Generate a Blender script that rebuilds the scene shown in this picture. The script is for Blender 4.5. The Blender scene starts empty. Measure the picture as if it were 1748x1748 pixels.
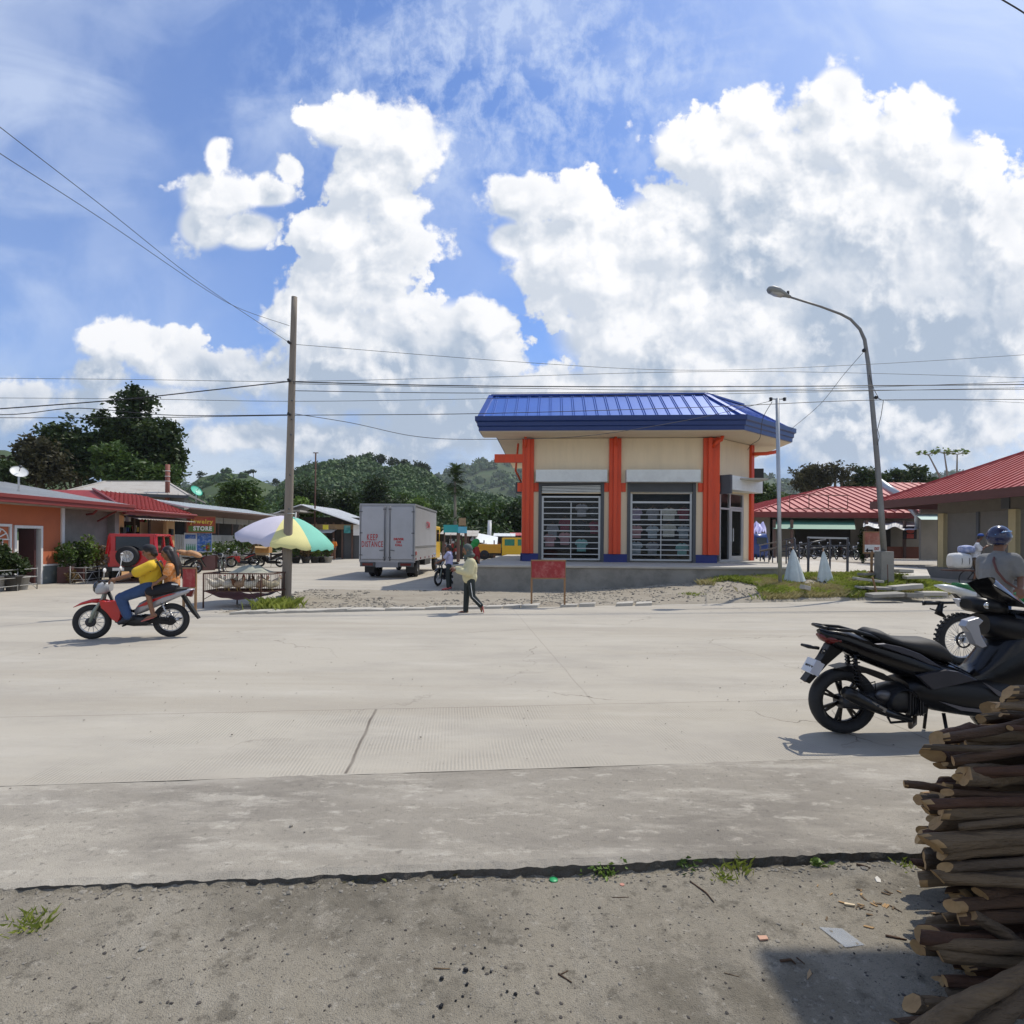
import bpy, bmesh, math, random
import numpy as np
from mathutils import Vector, Matrix, Euler, noise
PI = math.pi
C = bpy.context.scene.collection
random.seed(7)
F = 1000.0; CX = 874.0; CY = 922.0; EYE = 1.6; ROLL = math.radians(0.45)

def ray(px, py):
    u = px - CX; v = CY - py
    c, s = math.cos(ROLL), math.sin(ROLL)
    return (u*c - v*s)/F, (u*s + v*c)/F
def P(px, py, D):
    """point of the place seen at a photo pixel, D metres down the street"""
    x, z = ray(px, py)
    return Vector((x*D, D, EYE + z*D))
def G(px, py, gz=0.0):
    x, z = ray(px, py)
    D = (gz - EYE)/z
    return Vector((x*D, D, gz))
def X(px, D, py=950): return P(px, py, D).x
def Z(py, D, px=874): return P(px, py, D).z

# ------------------------------------------------------------------ materials
def nodes_of(m):
    m.use_nodes = True
    nt = m.node_tree
    return nt, nt.nodes, nt.links
def lin(c):
    """sRGB 0-255 triple to linear"""
    r = []
    for v in c:
        v = v/255.0
        r.append(v/12.92 if v <= .04045 else ((v+.055)/1.055)**2.4)
    return tuple(r)
MC = {}
def mat(name, col, rough=.6, metal=0.0, var=.12, scale=3.0, bump=.0, bscale=60.0, stain=None, samt=.3, sscale=1.2, spec=.5, coat=0.0, trans=0.0, alpha=1.0, stretch=None, sub=0.0, emit=None, two=None):
    """procedural surface: base colour broken up by two noises, optional stain colour and fine bump"""
    if name in MC: return MC[name]
    m = bpy.data.materials.new(name); nt, N, L = nodes_of(m)
    b = N['Principled BSDF']
    tc = N.new('ShaderNodeTexCoord'); src = tc.outputs['Object']
    if stretch:
        mp = N.new('ShaderNodeMapping'); mp.inputs['Scale'].default_value = stretch
        L.new(src, mp.inputs['Vector']); src = mp.outputs['Vector']
    n1 = N.new('ShaderNodeTexNoise'); n1.inputs['Scale'].default_value = scale; n1.inputs['Detail'].default_value = 7; n1.inputs['Roughness'].default_value = .65
    L.new(src, n1.inputs['Vector'])
    mr = N.new('ShaderNodeMapRange'); mr.inputs['From Min'].default_value = .25; mr.inputs['From Max'].default_value = .75
    mr.inputs['To Min'].default_value = 1-var; mr.inputs['To Max'].default_value = 1+var
    L.new(n1.outputs['Fac'], mr.inputs['Value'])
    vm = N.new('ShaderNodeVectorMath'); vm.operation = 'SCALE'; vm.inputs[0].default_value = col[:3]
    L.new(mr.outputs[0], vm.inputs['Scale'])
    out = vm.outputs[0]
    if stain:
        n2 = N.new('ShaderNodeTexNoise'); n2.inputs['Scale'].default_value = sscale; n2.inputs['Detail'].default_value = 9; n2.inputs['Roughness'].default_value = .7
        L.new(src, n2.inputs['Vector'])
        m2 = N.new('ShaderNodeMapRange'); m2.inputs['From Min'].default_value = .47; m2.inputs['From Max'].default_value = .68; m2.inputs['To Max'].default_value = samt
        L.new(n2.outputs['Fac'], m2.inputs['Value'])
        mx = N.new('ShaderNodeMix'); mx.data_type = 'RGBA'
        L.new(m2.outputs[0], mx.inputs['Factor']); L.new(out, mx.inputs[6]); mx.inputs[7].default_value = (*stain[:3], 1)
        out = mx.outputs[2]
    L.new(out, b.inputs['Base Color'])
    b.inputs['Roughness'].default_value = rough; b.inputs['Metallic'].default_value = metal
    b.inputs['Specular IOR Level'].default_value = spec
    if coat: b.inputs['Coat Weight'].default_value = coat; b.inputs['Coat Roughness'].default_value = .08
    if trans: b.inputs['Transmission Weight'].default_value = trans
    if alpha < 1: b.inputs['Alpha'].default_value = alpha
    if bump:
        n3 = N.new('ShaderNodeTexNoise'); n3.inputs['Scale'].default_value = bscale; n3.inputs['Detail'].default_value = 5
        L.new(src, n3.inputs['Vector'])
        bp = N.new('ShaderNodeBump'); bp.inputs['Strength'].default_value = bump; bp.inputs['Distance'].default_value = .02
        L.new(n3.outputs['Fac'], bp.inputs['Height']); L.new(bp.outputs[0], b.inputs['Normal'])
    MC[name] = m
    return m
def leafmat(name, c1, c2, rough=.55, scale=1.2, trans=.25):
    """leaves: colour varies from clump to clump and leaf to leaf; some light passes through"""
    if name in MC: return MC[name]
    m = bpy.data.materials.new(name); nt, N, L = nodes_of(m)
    b = N['Principled BSDF']; out = N['Material Output']
    g = N.new('ShaderNodeNewGeometry'); tc = N.new('ShaderNodeTexCoord')
    n1 = N.new('ShaderNodeTexNoise'); n1.inputs['Scale'].default_value = scale; n1.inputs['Detail'].default_value = 3
    L.new(tc.outputs['Object'], n1.inputs['Vector'])
    ad = N.new('ShaderNodeMath'); ad.operation = 'MULTIPLY_ADD'; ad.inputs[1].default_value = .45
    L.new(g.outputs['Random Per Island'], ad.inputs[0]); 
    s2 = N.new('ShaderNodeMapRange'); s2.inputs['From Min'].default_value = .3; s2.inputs['From Max'].default_value = .7; s2.inputs['To Max'].default_value = .6
    L.new(n1.outputs['Fac'], s2.inputs['Value']); L.new(s2.outputs[0], ad.inputs[2])
    mx = N.new('ShaderNodeMix'); mx.data_type = 'RGBA'; L.new(ad.outputs[0], mx.inputs['Factor'])
    mx.inputs[6].default_value = (*c1, 1); mx.inputs[7].default_value = (*c2, 1)
    L.new(mx.outputs[2], b.inputs['Base Color']); b.inputs['Roughness'].default_value = rough
    b.inputs['Specular IOR Level'].default_value = .3
    t = N.new('ShaderNodeBsdfTranslucent'); L.new(mx.outputs[2], t.inputs['Color'])
    ms = N.new('ShaderNodeMixShader'); ms.inputs[0].default_value = trans
    L.new(b.outputs[0], ms.inputs[1]); L.new(t.outputs[0], ms.inputs[2]); L.new(ms.outputs[0], out.inputs['Surface'])
    MC[name] = m
    return m

# ------------------------------------------------------------------ mesh builder
def basis(d):
    d = Vector(d).normalized()
    a = Vector((0, 0, 1)) if abs(d.z) < .9 else Vector((1, 0, 0))
    s = d.cross(a).normalized(); t = s.cross(d).normalized()
    return s, t
SPLIT = {'post', 'side_panel', 'flank_panel', 'plinth', 'downpipe', 'dado', 'goods', 'shelf_goods', 'insulator', 'lamp_holder', 'window_pane', 'swing_arm', 'upper_panel', 'doorway', 'bolt_heads', 'shutter_guide', 'fork'}
class MB:
    def pieces(self):
        par = list(range(len(self.v)))
        def fd(i):
            while par[i] != i: par[i] = par[par[i]]; i = par[i]
            return i
        for f in self.f:
            a = fd(f[0])
            for k in f[1:]: par[fd(k)] = a
        gr = {}
        for i, f in enumerate(self.f): gr.setdefault(fd(f[0]), []).append(i)
        out = []
        for fs in gr.values():
            q = MB(); mp = {}
            for i in fs:
                for k in self.f[i]:
                    if k not in mp: mp[k] = len(q.v); q.v.append(self.v[k])
                q.f.append(tuple(mp[k] for k in self.f[i])); q.m.append(self.m[i]); q.sm.append(self.sm[i])
            out.append(q)
        return out
    def __init__(self): self.v = []; self.f = []; self.m = []; self.sm = []
    def add(self, vs, fs, mi=0, smooth=False):
        o = len(self.v); self.v += [tuple(p) for p in vs]
        for f in fs: self.f.append(tuple(i+o for i in f)); self.m.append(mi); self.sm.append(smooth)
        return self
    def box(self, x0, x1, y0, y1, z0, z1, mi=0, mtx=None):
        vs = [Vector((x, y, z)) for z in (z0, z1) for y in (y0, y1) for x in (x0, x1)]
        if mtx: vs = [mtx @ p for p in vs]
        return self.add(vs, [(0, 2, 3, 1), (4, 5, 7, 6), (0, 1, 5, 4), (2, 6, 7, 3), (0, 4, 6, 2), (1, 3, 7, 5)], mi)
    def cbox(self, c, s, mi=0, rot=(0, 0, 0)):
        m = Matrix.Translation(c) @ Euler(rot).to_matrix().to_4x4()
        return self.box(-s[0]/2, s[0]/2, -s[1]/2, s[1]/2, -s[2]/2, s[2]/2, mi, m)
    def bar(self, a, b, w, h, mi=0, up=(0, 0, 1)):
        """box section from a to b"""
        a = Vector(a); b = Vector(b); d = (b-a).normalized(); up = Vector(up)
        s = d.cross(up)
        if s.length < 1e-4: s = d.cross(Vector((0, 1, 0)))
        s.normalize(); t = s.cross(d)
        vs = []
        for p in (a, b):
            for i, j in ((-1, -1), (1, -1), (1, 1), (-1, 1)): vs.append(p + s*i*w/2 + t*j*h/2)
        return self.add(vs, [(0, 1, 2, 3), (7, 6, 5, 4), (0, 4, 5, 1), (1, 5, 6, 2), (2, 6, 7, 3), (3, 7, 4, 0)], mi)
    def tube(self, pts, r, n=8, mi=0, cap=True, smooth=True, sq=1.0):
        pts = [Vector(p) for p in pts]
        rs = r if isinstance(r, (list, tuple)) else [r]*len(pts)
        vs = []; s = None
        for i, p in enumerate(pts):
            d = (pts[min(i+1, len(pts)-1)] - pts[max(i-1, 0)])
            if d.length < 1e-9: d = Vector((0, 0, 1))
            d.normalize()
            if s is None: s, t = basis(d)
            else:
                s = (s - d*s.dot(d))
                if s.length < 1e-6: s, t = basis(d)
                s.normalize(); t = s.cross(d).normalized()
            for k in range(n):
                a = 2*PI*k/n; vs.append(p + s*math.cos(a)*rs[i] + t*math.sin(a)*rs[i]*sq)
        fs = []
        for i in range(len(pts)-1):
            for k in range(n):
                k2 = (k+1) % n; fs.append((i*n+k, i*n+k2, (i+1)*n+k2, (i+1)*n+k))
        self.add(vs, fs, mi, smooth)
        if cap:
            o = len(self.v) - len(vs)
            self.f.append(tuple(o+k for k in reversed(range(n)))); self.m.append(mi); self.sm.append(False)
            self.f.append(tuple(o+(len(pts)-1)*n+k for k in range(n))); self.m.append(mi); self.sm.append(False)
        return self
    def ball(self, c, r, mi=0, n=12, m=8, rot=None, smooth=True):
        r = (r, r, r) if isinstance(r, (int, float)) else r
        R = Euler(rot).to_matrix() if rot else Matrix.Identity(3)
        vs = [Vector((0, 0, -1))]
        for j in range(1, m):
            ph = -PI/2 + PI*j/m
            for i in range(n):
                a = 2*PI*i/n; vs.append(Vector((math.cos(a)*math.cos(ph), math.sin(a)*math.cos(ph), math.sin(ph))))
        vs.append(Vector((0, 0, 1)))
        fs = [(0, 1+(i+1) % n, 1+i) for i in range(n)]
        for j in range(m-2):
            for i in range(n):
                a = 1+j*n; fs.append((a+i, a+(i+1) % n, a+n+(i+1) % n, a+n+i))
        a = 1+(m-2)*n; fs += [(a+i, a+(i+1) % n, len(vs)-1) for i in range(n)]
        vs = [Vector(c) + R @ Vector((p.x*r[0], p.y*r[1], p.z*r[2])) for p in vs]
        return self.add(vs, fs, mi, smooth)
    def prism(self, poly, t0, t1, axis='y', mi=0, smooth=False, taper=None):
        """extrude a 2-D outline; axis y: outline in x-z; z: x-y; x: y-z"""
        def mk(a, b, t):
            return (a, t, b) if axis == 'y' else ((a, b, t) if axis == 'z' else (t, a, b))
        n = len(poly)
        cx = sum(p[0] for p in poly)/n; cy = sum(p[1] for p in poly)/n
        vs = [mk(a, b, t0) for a, b in poly]
        if taper: vs += [mk(cx+(a-cx)*taper, cy+(b-cy)*taper, t1) for a, b in poly]
        else: vs += [mk(a, b, t1) for a, b in poly]
        fs = [tuple(reversed(range(n))), tuple(range(n, 2*n))] + [(i, (i+1) % n, n+(i+1) % n, n+i) for i in range(n)]
        return self.add(vs, fs, mi, smooth)
    def lathe(self, prof, c=(0, 0, 0), n=16, axis='z', mi=0, smooth=True):
        """profile of (radius, height) about an axis"""
        vs = []
        for r, h in prof:
            for k in range(n):
                a = 2*PI*k/n; x, y = r*math.cos(a), r*math.sin(a)
                p = (x, y, h) if axis == 'z' else ((x, h, y) if axis == 'y' else (h, x, y))
                vs.append(Vector(c)+Vector(p))
        fs = []
        for i in range(len(prof)-1):
            for k in range(n): fs.append((i*n+k, i*n+(k+1) % n, (i+1)*n+(k+1) % n, (i+1)*n+k))
        return self.add(vs, fs, mi, smooth)
    def torus(self, c, R, r, n=28, m=8, axis='y', mi=0, sx=1.0, prof=None):
        vs = []; pr = prof or [(r*math.cos(2*PI*j/m), sx*r*math.sin(2*PI*j/m)) for j in range(m)]
        m = len(pr)
        for i in range(n):
            a = 2*PI*i/n
            for dr, dh in pr:
                x, y = (R+dr)*math.cos(a), (R+dr)*math.sin(a)
                p = (x, dh, y) if axis == 'y' else ((dh, x, y) if axis == 'x' else (x, y, dh))
                vs.append(Vector(c)+Vector(p))
        fs = [(i*m+j, ((i+1) % n)*m+j, ((i+1) % n)*m+(j+1) % m, i*m+(j+1) % m) for i in range(n) for j in range(m)]
        return self.add(vs, fs, mi, True)
    def build(self, name, mats, parent=None, bevel=0, loc=None, rotz=None, keep=False):
        if name in SPLIT and parent:
            ps = self.pieces()
            if len(ps) > 1:
                for q in ps: r = q.build(name, mats, parent, bevel, loc, rotz, True)
                return r
        me = bpy.data.meshes.new(name); me.from_pydata(self.v, [], self.f)
        for mm in (mats if isinstance(mats, (list, tuple)) else [mats]): me.materials.append(mm)
        me.polygons.foreach_set('material_index', self.m); me.polygons.foreach_set('use_smooth', self.sm)
        bm = bmesh.new(); bm.from_mesh(me); bmesh.ops.recalc_face_normals(bm, faces=bm.faces)
        if bevel:
            es = [e for e in bm.edges if len(e.link_faces) == 2 and e.calc_face_angle(0) > .6]
            bmesh.ops.bevel(bm, geom=es, offset=bevel, segments=1 if bevel < .006 else 2, profile=.6, affect='EDGES', clamp_overlap=True)
        bm.to_mesh(me); bm.free(); me.update()
        o = bpy.data.objects.new(name, me); C.objects.link(o)
        if parent: o.parent = parent
        if loc is not None: o.location = loc
        if rotz is not None: o.rotation_euler.z = rotz
        return o
def tag(o, label, cat, group=None):
    o['label'] = label; o['category'] = cat
    if group: o['group'] = group
    return o
def struct(o): o['kind'] = 'structure'; return o
def stuff(o, label=None, cat=None):
    o['kind'] = 'stuff'
    if label: o['label'] = label; o['category'] = cat
    return o
def thing(name, label, cat, loc=(0, 0, 0), rotz=0, group=None, rot=None):
    o = bpy.data.objects.new(name, None); C.objects.link(o)
    o.empty_display_size = .2
    o.location = loc; o.rotation_euler = rot or (0, 0, rotz)
    return tag(o, label, cat, group)
def one(mb, name, mats, label, cat, group=None, **k):
    return tag(mb.build(name, mats, **k), label, cat, group)
def dup(root, loc, rotz=0, label=None, scale=None):
    def cp(o, par):
        c = o.copy(); C.objects.link(c); c.parent = par
        for ch in o.children: cp(ch, c)
        return c
    r = cp(root, None); r.location = loc; r.rotation_euler = (0, 0, rotz)
    if scale: r.scale = (scale,)*3 if isinstance(scale, (int, float)) else scale
    if label: r['label'] = label
    return r
def arrmesh(name, V, Fq, mats, parent=None, mi=None, smooth=False):
    """fast mesh from numpy vertex array and quad index array"""
    me = bpy.data.meshes.new(name)
    V = np.asarray(V, dtype=np.float32); Fq = np.asarray(Fq, dtype=np.int32)
    k = Fq.shape[1]
    me.vertices.add(len(V)); me.vertices.foreach_set('co', V.ravel())
    me.loops.add(Fq.size); me.loops.foreach_set('vertex_index', Fq.ravel())
    me.polygons.add(len(Fq)); me.polygons.foreach_set('loop_start', np.arange(0, Fq.size, k, dtype=np.int32))
    me.polygons.foreach_set('loop_total', np.full(len(Fq), k, dtype=np.int32))
    for mm in (mats if isinstance(mats, (list, tuple)) else [mats]): me.materials.append(mm)
    if mi is not None: me.polygons.foreach_set('material_index', np.asarray(mi, dtype=np.int32))
    me.polygons.foreach_set('use_smooth', [smooth]*len(Fq))
    me.update(calc_edges=True); me.validate()
    o = bpy.data.objects.new(name, me); C.objects.link(o)
    if parent: o.parent = parent
    return o
def leaf_cards(R, centers, size, flat=0.0, aspect=.55, droop=0.0):
    """leaf-shaped quads (folded diamonds) at the given centres with random turn"""
    n = len(centers)
    d = R.normal(size=(n, 3)); d[:, 2] = d[:, 2]*(1-flat) - droop; d /= np.linalg.norm(d, axis=1)[:, None]
    e = R.normal(size=(n, 3)); e -= (e*d).sum(1)[:, None]*d; e /= np.linalg.norm(e, axis=1)[:, None]
    s = (size*(.6+.8*R.random(n)))[:, None]
    nn = np.cross(d, e)
    V = np.stack([centers-d*s*.5, centers+e*s*aspect*.5+nn*s*.08, centers+d*s*.5, centers-e*s*aspect*.5+nn*s*.08], 1).reshape(-1, 3)
    return V, np.arange(4*n).reshape(n, 4)
def text(body, size, name, material, parent=None, loc=(0, 0, 0), rot=(PI/2, 0, 0), sx=1.0, bold=0.0, depth=.004, align='CENTER'):
    cu = bpy.data.curves.new(name, 'FONT'); cu.body = body; cu.size = size; cu.align_x = align; cu.align_y = 'CENTER'
    cu.offset = bold; cu.space_character = 1.18; cu.extrude = depth/2; cu.resolution_u = 3
    o = bpy.data.objects.new(name, cu); C.objects.link(o); bpy.context.view_layer.update()
    me = bpy.data.meshes.new_from_object(o.evaluated_get(bpy.context.evaluated_depsgraph_get()))
    bpy.data.objects.remove(o); me.name = name; me.materials.clear(); me.materials.append(material)
    r = bpy.data.objects.new(name, me); C.objects.link(r); r.parent = parent
    r.location = loc; r.rotation_euler = rot; r.scale = (sx, 1, 1)
    return r
def remeshed(mb, name, mats, parent=None, voxel=.012, smooth=3, colorfn=None, sub=0):
    """fuse overlapping shapes into one continuous skin; material of each face from colorfn(centre)"""
    o = mb.build('tmp', mats[0]); md = o.modifiers.new('r', 'REMESH'); md.mode = 'VOXEL'; md.voxel_size = voxel
    if smooth:
        s = o.modifiers.new('s', 'SMOOTH'); s.iterations = smooth; s.factor = .5
    bpy.context.view_layer.update()
    me = bpy.data.meshes.new_from_object(o.evaluated_get(bpy.context.evaluated_depsgraph_get()))
    bpy.data.objects.remove(o); me.name = name
    me.materials.clear()
    for mm in mats: me.materials.append(mm)
    for p in me.polygons:
        p.use_smooth = True
        p.material_index = colorfn(p.center) if colorfn else 0
    r = bpy.data.objects.new(name, me); C.objects.link(r)
    if parent: r.parent = parent
    return r
# ------------------------------------------------------------------ camera, sun, sky
sc = bpy.context.scene
cam = bpy.data.cameras.new('camera'); co = bpy.data.objects.new('camera', cam); C.objects.link(co)
cam.sensor_width = 36; cam.sensor_fit = 'HORIZONTAL'; cam.lens = 36*F/1748
cam.shift_y = (CY-874)/1748; cam.clip_end = 6000; cam.clip_start = .05
co.matrix_world = Matrix.Translation((0, 0, EYE)) @ Matrix.Rotation(PI/2, 4, 'X') @ Matrix.Rotation(ROLL, 4, 'Z')
sc.camera = co
sc.cycles.max_bounces = 5; sc.cycles.diffuse_bounces = 2; sc.cycles.glossy_bounces = 3; sc.cycles.volume_bounces = 0; sc.cycles.transparent_max_bounces = 8
sc.view_settings.view_transform = 'Standard'; sc.view_settings.look = 'None'; sc.view_settings.gamma = 1
sc.view_settings.exposure = 0.0
SUNV = Vector((.47, .43, 1.0)).normalized()     # towards the sun
sl = bpy.data.lights.new('sun', 'SUN'); sl.energy = 3.9; sl.angle = math.radians(.53); sl.color = (1, .94, .84)
so = bpy.data.objects.new('sun', sl); C.objects.link(so)
so.rotation_euler = (-SUNV).to_track_quat('-Z', 'Y').to_euler()
w = bpy.data.worlds.new('World'); sc.world = w; w.use_nodes = True
nt = w.node_tree; N = nt.nodes; L = nt.links
bg = N['Background']; bg.inputs['Strength'].default_value = .1
def nd(t, **k):
    n = N.new(t)
    for a, v in k.items(): setattr(n, a, v)
    return n
def setin(n, i, v):
    if hasattr(v, 'is_output') or isinstance(v, bpy.types.NodeSocket): L.new(v, n.inputs[i])
    else: n.inputs[i].default_value = v
def mth(op, a, b=0.0, c=None, clamp=False):
    n = nd('ShaderNodeMath', operation=op, use_clamp=clamp); setin(n, 0, a); setin(n, 1, b)
    if c is not None: setin(n, 2, c)
    return n.outputs[0]
def vm(op, a, b=(0, 0, 0)):
    n = nd('ShaderNodeVectorMath', operation=op); setin(n, 0, a)
    if op == 'SCALE': setin(n, 'Scale', b)
    elif op != 'LENGTH': setin(n, 1, b)
    return n.outputs['Value'] if op in ('LENGTH', 'DOT_PRODUCT') else n.outputs[0]
def mrange(x, a, b, c=0.0, d=1.0, smooth=False):
    n = nd('ShaderNodeMapRange'); n.interpolation_type = 'SMOOTHSTEP' if smooth else 'LINEAR'
    setin(n, 0, x); setin(n, 1, a); setin(n, 2, b); setin(n, 3, c); setin(n, 4, d); return n.outputs[0]
def mixc(f, a, b):
    n = nd('ShaderNodeMix', data_type='RGBA'); setin(n, 0, f)
    setin(n, 6, a if not isinstance(a, tuple) else (*a, 1)); setin(n, 7, b if not isinstance(b, tuple) else (*b, 1))
    return n.outputs[2]
def noi(vec, scale, detail=6, rough=.55, dist=0.0):
    n = nd('ShaderNodeTexNoise', noise_dimensions='2D'); setin(n, 'Vector', vec); n.inputs['Scale'].default_value = scale
    n.inputs['Detail'].default_value = detail; n.inputs['Roughness'].default_value = rough; n.inputs['Distortion'].default_value = dist
    return n.outputs['Fac']
sky = nd('ShaderNodeTexSky', sky_type='NISHITA'); sky.sun_disc = False
sky.sun_elevation = math.asin(SUNV.z); sky.sun_rotation = math.atan2(SUNV.x, SUNV.y)
sky.air_density = 1.0; sky.dust_density = .6; sky.ozone_density = 2.2; sky.altitude = 200
tc = nd('ShaderNodeTexCoord'); sep = nd('ShaderNodeSeparateXYZ'); L.new(tc.outputs['Generated'], sep.inputs[0])
ya = mth('MAXIMUM', mth('ABSOLUTE', sep.outputs[1]), .12)
U = mth('DIVIDE', sep.outputs[0], ya); W = mth('DIVIDE', sep.outputs[2], ya)
cmb = nd('ShaderNodeCombineXYZ'); L.new(U, cmb.inputs[0]); L.new(W, cmb.inputs[1])
P0 = cmb.outputs[0]
# where the clouds stand: (photo x, photo y, half width, half height)
BL = [(650,235,95,62),(590,215,85,50),(705,255,62,75),(640,300,95,75),(668,360,62,48),(540,200,50,28),
 (375,335,85,52),(455,330,70,30),(350,385,60,55),(425,395,70,42),(370,265,26,40),(495,290,22,28),
 (575,400,95,62),(660,430,95,70),(610,480,130,75),(700,570,150,85),(800,560,70,62),(560,560,110,70),(800,620,120,70),
 (905,345,75,52),(985,345,75,60),(880,410,60,40),(970,430,130,85),(1040,480,150,110),(1150,400,140,105),(1180,250,85,62),(1275,195,62,52),
 (1220,260,100,80),(1330,300,130,120),(1430,160,58,62),(1440,230,100,90),(1550,250,110,95),(1640,300,95,80),(1690,390,120,110),
 (1500,380,220,160),(1300,430,200,130),(1100,570,200,110),(1350,560,220,110),(1600,520,230,150),(1200,640,200,60),(1500,640,220,80),(1720,560,130,120),
 (200,585,72,45),(265,600,75,48),(330,635,90,38),(430,640,55,22),(170,640,60,35),(25,690,85,42),(510,540,60,32),(600,590,60,40), (620,650,260,75), (1000,690,330,80), (1500,720,330,90), (250,690,200,40), (1150,720,260,60), (760,730,150,50), (1600,745,200,28), (1440,500,190,130), (1330,360,90,80), (1180,520,130,90), (1640,640,160,70),
 (560,755,110,38),(430,745,110,30),(660,780,90,20),(1170,610,60,28),(300,690,160,30)]
def blobs(Pv):
    acc = None
    for (bx, by, rx, ry) in BL:
        x, z = ray(bx, by); n = nd('ShaderNodeVectorMath', operation='MULTIPLY_ADD'); setin(n, 0, Pv)
        n.inputs[1].default_value = (F/rx, F/ry, 0); n.inputs[2].default_value = (-x*F/rx, -z*F/ry, 0)
        l = vm('LENGTH', n.outputs[0])
        acc = l if acc is None else mth('SMOOTH_MIN', acc, l, .25)
    return mth('SUBTRACT', 1.0, mth('MINIMUM', acc, 2.1))
def billow(Pv):
    # billows at three sizes
    def bil(vec, s, a):
        v = nd('ShaderNodeTexVoronoi', feature='F1', voronoi_dimensions='2D')
        setin(v, 'Vector', vec); v.inputs['Scale'].default_value = s
        return mth('MULTIPLY_ADD', v.outputs['Distance'], -a, a*.5)
    wob = nd('ShaderNodeTexNoise', noise_dimensions='2D'); setin(wob, 'Vector', Pv); wob.inputs['Scale'].default_value = 9; wob.inputs['Detail'].default_value = 3
    pw = vm('ADD', Pv, vm('SCALE', vm('SUBTRACT', wob.outputs['Color'], (.5, .5, .5)), .07))
    n = mth('ADD', bil(pw, 9.0, .75), bil(pw, 21.0, .5))
    n = mth('ADD', n, bil(pw, 48.0, .22))
    n = mth('ADD', n, mth('MULTIPLY_ADD', noi(Pv, 34, 5, .62), 1.0, -.5))
    n = mth('ADD', n, mth('MULTIPLY_ADD', noi(Pv, 7, 3, .5), 1.5, -.75))
    return mth('MULTIPLY', n, .72)
b0 = blobs(P0); n0 = billow(P0)
wsp = mrange(vm('LENGTH', vm('MULTIPLY', vm('SUBTRACT', P0, (-.47, .57, 0)), (5.5, 6.5, 0))), .3, 1.1, -.17, 0, True)
f0 = mth('ADD', mth('ADD', b0, n0), wsp)
f1 = mth('ADD', blobs(vm('ADD', P0, (.03, .05, 0))), billow(vm('ADD', P0, (.013, .024, 0))))
alpha = mth('MULTIPLY', mrange(f0, mrange(W, .12, .34, -.3, .04), mrange(W, .12, .34, .5, mth('MULTIPLY_ADD', noi(P0, 5, 3, .5), .8, -.08)), smooth=True), mrange(W, .03, .16, .0, 1.0, True))
alpha = mth('MAXIMUM', alpha, mth('MULTIPLY', mrange(b0, .12, .42, 0, 1, True), mrange(W, .05, .16, .0, 1.0, True)))
lit = mrange(mth('SUBTRACT', f0, f1), -.42, .34)              # facing the sun or turned from it
depth = mrange(mth('MULTIPLY_ADD', mth('SUBTRACT', n0, .0), -.25, noi(P0, 3.6, 6, .56, .4)), .38, .66, 0, 1, True)
low = mrange(W, .10, .46, 1, 0, True)                          # bases nearer the horizon are greyer
core = mrange(f0, .08, 1.0, .0, 1.0, True)
grey = mth('MULTIPLY', depth, mth('ADD', mth('MULTIPLY', core, .72), mth('MULTIPLY', low, .65)))
grey = mth('ADD', grey, mth('MULTIPLY', low, .16))
grey = mth('ADD', grey, mth('MULTIPLY', mth('SUBTRACT', 1.0, lit), .62), clamp=True)
ccol = mixc(grey, (10.4, 10.4, 10.5), (4.3, 5.2, 6.5))
# thin high veil and ripples
ps = vm('MULTIPLY', P0, (1.0, 1.9, 1)); 
veil = mth('MULTIPLY', mrange(noi(ps, 2.6, 7, .55, .6), .43, .70, 0, 1, True), mrange(W, .2, .7, .35, 1.0))
rip = mth('MULTIPLY', mrange(noi(vm('MULTIPLY', vm('ADD', P0, (0, 0, 0)), (1.3, 1.0, 1)), 16, 8, .66, .15), .42, .68, 0, .85), mrange(vm('LENGTH', vm('MULTIPLY', vm('SUBTRACT', P0, (-.02, .79, 0)), (2.2, 4.0, 0))), .2, 1.25, 1, 0, True))
lft = mth('MULTIPLY', mrange(U, -.95, -.2, .62, 0, True), mrange(noi(P0, 3.2, 6, .6), .35, .62, .35, 1, True))
rgt = mth('MULTIPLY', mrange(U, -.1, .9, 0, .6, True), mrange(W, .45, .85, 0, 1, True))
ths = mth('ADD', mth('MULTIPLY', veil, .52), mth('ADD', rip, mth('ADD', rgt, lft)), clamp=True)
hz = mrange(W, .05, .36, .92, 0, True)                            # milky air and layer cloud near the horizon
hcl = mrange(noi(vm('MULTIPLY', P0, (1, 2.6, 1)), 3.3, 7, .6), .38, .62, 0, 1, True)
hcol = mixc(hcl, (2.7, 3.7, 5.4), (6.2, 7.0, 7.9))
base = vm('MULTIPLY', sky.outputs[0], (.92, 1.18, 1.62))
skyc = mixc(mth('MULTIPLY', ths, .62), base, (7.4, 8.4, 10.2))
skyc = mixc(hz, skyc, hcol)
L.new(mixc(alpha, skyc, ccol), bg.inputs['Color'])
w.cycles.sampling_method = 'MANUAL'; w.cycles.sample_map_resolution = 512
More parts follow.
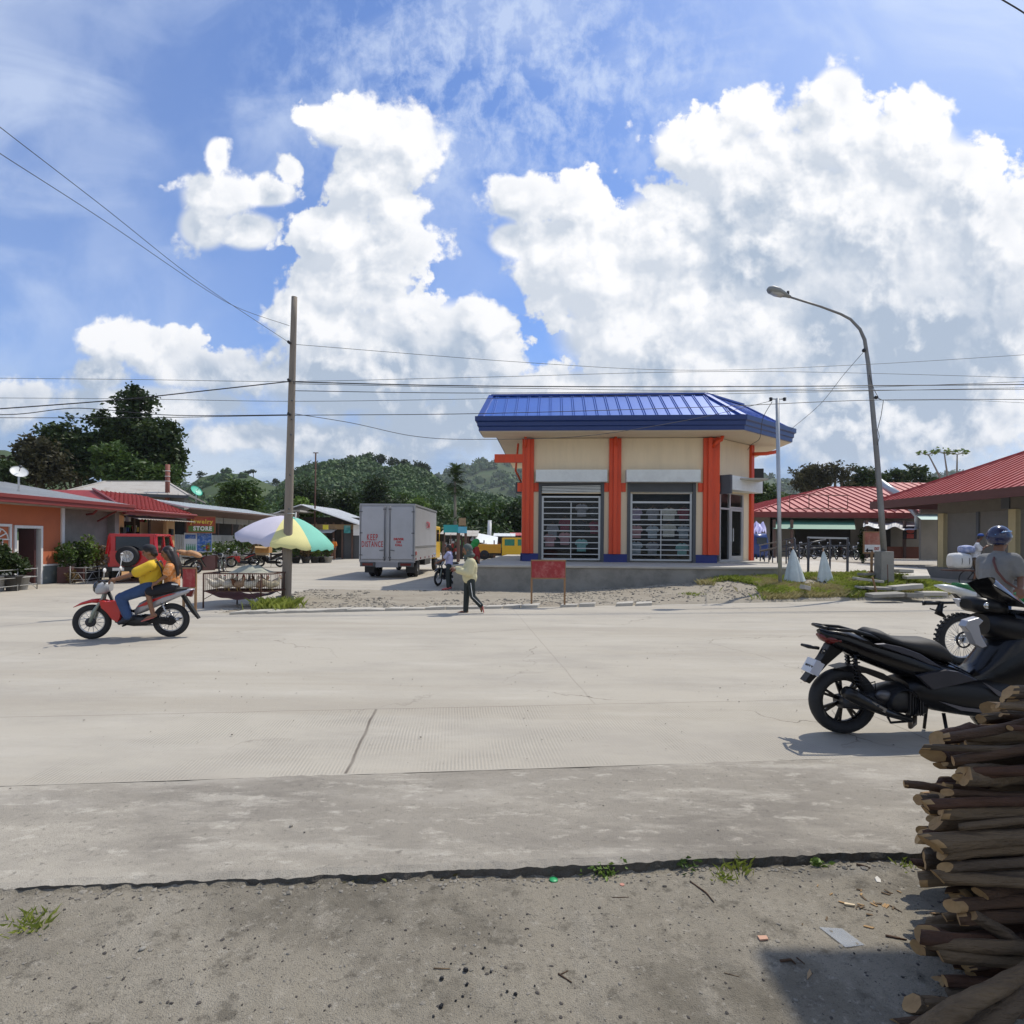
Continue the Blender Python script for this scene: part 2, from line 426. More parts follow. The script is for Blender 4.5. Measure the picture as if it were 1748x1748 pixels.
# ------------------------------------------------------------------ ground, road, verge
R0 = np.random.default_rng(3)
def nz(x, y, s, seed=0, oct=4):
    """value noise for numpy arrays"""
    x = np.asarray(x, float)*s; y = np.asarray(y, float)*s; out = 0; a = 1; tot = 0
    for o in range(oct):
        xi = np.floor(x).astype(int); yi = np.floor(y).astype(int); fx = x-xi; fy = y-yi
        fx = fx*fx*(3-2*fx); fy = fy*fy*(3-2*fy)
        def h(i, j):
            n = (i*374761393 + j*668265263 + (seed+o)*974711) & 0x7fffffff
            n = ((n ^ (n >> 13))*1274126177) & 0x7fffffff
            return ((n ^ (n >> 16)) & 0xffff)/65535.0
        out = out + a*((h(xi, yi)*(1-fx)+h(xi+1, yi)*fx)*(1-fy)+(h(xi, yi+1)*(1-fx)+h(xi+1, yi+1)*fx)*fy)
        tot += a; a *= .5; x = x*2.03+11.3; y = y*2.03+5.7
    return out/tot
def grid(name, x0, x1, y0, y1, step, hf, mats, sy=None, mif=None):
    nx = int((x1-x0)/step)+1; ny = int((y1-y0)/(sy or step))+1
    xs, ys = np.meshgrid(np.linspace(x0, x1, nx), np.linspace(y0, y1, ny))
    zs = hf(xs, ys); V = np.stack([xs, ys, zs], -1).reshape(-1, 3)
    i = np.arange((ny-1)*(nx-1)); r = i//(nx-1); c = i % (nx-1); a = r*nx+c
    return arrmesh(name, V, np.stack([a, a+1, a+nx+1, a+nx], 1), mats, smooth=True)
def floor_mat(name, parts, rough=.9, bump=.25, extra=None, crack=0):
    """parts: list of (colour, noise scale, lo, hi, amount, stretch) laid one over the other"""
    m = bpy.data.materials.new(name); nt, N, L = nodes_of(m); b = N['Principled BSDF']
    g = N.new('ShaderNodeNewGeometry'); out = None
    for i, (col, s, lo, hi, am, st) in enumerate(parts):
        if out is None: out = col; continue
        mp = N.new('ShaderNodeMapping'); mp.inputs['Scale'].default_value = st; mp.inputs['Location'].default_value = (i*7.3, i*3.1, 0)
        L.new(g.outputs['Position'], mp.inputs['Vector'])
        n = N.new('ShaderNodeTexNoise'); n.inputs['Scale'].default_value = s; n.inputs['Detail'].default_value = 8; n.inputs['Roughness'].default_value = .68
        L.new(mp.outputs[0], n.inputs['Vector'])
        mr = N.new('ShaderNodeMapRange'); mr.interpolation_type = 'SMOOTHSTEP'
        mr.inputs['From Min'].default_value = lo; mr.inputs['From Max'].default_value = hi; mr.inputs['To Max'].default_value = am
        L.new(n.outputs['Fac'], mr.inputs['Value'])
        mx = N.new('ShaderNodeMix'); mx.data_type = 'RGBA'; L.new(mr.outputs[0], mx.inputs['Factor'])
        if isinstance(out, tuple): mx.inputs[6].default_value = (*out, 1)
        else: L.new(out, mx.inputs[6])
        mx.inputs[7].default_value = (*col, 1); out = mx.outputs[2]
    if crack:
        wn = N.new('ShaderNodeTexNoise'); wn.inputs['Scale'].default_value = 1.6; wn.inputs['Detail'].default_value = 6; L.new(g.outputs['Position'], wn.inputs['Vector'])
        a1 = N.new('ShaderNodeVectorMath'); a1.operation = 'MULTIPLY_ADD'; L.new(wn.outputs['Color'], a1.inputs[0]); a1.inputs[1].default_value = (.9, .9, 0); L.new(g.outputs['Position'], a1.inputs[2])
        vo = N.new('ShaderNodeTexVoronoi'); vo.feature = 'DISTANCE_TO_EDGE'; vo.voronoi_dimensions = '2D'; vo.inputs['Scale'].default_value = .27; L.new(a1.outputs[0], vo.inputs['Vector'])
        c1 = N.new('ShaderNodeMapRange'); c1.inputs['From Min'].default_value = .0032; c1.inputs['From Max'].default_value = .0008; L.new(vo.outputs['Distance'], c1.inputs['Value'])
        w2 = N.new('ShaderNodeTexNoise'); w2.inputs['Scale'].default_value = .45; L.new(g.outputs['Position'], w2.inputs['Vector'])
        c2 = N.new('ShaderNodeMapRange'); c2.inputs['From Min'].default_value = .48; c2.inputs['From Max'].default_value = .58; c2.inputs['To Max'].default_value = crack; L.new(w2.outputs['Fac'], c2.inputs['Value'])
        c3 = N.new('ShaderNodeMath'); c3.operation = 'MULTIPLY'; L.new(c1.outputs[0], c3.inputs[0]); L.new(c2.outputs[0], c3.inputs[1])
        mx = N.new('ShaderNodeMix'); mx.data_type = 'RGBA'; L.new(c3.outputs[0], mx.inputs['Factor']); L.new(out, mx.inputs[6]); mx.inputs[7].default_value = (.11, .095, .075, 1); out = mx.outputs[2]
    if extra: out = extra(nt, g, out, b)
    if not isinstance(out, tuple): L.new(out, b.inputs['Base Color'])
    b.inputs['Roughness'].default_value = rough; b.inputs['Specular IOR Level'].default_value = .25
    n1 = N.new('ShaderNodeTexNoise'); n1.inputs['Scale'].default_value = 190; n1.inputs['Detail'].default_value = 6; L.new(g.outputs['Position'], n1.inputs['Vector'])
    n2 = N.new('ShaderNodeTexNoise'); n2.inputs['Scale'].default_value = 14; n2.inputs['Detail'].default_value = 6; L.new(g.outputs['Position'], n2.inputs['Vector'])
    ad = N.new('ShaderNodeMath'); ad.operation = 'MULTIPLY_ADD'; ad.inputs[1].default_value = 1.3
    L.new(n2.outputs['Fac'], ad.inputs[0]); L.new(n1.outputs['Fac'], ad.inputs[2])
    bp = N.new('ShaderNodeBump'); bp.inputs['Strength'].default_value = bump; bp.inputs['Distance'].default_value = .012
    h = ad.outputs[0]
    if getattr(b, '_h', None): pass
    L.new(h, bp.inputs['Height'])
    if b.inputs['Normal'].links: L.new(b.inputs['Normal'].links[0].from_socket, bp.inputs['Normal'])
    L.new(bp.outputs[0], b.inputs['Normal'])
    return m
ONE = (1, 1, 1)
def road_lines(nt, g, out, b):
    """tined grooves across the near lane and the joints between slabs"""
    N, L = nt.nodes, nt.links
    def M(op, a, b_, c=None):
        n = N.new('ShaderNodeMath'); n.operation = op
        for i, v in enumerate((a, b_, c)):
            if v is None: continue
            if isinstance(v, (int, float)): n.inputs[i].default_value = v
            else: L.new(v, n.inputs[i])
        return n.outputs[0]
    sp = N.new('ShaderNodeSeparateXYZ'); L.new(g.outputs['Position'], sp.inputs[0]); x, y = sp.outputs[0], sp.outputs[1]
    nn = N.new('ShaderNodeTexNoise'); nn.inputs['Scale'].default_value = 1.7; nn.inputs['Detail'].default_value = 6; L.new(g.outputs['Position'], nn.inputs['Vector'])
    no = nn.outputs['Fac']
    yy = M('SUBTRACT', y, M('MULTIPLY', x, .105))
    wob = M('MULTIPLY', M('SUBTRACT', no, .5), .05)
    def line(v, c, w, am):
        d = M('ABSOLUTE', M('SUBTRACT', M('ADD', v, wob), c), 0.0)
        r = N.new('ShaderNodeMapRange'); r.inputs['From Min'].default_value = w; r.inputs['From Max'].default_value = w*.3; r.inputs['To Max'].default_value = am
        L.new(d, r.inputs['Value']); return r.outputs[0]
    near = M('MULTIPLY', M('GREATER_THAN', yy, 4.12), M('LESS_THAN', yy, 5.66))
    xj = M('MULTIPLY_ADD', y, .1, x)                    # joints lean a little
    jt = M('MULTIPLY', line(xj, -.72, .018, .75), near)
    for c in (-9.2, 3.9, 8.6): jt = M('MAXIMUM', jt, M('MULTIPLY', line(xj, c, .014, .45), near))
    far = M('GREATER_THAN', yy, 5.66)
    for c in (-6.0, 1.4, 9.5): jt = M('MAXIMUM', jt, M('MULTIPLY', line(xj, c, .012, .22), far))
    jt = M('MAXIMUM', jt, line(yy, 5.66, .010, .42)); jt = M('MAXIMUM', jt, line(yy, 9.6, .012, .2))
    dark = M('MULTIPLY', jt, M('MULTIPLY_ADD', no, 1.6, .2))
    mx = N.new('ShaderNodeMix'); mx.data_type = 'RGBA'; L.new(dark, mx.inputs['Factor']); L.new(out, mx.inputs[6]); mx.inputs[7].default_value = (.12, .10, .08, 1)
    sn = M('SINE', M('MULTIPLY', M('MULTIPLY_ADD', wob, .5, xj), 235.0), 0)
    rg = N.new('ShaderNodeMapRange'); rg.inputs['From Min'].default_value = .44; rg.inputs['From Max'].default_value = .56; L.new(nn.outputs['Fac'], rg.inputs['Value'])
    rg.inputs['To Min'].default_value = .15
    inn = M('MULTIPLY', M('MULTIPLY', near, M('GREATER_THAN', x, -3.2)), M('MULTIPLY', M('LESS_THAN', x, 3.4), rg.outputs[0]))
    gr = M('MULTIPLY', M('MULTIPLY', sn, inn), 1.0)
    m3 = N.new('ShaderNodeMix'); m3.data_type = 'RGBA'; L.new(M('MULTIPLY', M('MAXIMUM', M('MULTIPLY', gr, -1.0), 0.0), .16), m3.inputs['Factor'])
    L.new(mx.outputs[2], m3.inputs[6]); m3.inputs[7].default_value = (.16, .14, .115, 1)
    bp = N.new('ShaderNodeBump'); bp.inputs['Strength'].default_value = .4; bp.inputs['Distance'].default_value = .003
    L.new(gr, bp.inputs['Height']); L.new(bp.outputs[0], b.inputs['Normal'])
    return m3.outputs[2]
road_m = floor_mat('dusty_concrete', [((.425, .388, .318), 0, 0, 0, 0, ONE), ((.345, .315, .265), .35, .42, .66, .75, (1, 2.2, 1)), ((.48, .445, .375), .9, .5, .72, .6, (.5, 2, 1)),
     ((.35, .31, .245), .5, .5, .64, .55, (.10, 1.3, 1)), ((.33, .30, .25), 1.8, .56, .7, .5, (.4, 1, 1)), ((.30, .27, .225), 7, .6, .8, .5, ONE), ((.27, .245, .20), 260, .52, .7, .6, ONE), ((.6, .57, .5), 210, .66, .8, .6, ONE)], .92, .25, road_lines, .75)
slab_m = floor_mat('worn_shoulder_concrete', [((.29, .262, .215), 0, 0, 0, 0, ONE), ((.20, .18, .15), .9, .45, .66, .8, (.6, 1.3, 1)), ((.43, .395, .33), 2.2, .52, .66, .75, (.45, 1.6, 1)),
     ((.50, .46, .385), 7, .54, .68, .7, (.7, 1.4, 1)), ((.5, .455, .37), .5, .48, .62, .55, (.35, 1, 1)), ((.13, .118, .098), 24, .56, .70, .65, ONE), ((.10, .09, .072), 220, .52, .66, .75, ONE), ((.5, .46, .39), .55, .47, .62, .5, (.35, 1, 1)), ((.55, .52, .46), 230, .66, .78, .7, ONE)], .93, .5)
dirt_m = floor_mat('packed_grey_dirt', [((.275, .245, .19), 0, 0, 0, 0, ONE), ((.15, .132, .10), 1.1, .44, .64, .85, ONE), ((.36, .325, .26), 1.9, .52, .70, .8, (1, .6, 1)),
     ((.105, .092, .07), 8, .54, .66, .7, ONE), ((.40, .365, .30), 24, .55, .68, .55, ONE), ((.11, .098, .078), 45, .55, .66, .6, ONE), ((.07, .062, .05), 150, .55, .68, .7, ONE), ((.06, .055, .045), 420, .54, .66, .7, ONE), ((.50, .47, .41), 260, .66, .76, .85, ONE)], .95, .8)
verge_m = floor_mat('gravelly_dirt', [((.31, .275, .215), 0, 0, 0, 0, ONE), ((.25, .215, .165), .7, .45, .65, .7, (1, 1.6, 1)), ((.40, .365, .30), 2.4, .55, .7, .6, ONE),
     ((.19, .17, .14), 9, .58, .7, .6, ONE), ((.13, .12, .10), 40, .6, .72, .5, ONE), ((.46, .43, .37), 60, .66, .76, .6, ONE)], .95, .6)
yard_m = floor_mat('yard_earth', [((.40, .36, .29), 0, 0, 0, 0, ONE), ((.30, .27, .21), .15, .45, .65, .6, ONE), ((.5, .47, .4), .6, .5, .7, .5, ONE)], .95, .3)
g = MB().add([(-1500, -60, -.13), (1500, -60, -.13), (1500, 1800, -.13), (-1500, 1800, -.13)], [(0, 1, 2, 3)])
struct(g.build('ground', yard_m))
lip_m = mat('shade_painted_slab_edge', (.09, .078, .062), .95, var=.4, scale=18, stain=(.035, .045, .038), samt=.8, sscale=9, bump=.6)  # shade on the slab's near step face is put into this near-black colour
# near edge of the shoulder: broken, a little step down to the dirt
def edge_y(x): return 2.86 + .085*x + .05*(nz(x, 0*x, 1.1, 5)-.5) + .03*(nz(x, 0*x, 9, 9)-.5)
def dirt_h(x, y):
    e = np.clip((edge_y(x)-y)/.5, 0, 1)
    drop = -.040*np.clip((x+2.4)/2.6, 0.0, 1)
    h = drop + .05*(nz(x, y, .8, 2)-.5) + .016*(nz(x, y, 5, 4)-.5) + .006*(nz(x, y, 24, 8)-.5)
    # shallow tyre tracks towards the camera
    for tx in (-.62, .28):
        d = np.abs(x-tx-.05*np.sin(y*2)); h = h - .008*np.exp(-(d/.09)**2)
    return h - .015*np.exp(-((edge_y(x)-y)/.06)**2)*(y < edge_y(x))
struct(grid('dirt_ground', -4.2, 4.2, .9, 3.35, .018, dirt_h, dirt_m))
struct(grid('ground', -30, 30, -14, .95, .5, lambda x, y: -.06+.02*(nz(x, y, .8, 2)-.5)-.03*(y > .9), dirt_m))
for a, b_ in ((-30, -4.15), (4.15, 30)):
    struct(grid('ground', a, b_, .9, 3.6, .25, lambda x, y: -.065+.02*(nz(x, y, .8, 2)-.5), dirt_m))
# shoulder slab: top sheet with a ragged front lip
def slab():
    xs = np.concatenate([np.linspace(-40, -4.2, 60), np.arange(-4.2, 4.2, .016), np.linspace(4.2, 40, 60)])
    fy = edge_y(xs); bk = 4.13+.105*xs + .16*(nz(xs, 0*xs, .5, 21)-.5) + .07*(nz(xs, 0*xs, 6, 23)-.5)
    rows = [(fy+.012, -.14+0*xs), (fy-.012*nz(xs, 0*xs, 30, 1), -.055+0*xs), (fy-.010+.02*nz(xs, 0*xs, 26, 7), -.035+.01*nz(xs, 0*xs, 40, 33)), (fy-.004+.018*nz(xs, 0*xs, 22, 3), -.012+.012*nz(xs, 0*xs, 30, 31))]
    for t in (.03, .1, .3, .6, .85, 1.0):
        yy = fy+.012+(bk-fy)*t; rows.append((yy, .006+.012*(nz(xs, yy, 1.3, 14)-.5)+.004*(nz(xs, yy, 11, 15)-.5)+(.0 if t < 1 else -.016)))
    V = np.concatenate([np.stack([xs, r[0], r[1]], 1) for r in rows]); n = len(xs)
    F_ = np.concatenate([np.stack([np.arange(n-1)+k*n, np.arange(1, n)+k*n, np.arange(1, n)+(k+1)*n, np.arange(n-1)+(k+1)*n], 1) for k in range(len(rows)-1)])
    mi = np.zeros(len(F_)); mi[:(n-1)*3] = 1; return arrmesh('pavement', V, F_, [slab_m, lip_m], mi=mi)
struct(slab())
rd = MB().add([(-90, -6, -.002), (90, 12.5, -.002), (90, 95, -.002), (-90, 95, -.002)], [(0, 1, 2, 3)])
# one sheet from the back of the shoulder outward
rd.v[0] = (-45, 4.1-.105*45, -.004); rd.v[1] = (45, 4.1+.105*45, -.004); rd.v[2] = (60, 95, -.004); rd.v[3] = (-60, 95, -.004)
struct(rd.build('road', road_m))
# far verge: the strip of gravelly earth and the weedy mound
def far_edge(x): return 13.75 + .245*x
def mound(x, y):
    t = np.clip((x-1.2)/6.5, 0, 1); r = np.clip((y-far_edge(x)-.1)/(18.6-far_edge(x)+.01), 0, 1)
    out = .46*t*t*(3-2*t)*r**.8*np.clip((14.6-x)/2.0, 0, 1)
    return out
def verge_h(x, y):
    e = (y-far_edge(x)); inside = np.clip(e/.25, 0, 1)*np.clip((x+6.9)/.8, 0, 1)
    back = np.clip((19.6+.0*x-y)/1.5, 0, 1); back = np.where(x > -2, np.clip((20.6-y)/.5, 0, 1), back)
    rt = np.clip((15.4-x)/1.0, 0, 1)
    h = .012 + .05*(nz(x, y, .7, 31)-.42) + .03*(nz(x, y, 3, 33)-.5) + .02*(nz(x, y, 9, 37)-.5) + mound(x, y)*(1+.35*(nz(x, y, 1.3, 40)-.5))
    return -.06 + (h+.06)*inside*back*rt
struct(grid('verge', -8, 16, 11.6, 21.2, .08, verge_h, verge_m))
pl = MB().prism([(9.3, 20.2), (14.2, 19.9), (18.4, 26), (18.4, 80), (6, 80), (9.4, 34)], -.1, .5, 'z')
struct(pl.build('plaza', mat('plaza_concrete', (.50, .46, .39), .9, var=.15, scale=.8, stain=(.3, .27, .22), samt=.5, bump=.3)))
# ------------------------------------------------------------------ materials shared by buildings
orange = mat('orange_red_paint', (.76, .075, .016), .5, var=.1, scale=1.5, stain=(.34, .05, .025), samt=.5, sscale=3, stretch=(2, 2, .3), bump=.05)
cream = mat('cream_paint', (.84, .69, .47), .75, var=.06, scale=1.2, stain=(.52, .40, .26), samt=.16, sscale=2.5, stretch=(1.6, 1.6, .3), bump=.05)
cream_lt = mat('light_cream_soffit', (.72, .60, .44), .75, var=.04, scale=2)
navy = mat('navy_paint', (.018, .03, .16), .5, var=.1)
bluefascia = mat('dark_blue_fascia', (.012, .035, .15), .35, var=.06, scale=2)
blueroof = mat('blue_ribbed_roofing', (.035, .125, .46), .46, metal=.15, var=.05, scale=1.5, stain=(.06, .14, .38), samt=.3)
shutgrey = mat('grey_shutter_metal', (.74, .76, .72), .5, metal=.05, var=.06, scale=2, stain=(.35, .35, .33), samt=.3)
gunmetal = mat('dark_grey_steel', (.07, .075, .08), .5, var=.1)
alum = mat('aluminium_frame', (.52, .53, .52), .35, metal=.4, var=.05)
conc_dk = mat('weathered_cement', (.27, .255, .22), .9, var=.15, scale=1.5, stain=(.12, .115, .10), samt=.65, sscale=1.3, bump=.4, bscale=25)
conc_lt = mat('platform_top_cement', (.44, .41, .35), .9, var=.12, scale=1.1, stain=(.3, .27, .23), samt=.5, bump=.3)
blackm = mat('black_plastic', (.012, .012, .013), .45, var=.1)
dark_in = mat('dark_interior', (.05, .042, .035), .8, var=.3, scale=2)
wood = mat('bare_wood', (.30, .17, .08), .7, var=.25, scale=8, stretch=(1, 1, .15), bump=.3)
redboard = mat('faded_red_board', (.32, .035, .035), .75, var=.2, scale=4, stain=(.5, .2, .17), samt=.6, sscale=7)
rust = mat('rusty_iron', (.09, .04, .025), .8, var=.3, scale=20)
galv = mat('galvanised_steel', (.42, .44, .45), .4, metal=.5, var=.1, scale=6)
glassm = bpy.data.materials.new('window_glass'); nt_, N_, L_ = nodes_of(glassm)
gb = N_['Principled BSDF']; gb.inputs['Base Color'].default_value = (.02, .025, .025, 1); gb.inputs['Roughness'].default_value = .03
gb.inputs['Alpha'].default_value = .22; gb.inputs['Specular IOR Level'].default_value = .6
white = mat('white_paint', (.72, .71, .68), .6, var=.08, scale=3, stain=(.5, .47, .42), samt=.3)
darkglass = mat('tinted_glass', (.01, .012, .014), .06, var=0, spec=.8)
tyre = mat('tyre_rubber', (.018, .018, .018), .75, var=.2, scale=20)
chrome = mat('polished_metal', (.65, .65, .65), .18, metal=1.0, var=.05)

# ------------------------------------------------------------------ raised platform
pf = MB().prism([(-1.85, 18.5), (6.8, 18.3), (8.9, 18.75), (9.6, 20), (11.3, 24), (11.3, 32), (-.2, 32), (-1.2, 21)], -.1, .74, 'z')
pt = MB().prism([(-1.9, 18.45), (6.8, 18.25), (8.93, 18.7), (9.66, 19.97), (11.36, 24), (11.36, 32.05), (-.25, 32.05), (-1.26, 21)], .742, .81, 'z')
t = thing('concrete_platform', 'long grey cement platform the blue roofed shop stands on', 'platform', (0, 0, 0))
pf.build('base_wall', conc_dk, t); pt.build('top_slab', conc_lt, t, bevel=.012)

# ------------------------------------------------------------------ the shop with the blue roof
BR = math.radians(-3.8)
shop = thing('corner_shop', 'cream shop with orange red columns, blue ribbed roof and glass display windows', 'shop', (.37, 22.1, .812), BR)
H = 4.62
def wallbox(x0, x1, z0, z1, y0=0.0, y1=.15, mb=None): (mb or W_).box(x0, x1, y0, y1, z0, z1)
W_ = MB()
# front wall above and between the windows (y 0 .. .15)
WIN = [(.62, 3.06), (3.92, 6.42)]; WT = 2.55
wallbox(.1, 7.1, WT, H)
for a, b in ((.1, .62), (3.06, 3.92), (6.42, 7.1)): wallbox(a, b, .3, WT)
W_.box(-.02, .1, .12, 7.9, .3, H)      # left wall
W_.box(9.0, 9.15, 1.9, 7.9, .3, H)     # right wall
W_.box(-.02, 9.15, 7.9, 8.05, 0, H)
s2 = math.sqrt(.5)
CH = Matrix.Translation((7.2, 0, 0)) @ Matrix.Rotation(PI/4, 4, 'Z')   # chamfer wall frame, length 2.6
CL = 2.55
W_.box(.0, CL, 0, .15, 2.62, H, mtx=CH); W_.box(2.02, CL, 0, .15, 0, 2.62, mtx=CH)
W_.build('wall', cream, shop)
MB().box(-.02, 9.15, .16, 7.9, -.0, .05).box(0, 9.1, .16, 7.9, 3.1, 3.16).build('floor', conc_lt, shop)
# plinths
pm = MB()
for a, b in ((.02, .64), (3.04, 3.94), (6.4, 7.2)): pm.box(a, b, -.09, .16, 0, .30)
pm.box(-.06, .0, .16, 7.9, 0, .3); pm.box(9.15, 9.2, 1.9, 7.9, 0, .3)
pm.build('plinth', navy, shop)
# columns: three-step pilasters
def column(x0, x1, mtx=None, z0=.30):
    m = MB(); m.box(x0, x1, -.12, .0, z0, H-.02, mtx=mtx); xm = (x0+x1)/2; 
    m.box(xm-.07, xm+.07, -.20, -.12, z0, H-.02, mtx=mtx)
    m.box(x0-.18, x0, -.05, .0, 2.62, 2.95, mtx=mtx); m.box(x1, x1+.18, -.05, .0, 2.62, 2.95, mtx=mtx)
    return m
for a, b in ((.0, .44), (3.24, 3.68), (6.68, 7.12)): column(a, b).build('column', orange, shop, bevel=.008)
m = MB().box(7.12, 7.26, -.12, .1, .3, H).box(7.16, 7.3, .02, .2, .3, H); m.build('column', orange, shop)
MB().box(CL-.12, CL+.1, -.1, .1, .0, H, mtx=CH).build('column', orange, shop)
# rain pipes elbowing into the soffit
MB().tube([(.12, -.2, H-.35), (.12, -.25, H+.05)], .05).build('downpipe', orange, shop)
MB().tube([(3.46, -.2, H-.3), (3.46, -.2, H+.05)], .05).build('downpipe', orange, shop)
MB().tube([(7.0, -.16, H-.35), (7.1, -.25, H-.2), (7.26, -.3, H-.12), (7.3, -.3, H+.05)], .07).build('downpipe', orange, shop)
MB().tube([(9.05, 1.7, H-.35), (9.6, 1.8, H-.32), (10.15, 2.0, H-.2)], .07).build('downpipe', orange, shop)
MB().box(-1.05, .0, -.1, .14, 3.72, 4.02).build('bracket_beam', orange, shop)
# left side clutter under the eave
MB().box(-.36, -.05, 1.7, 2.5, 2.7, 3.15).build('speaker_box', gunmetal, shop, bevel=.02)
MB().box(9.24, 9.62, 2.1, 2.7, 2.9, 3.75).build('speaker_box', blackm, shop, bevel=.02)
MB().tube([(-.2, .6, H-.1), (-.35, 1.6, 3.6), (-.15, 2.4, 3.2)], .04).build('downpipe', orange, shop)
# roof: fascia gutter, soffit, ribbed slopes
E0 = [(-1.45, -1.3), (7.72, -1.3), (10.35, 1.3), (10.35, 9.2), (-.95, 9.2), (-.95, -.1), (-1.45, -.1)]
T0 = [(-1.28, .85), (6.95, .85), (8.95, 2.75), (8.95, 8.0), (-.8, 8.0)]
ZE = H+.05; 
sf = MB().prism(E0, ZE-.03, ZE+.02, 'z'); sf.build('soffit', cream_lt, shop)
def fascia(pts, z0, z1, out):
    m = MB()
    prof = [(0, 0), (.05, .0), (.055, .14), (.10, .17), (.105, .30), (.17, .34), (.175, z1-z0), (0, z1-z0)]
    n = len(pts); outs = []
    for i, p in enumerate(pts):
        a = Vector(pts[i-1]); b = Vector(p); c = Vector(pts[(i+1) % n])
        d1 = (b-a).normalized(); d2 = (c-b).normalized(); n1 = Vector((d1.y, -d1.x)); n2 = Vector((d2.y, -d2.x))
        nn = (n1+n2); nn = nn/max(.3, nn.dot(n1)); outs.append(nn)
    vs = []; k = len(prof)
    for p, o in zip(pts, outs):
        for r, h in prof: vs.append((p[0]+o.x*r, p[1]+o.y*r, z0+h))
    fs = [(i*k+j, ((i+1) % n)*k+j, ((i+1) % n)*k+(j+1) % k, i*k+(j+1) % k) for i in range(n) for j in range(k)]
    return m.add(vs, fs)
fascia(E0, ZE, ZE+.50, 1).build('fascia', bluefascia, shop)
ZR = ZE+.48; ZT = ZE+1.76
rf = MB()
def slope(e0, e1, t0, t1, ribs, mb):
    e0, e1, t0, t1 = [Vector(p) for p in (e0, e1, t0, t1)]
    mb.add([e0, e1, t1, t0], [(0, 1, 2, 3)])
    nrm = (e1-e0).cross(t0-e0).normalized(); d = (e1-e0).normalized(); L_ = (e1-e0).length
    up = nrm.cross(d).normalized()
    if up.z < 0: up = -up
    if nrm.z < 0: nrm = -nrm
    k = int(L_/ribs)
    for i in range(1, k):
        s = e0 + d*(i*L_/k)
        # clip the rib where the slope narrows
        tl = (t0-e0); tr = (t1-e0); hgt = tl.dot(up); a = (s-e0).length
        l0 = tl.dot(d); r0 = tr.dot(d); hh = hgt
        if a < l0: hh = hgt*a/l0
        if a > r0: hh = min(hh, hgt*(L_-a)/max(1e-6, (L_-r0)))
        if hh < .1: continue
        for off in (-.035, .035):
            p0 = s+d*off+nrm*.004; p1 = p0+up*(hh-.12)
            mb.bar(p0, p1, .022, .06, 0, up=nrm)
fe = [Vector((x, y, ZR)) for x, y in E0]; te = [Vector((x, y, ZT)) for x, y in T0]
slope(fe[0], fe[1], te[0], te[1], .4, rf); slope(fe[1], fe[2], te[1], te[2], .34, rf); slope(fe[2], fe[3], te[2], te[3], .5, rf)
slope(fe[3], fe[4], te[3], te[4], .5, rf)
rf.add([fe[0], fe[4], te[4], te[0]], [(0, 1, 2, 3)])
rf.add([te[0], te[1], te[2], te[3], te[4]], [(0, 1, 2, 3, 4)])
roof = rf.build('roof', blueroof, shop)
rc = MB()
for a, b in ((te[0], te[1]), (te[1], te[2]), (te[2], te[3]), (fe[0], te[0]), (fe[1], te[1]), (fe[2], te[2])):
    rc.bar(a+Vector((0, 0, .03)), b+Vector((0, 0, .03)), .2, .07)
o_ = rc.build('ridge_cap', mat('blue_ridge_metal', (.03, .075, .30), .4, metal=.2), roof)
# roller shutter boxes
def shutter_box(x0, x1, mtx=None, name='shutter_housing', y=-.42, z0=2.96, z1=3.40, par=shop):
    m = MB().box(x0, x1, y, -.0, z0, z1, mtx=mtx)
    for k in range(1, 4): m.box(x0+.01, x1-.01, y-.006, y, z0+k*.11-.008, z0+k*.11+.008, mtx=mtx)
    return m.build(name, shutgrey, par)
shutter_box(.52, 3.14); shutter_box(3.84, 6.5)
sb = shutter_box(.18, CL-.02, CH, y=-.5, z0=2.70, z1=3.22)
MB().box(.06, .18, -.5, 0, 2.55, 3.24, mtx=CH).build('housing_bracket', gunmetal, shop)
# display windows: dark side guides, frame, bars, pane
interior = mat('shop_back_wall', (.16, .14, .11), .9, var=.3, scale=1.2)
for wi, (a, b) in enumerate(WIN):
    gd = MB().box(a, a+.11, -.1, .1, 0, 2.95).box(b-.11, b, -.1, .1, 0, 2.95)
    gd.box(a+.11, b-.11, -.02, .1, 2.62, 2.95)
    gd.build('shutter_guide', gunmetal, shop)
    if wi == 0:
        m = MB()
        for k in range(5):
            m.bar((a+.13, -.05, 2.80-.055*k), (b-.13, -.05, 2.84-.055*k), .02, .030)
        m.build('shutter_slats', shutgrey, shop)
    fr = MB(); x0, x1 = a+.12, b-.12; zt = 2.46 if wi == 0 else 2.62
    fr.box(x0, x0+.075, 0, .08, .06, zt).box(x1-.075, x1, 0, .08, .06, zt).box(x0+.075, x1-.075, 0, .08, .06, .12).box(x0+.075, x1-.075, 0, .08, zt-.06, zt)
    if wi: fr.box(x0+.075, x1-.075, 0, .08, 2.20, 2.27)
    wf = fr.build('window_frame', alum, shop)
    zb = 2.30 if wi == 0 else 1.98
    top = 2.24 if wi == 0 else 1.96
    g_ = MB(); n = 10
    for k in range(n): z = .28 + k*(top-.28)/(n-1); g_.box(x0+.075, x1-.075, -.035, -.01, z-.017, z+.017)
    xm = (x0+x1)/2; g_.box(xm-.016, xm+.016, -.008, .018, .14, top)
    g_.build('window_bars', alum, wf)
    MB().box(x0+.07, x1-.07, .05, .058, .1, zt-.03).build('pane', glassm, wf)
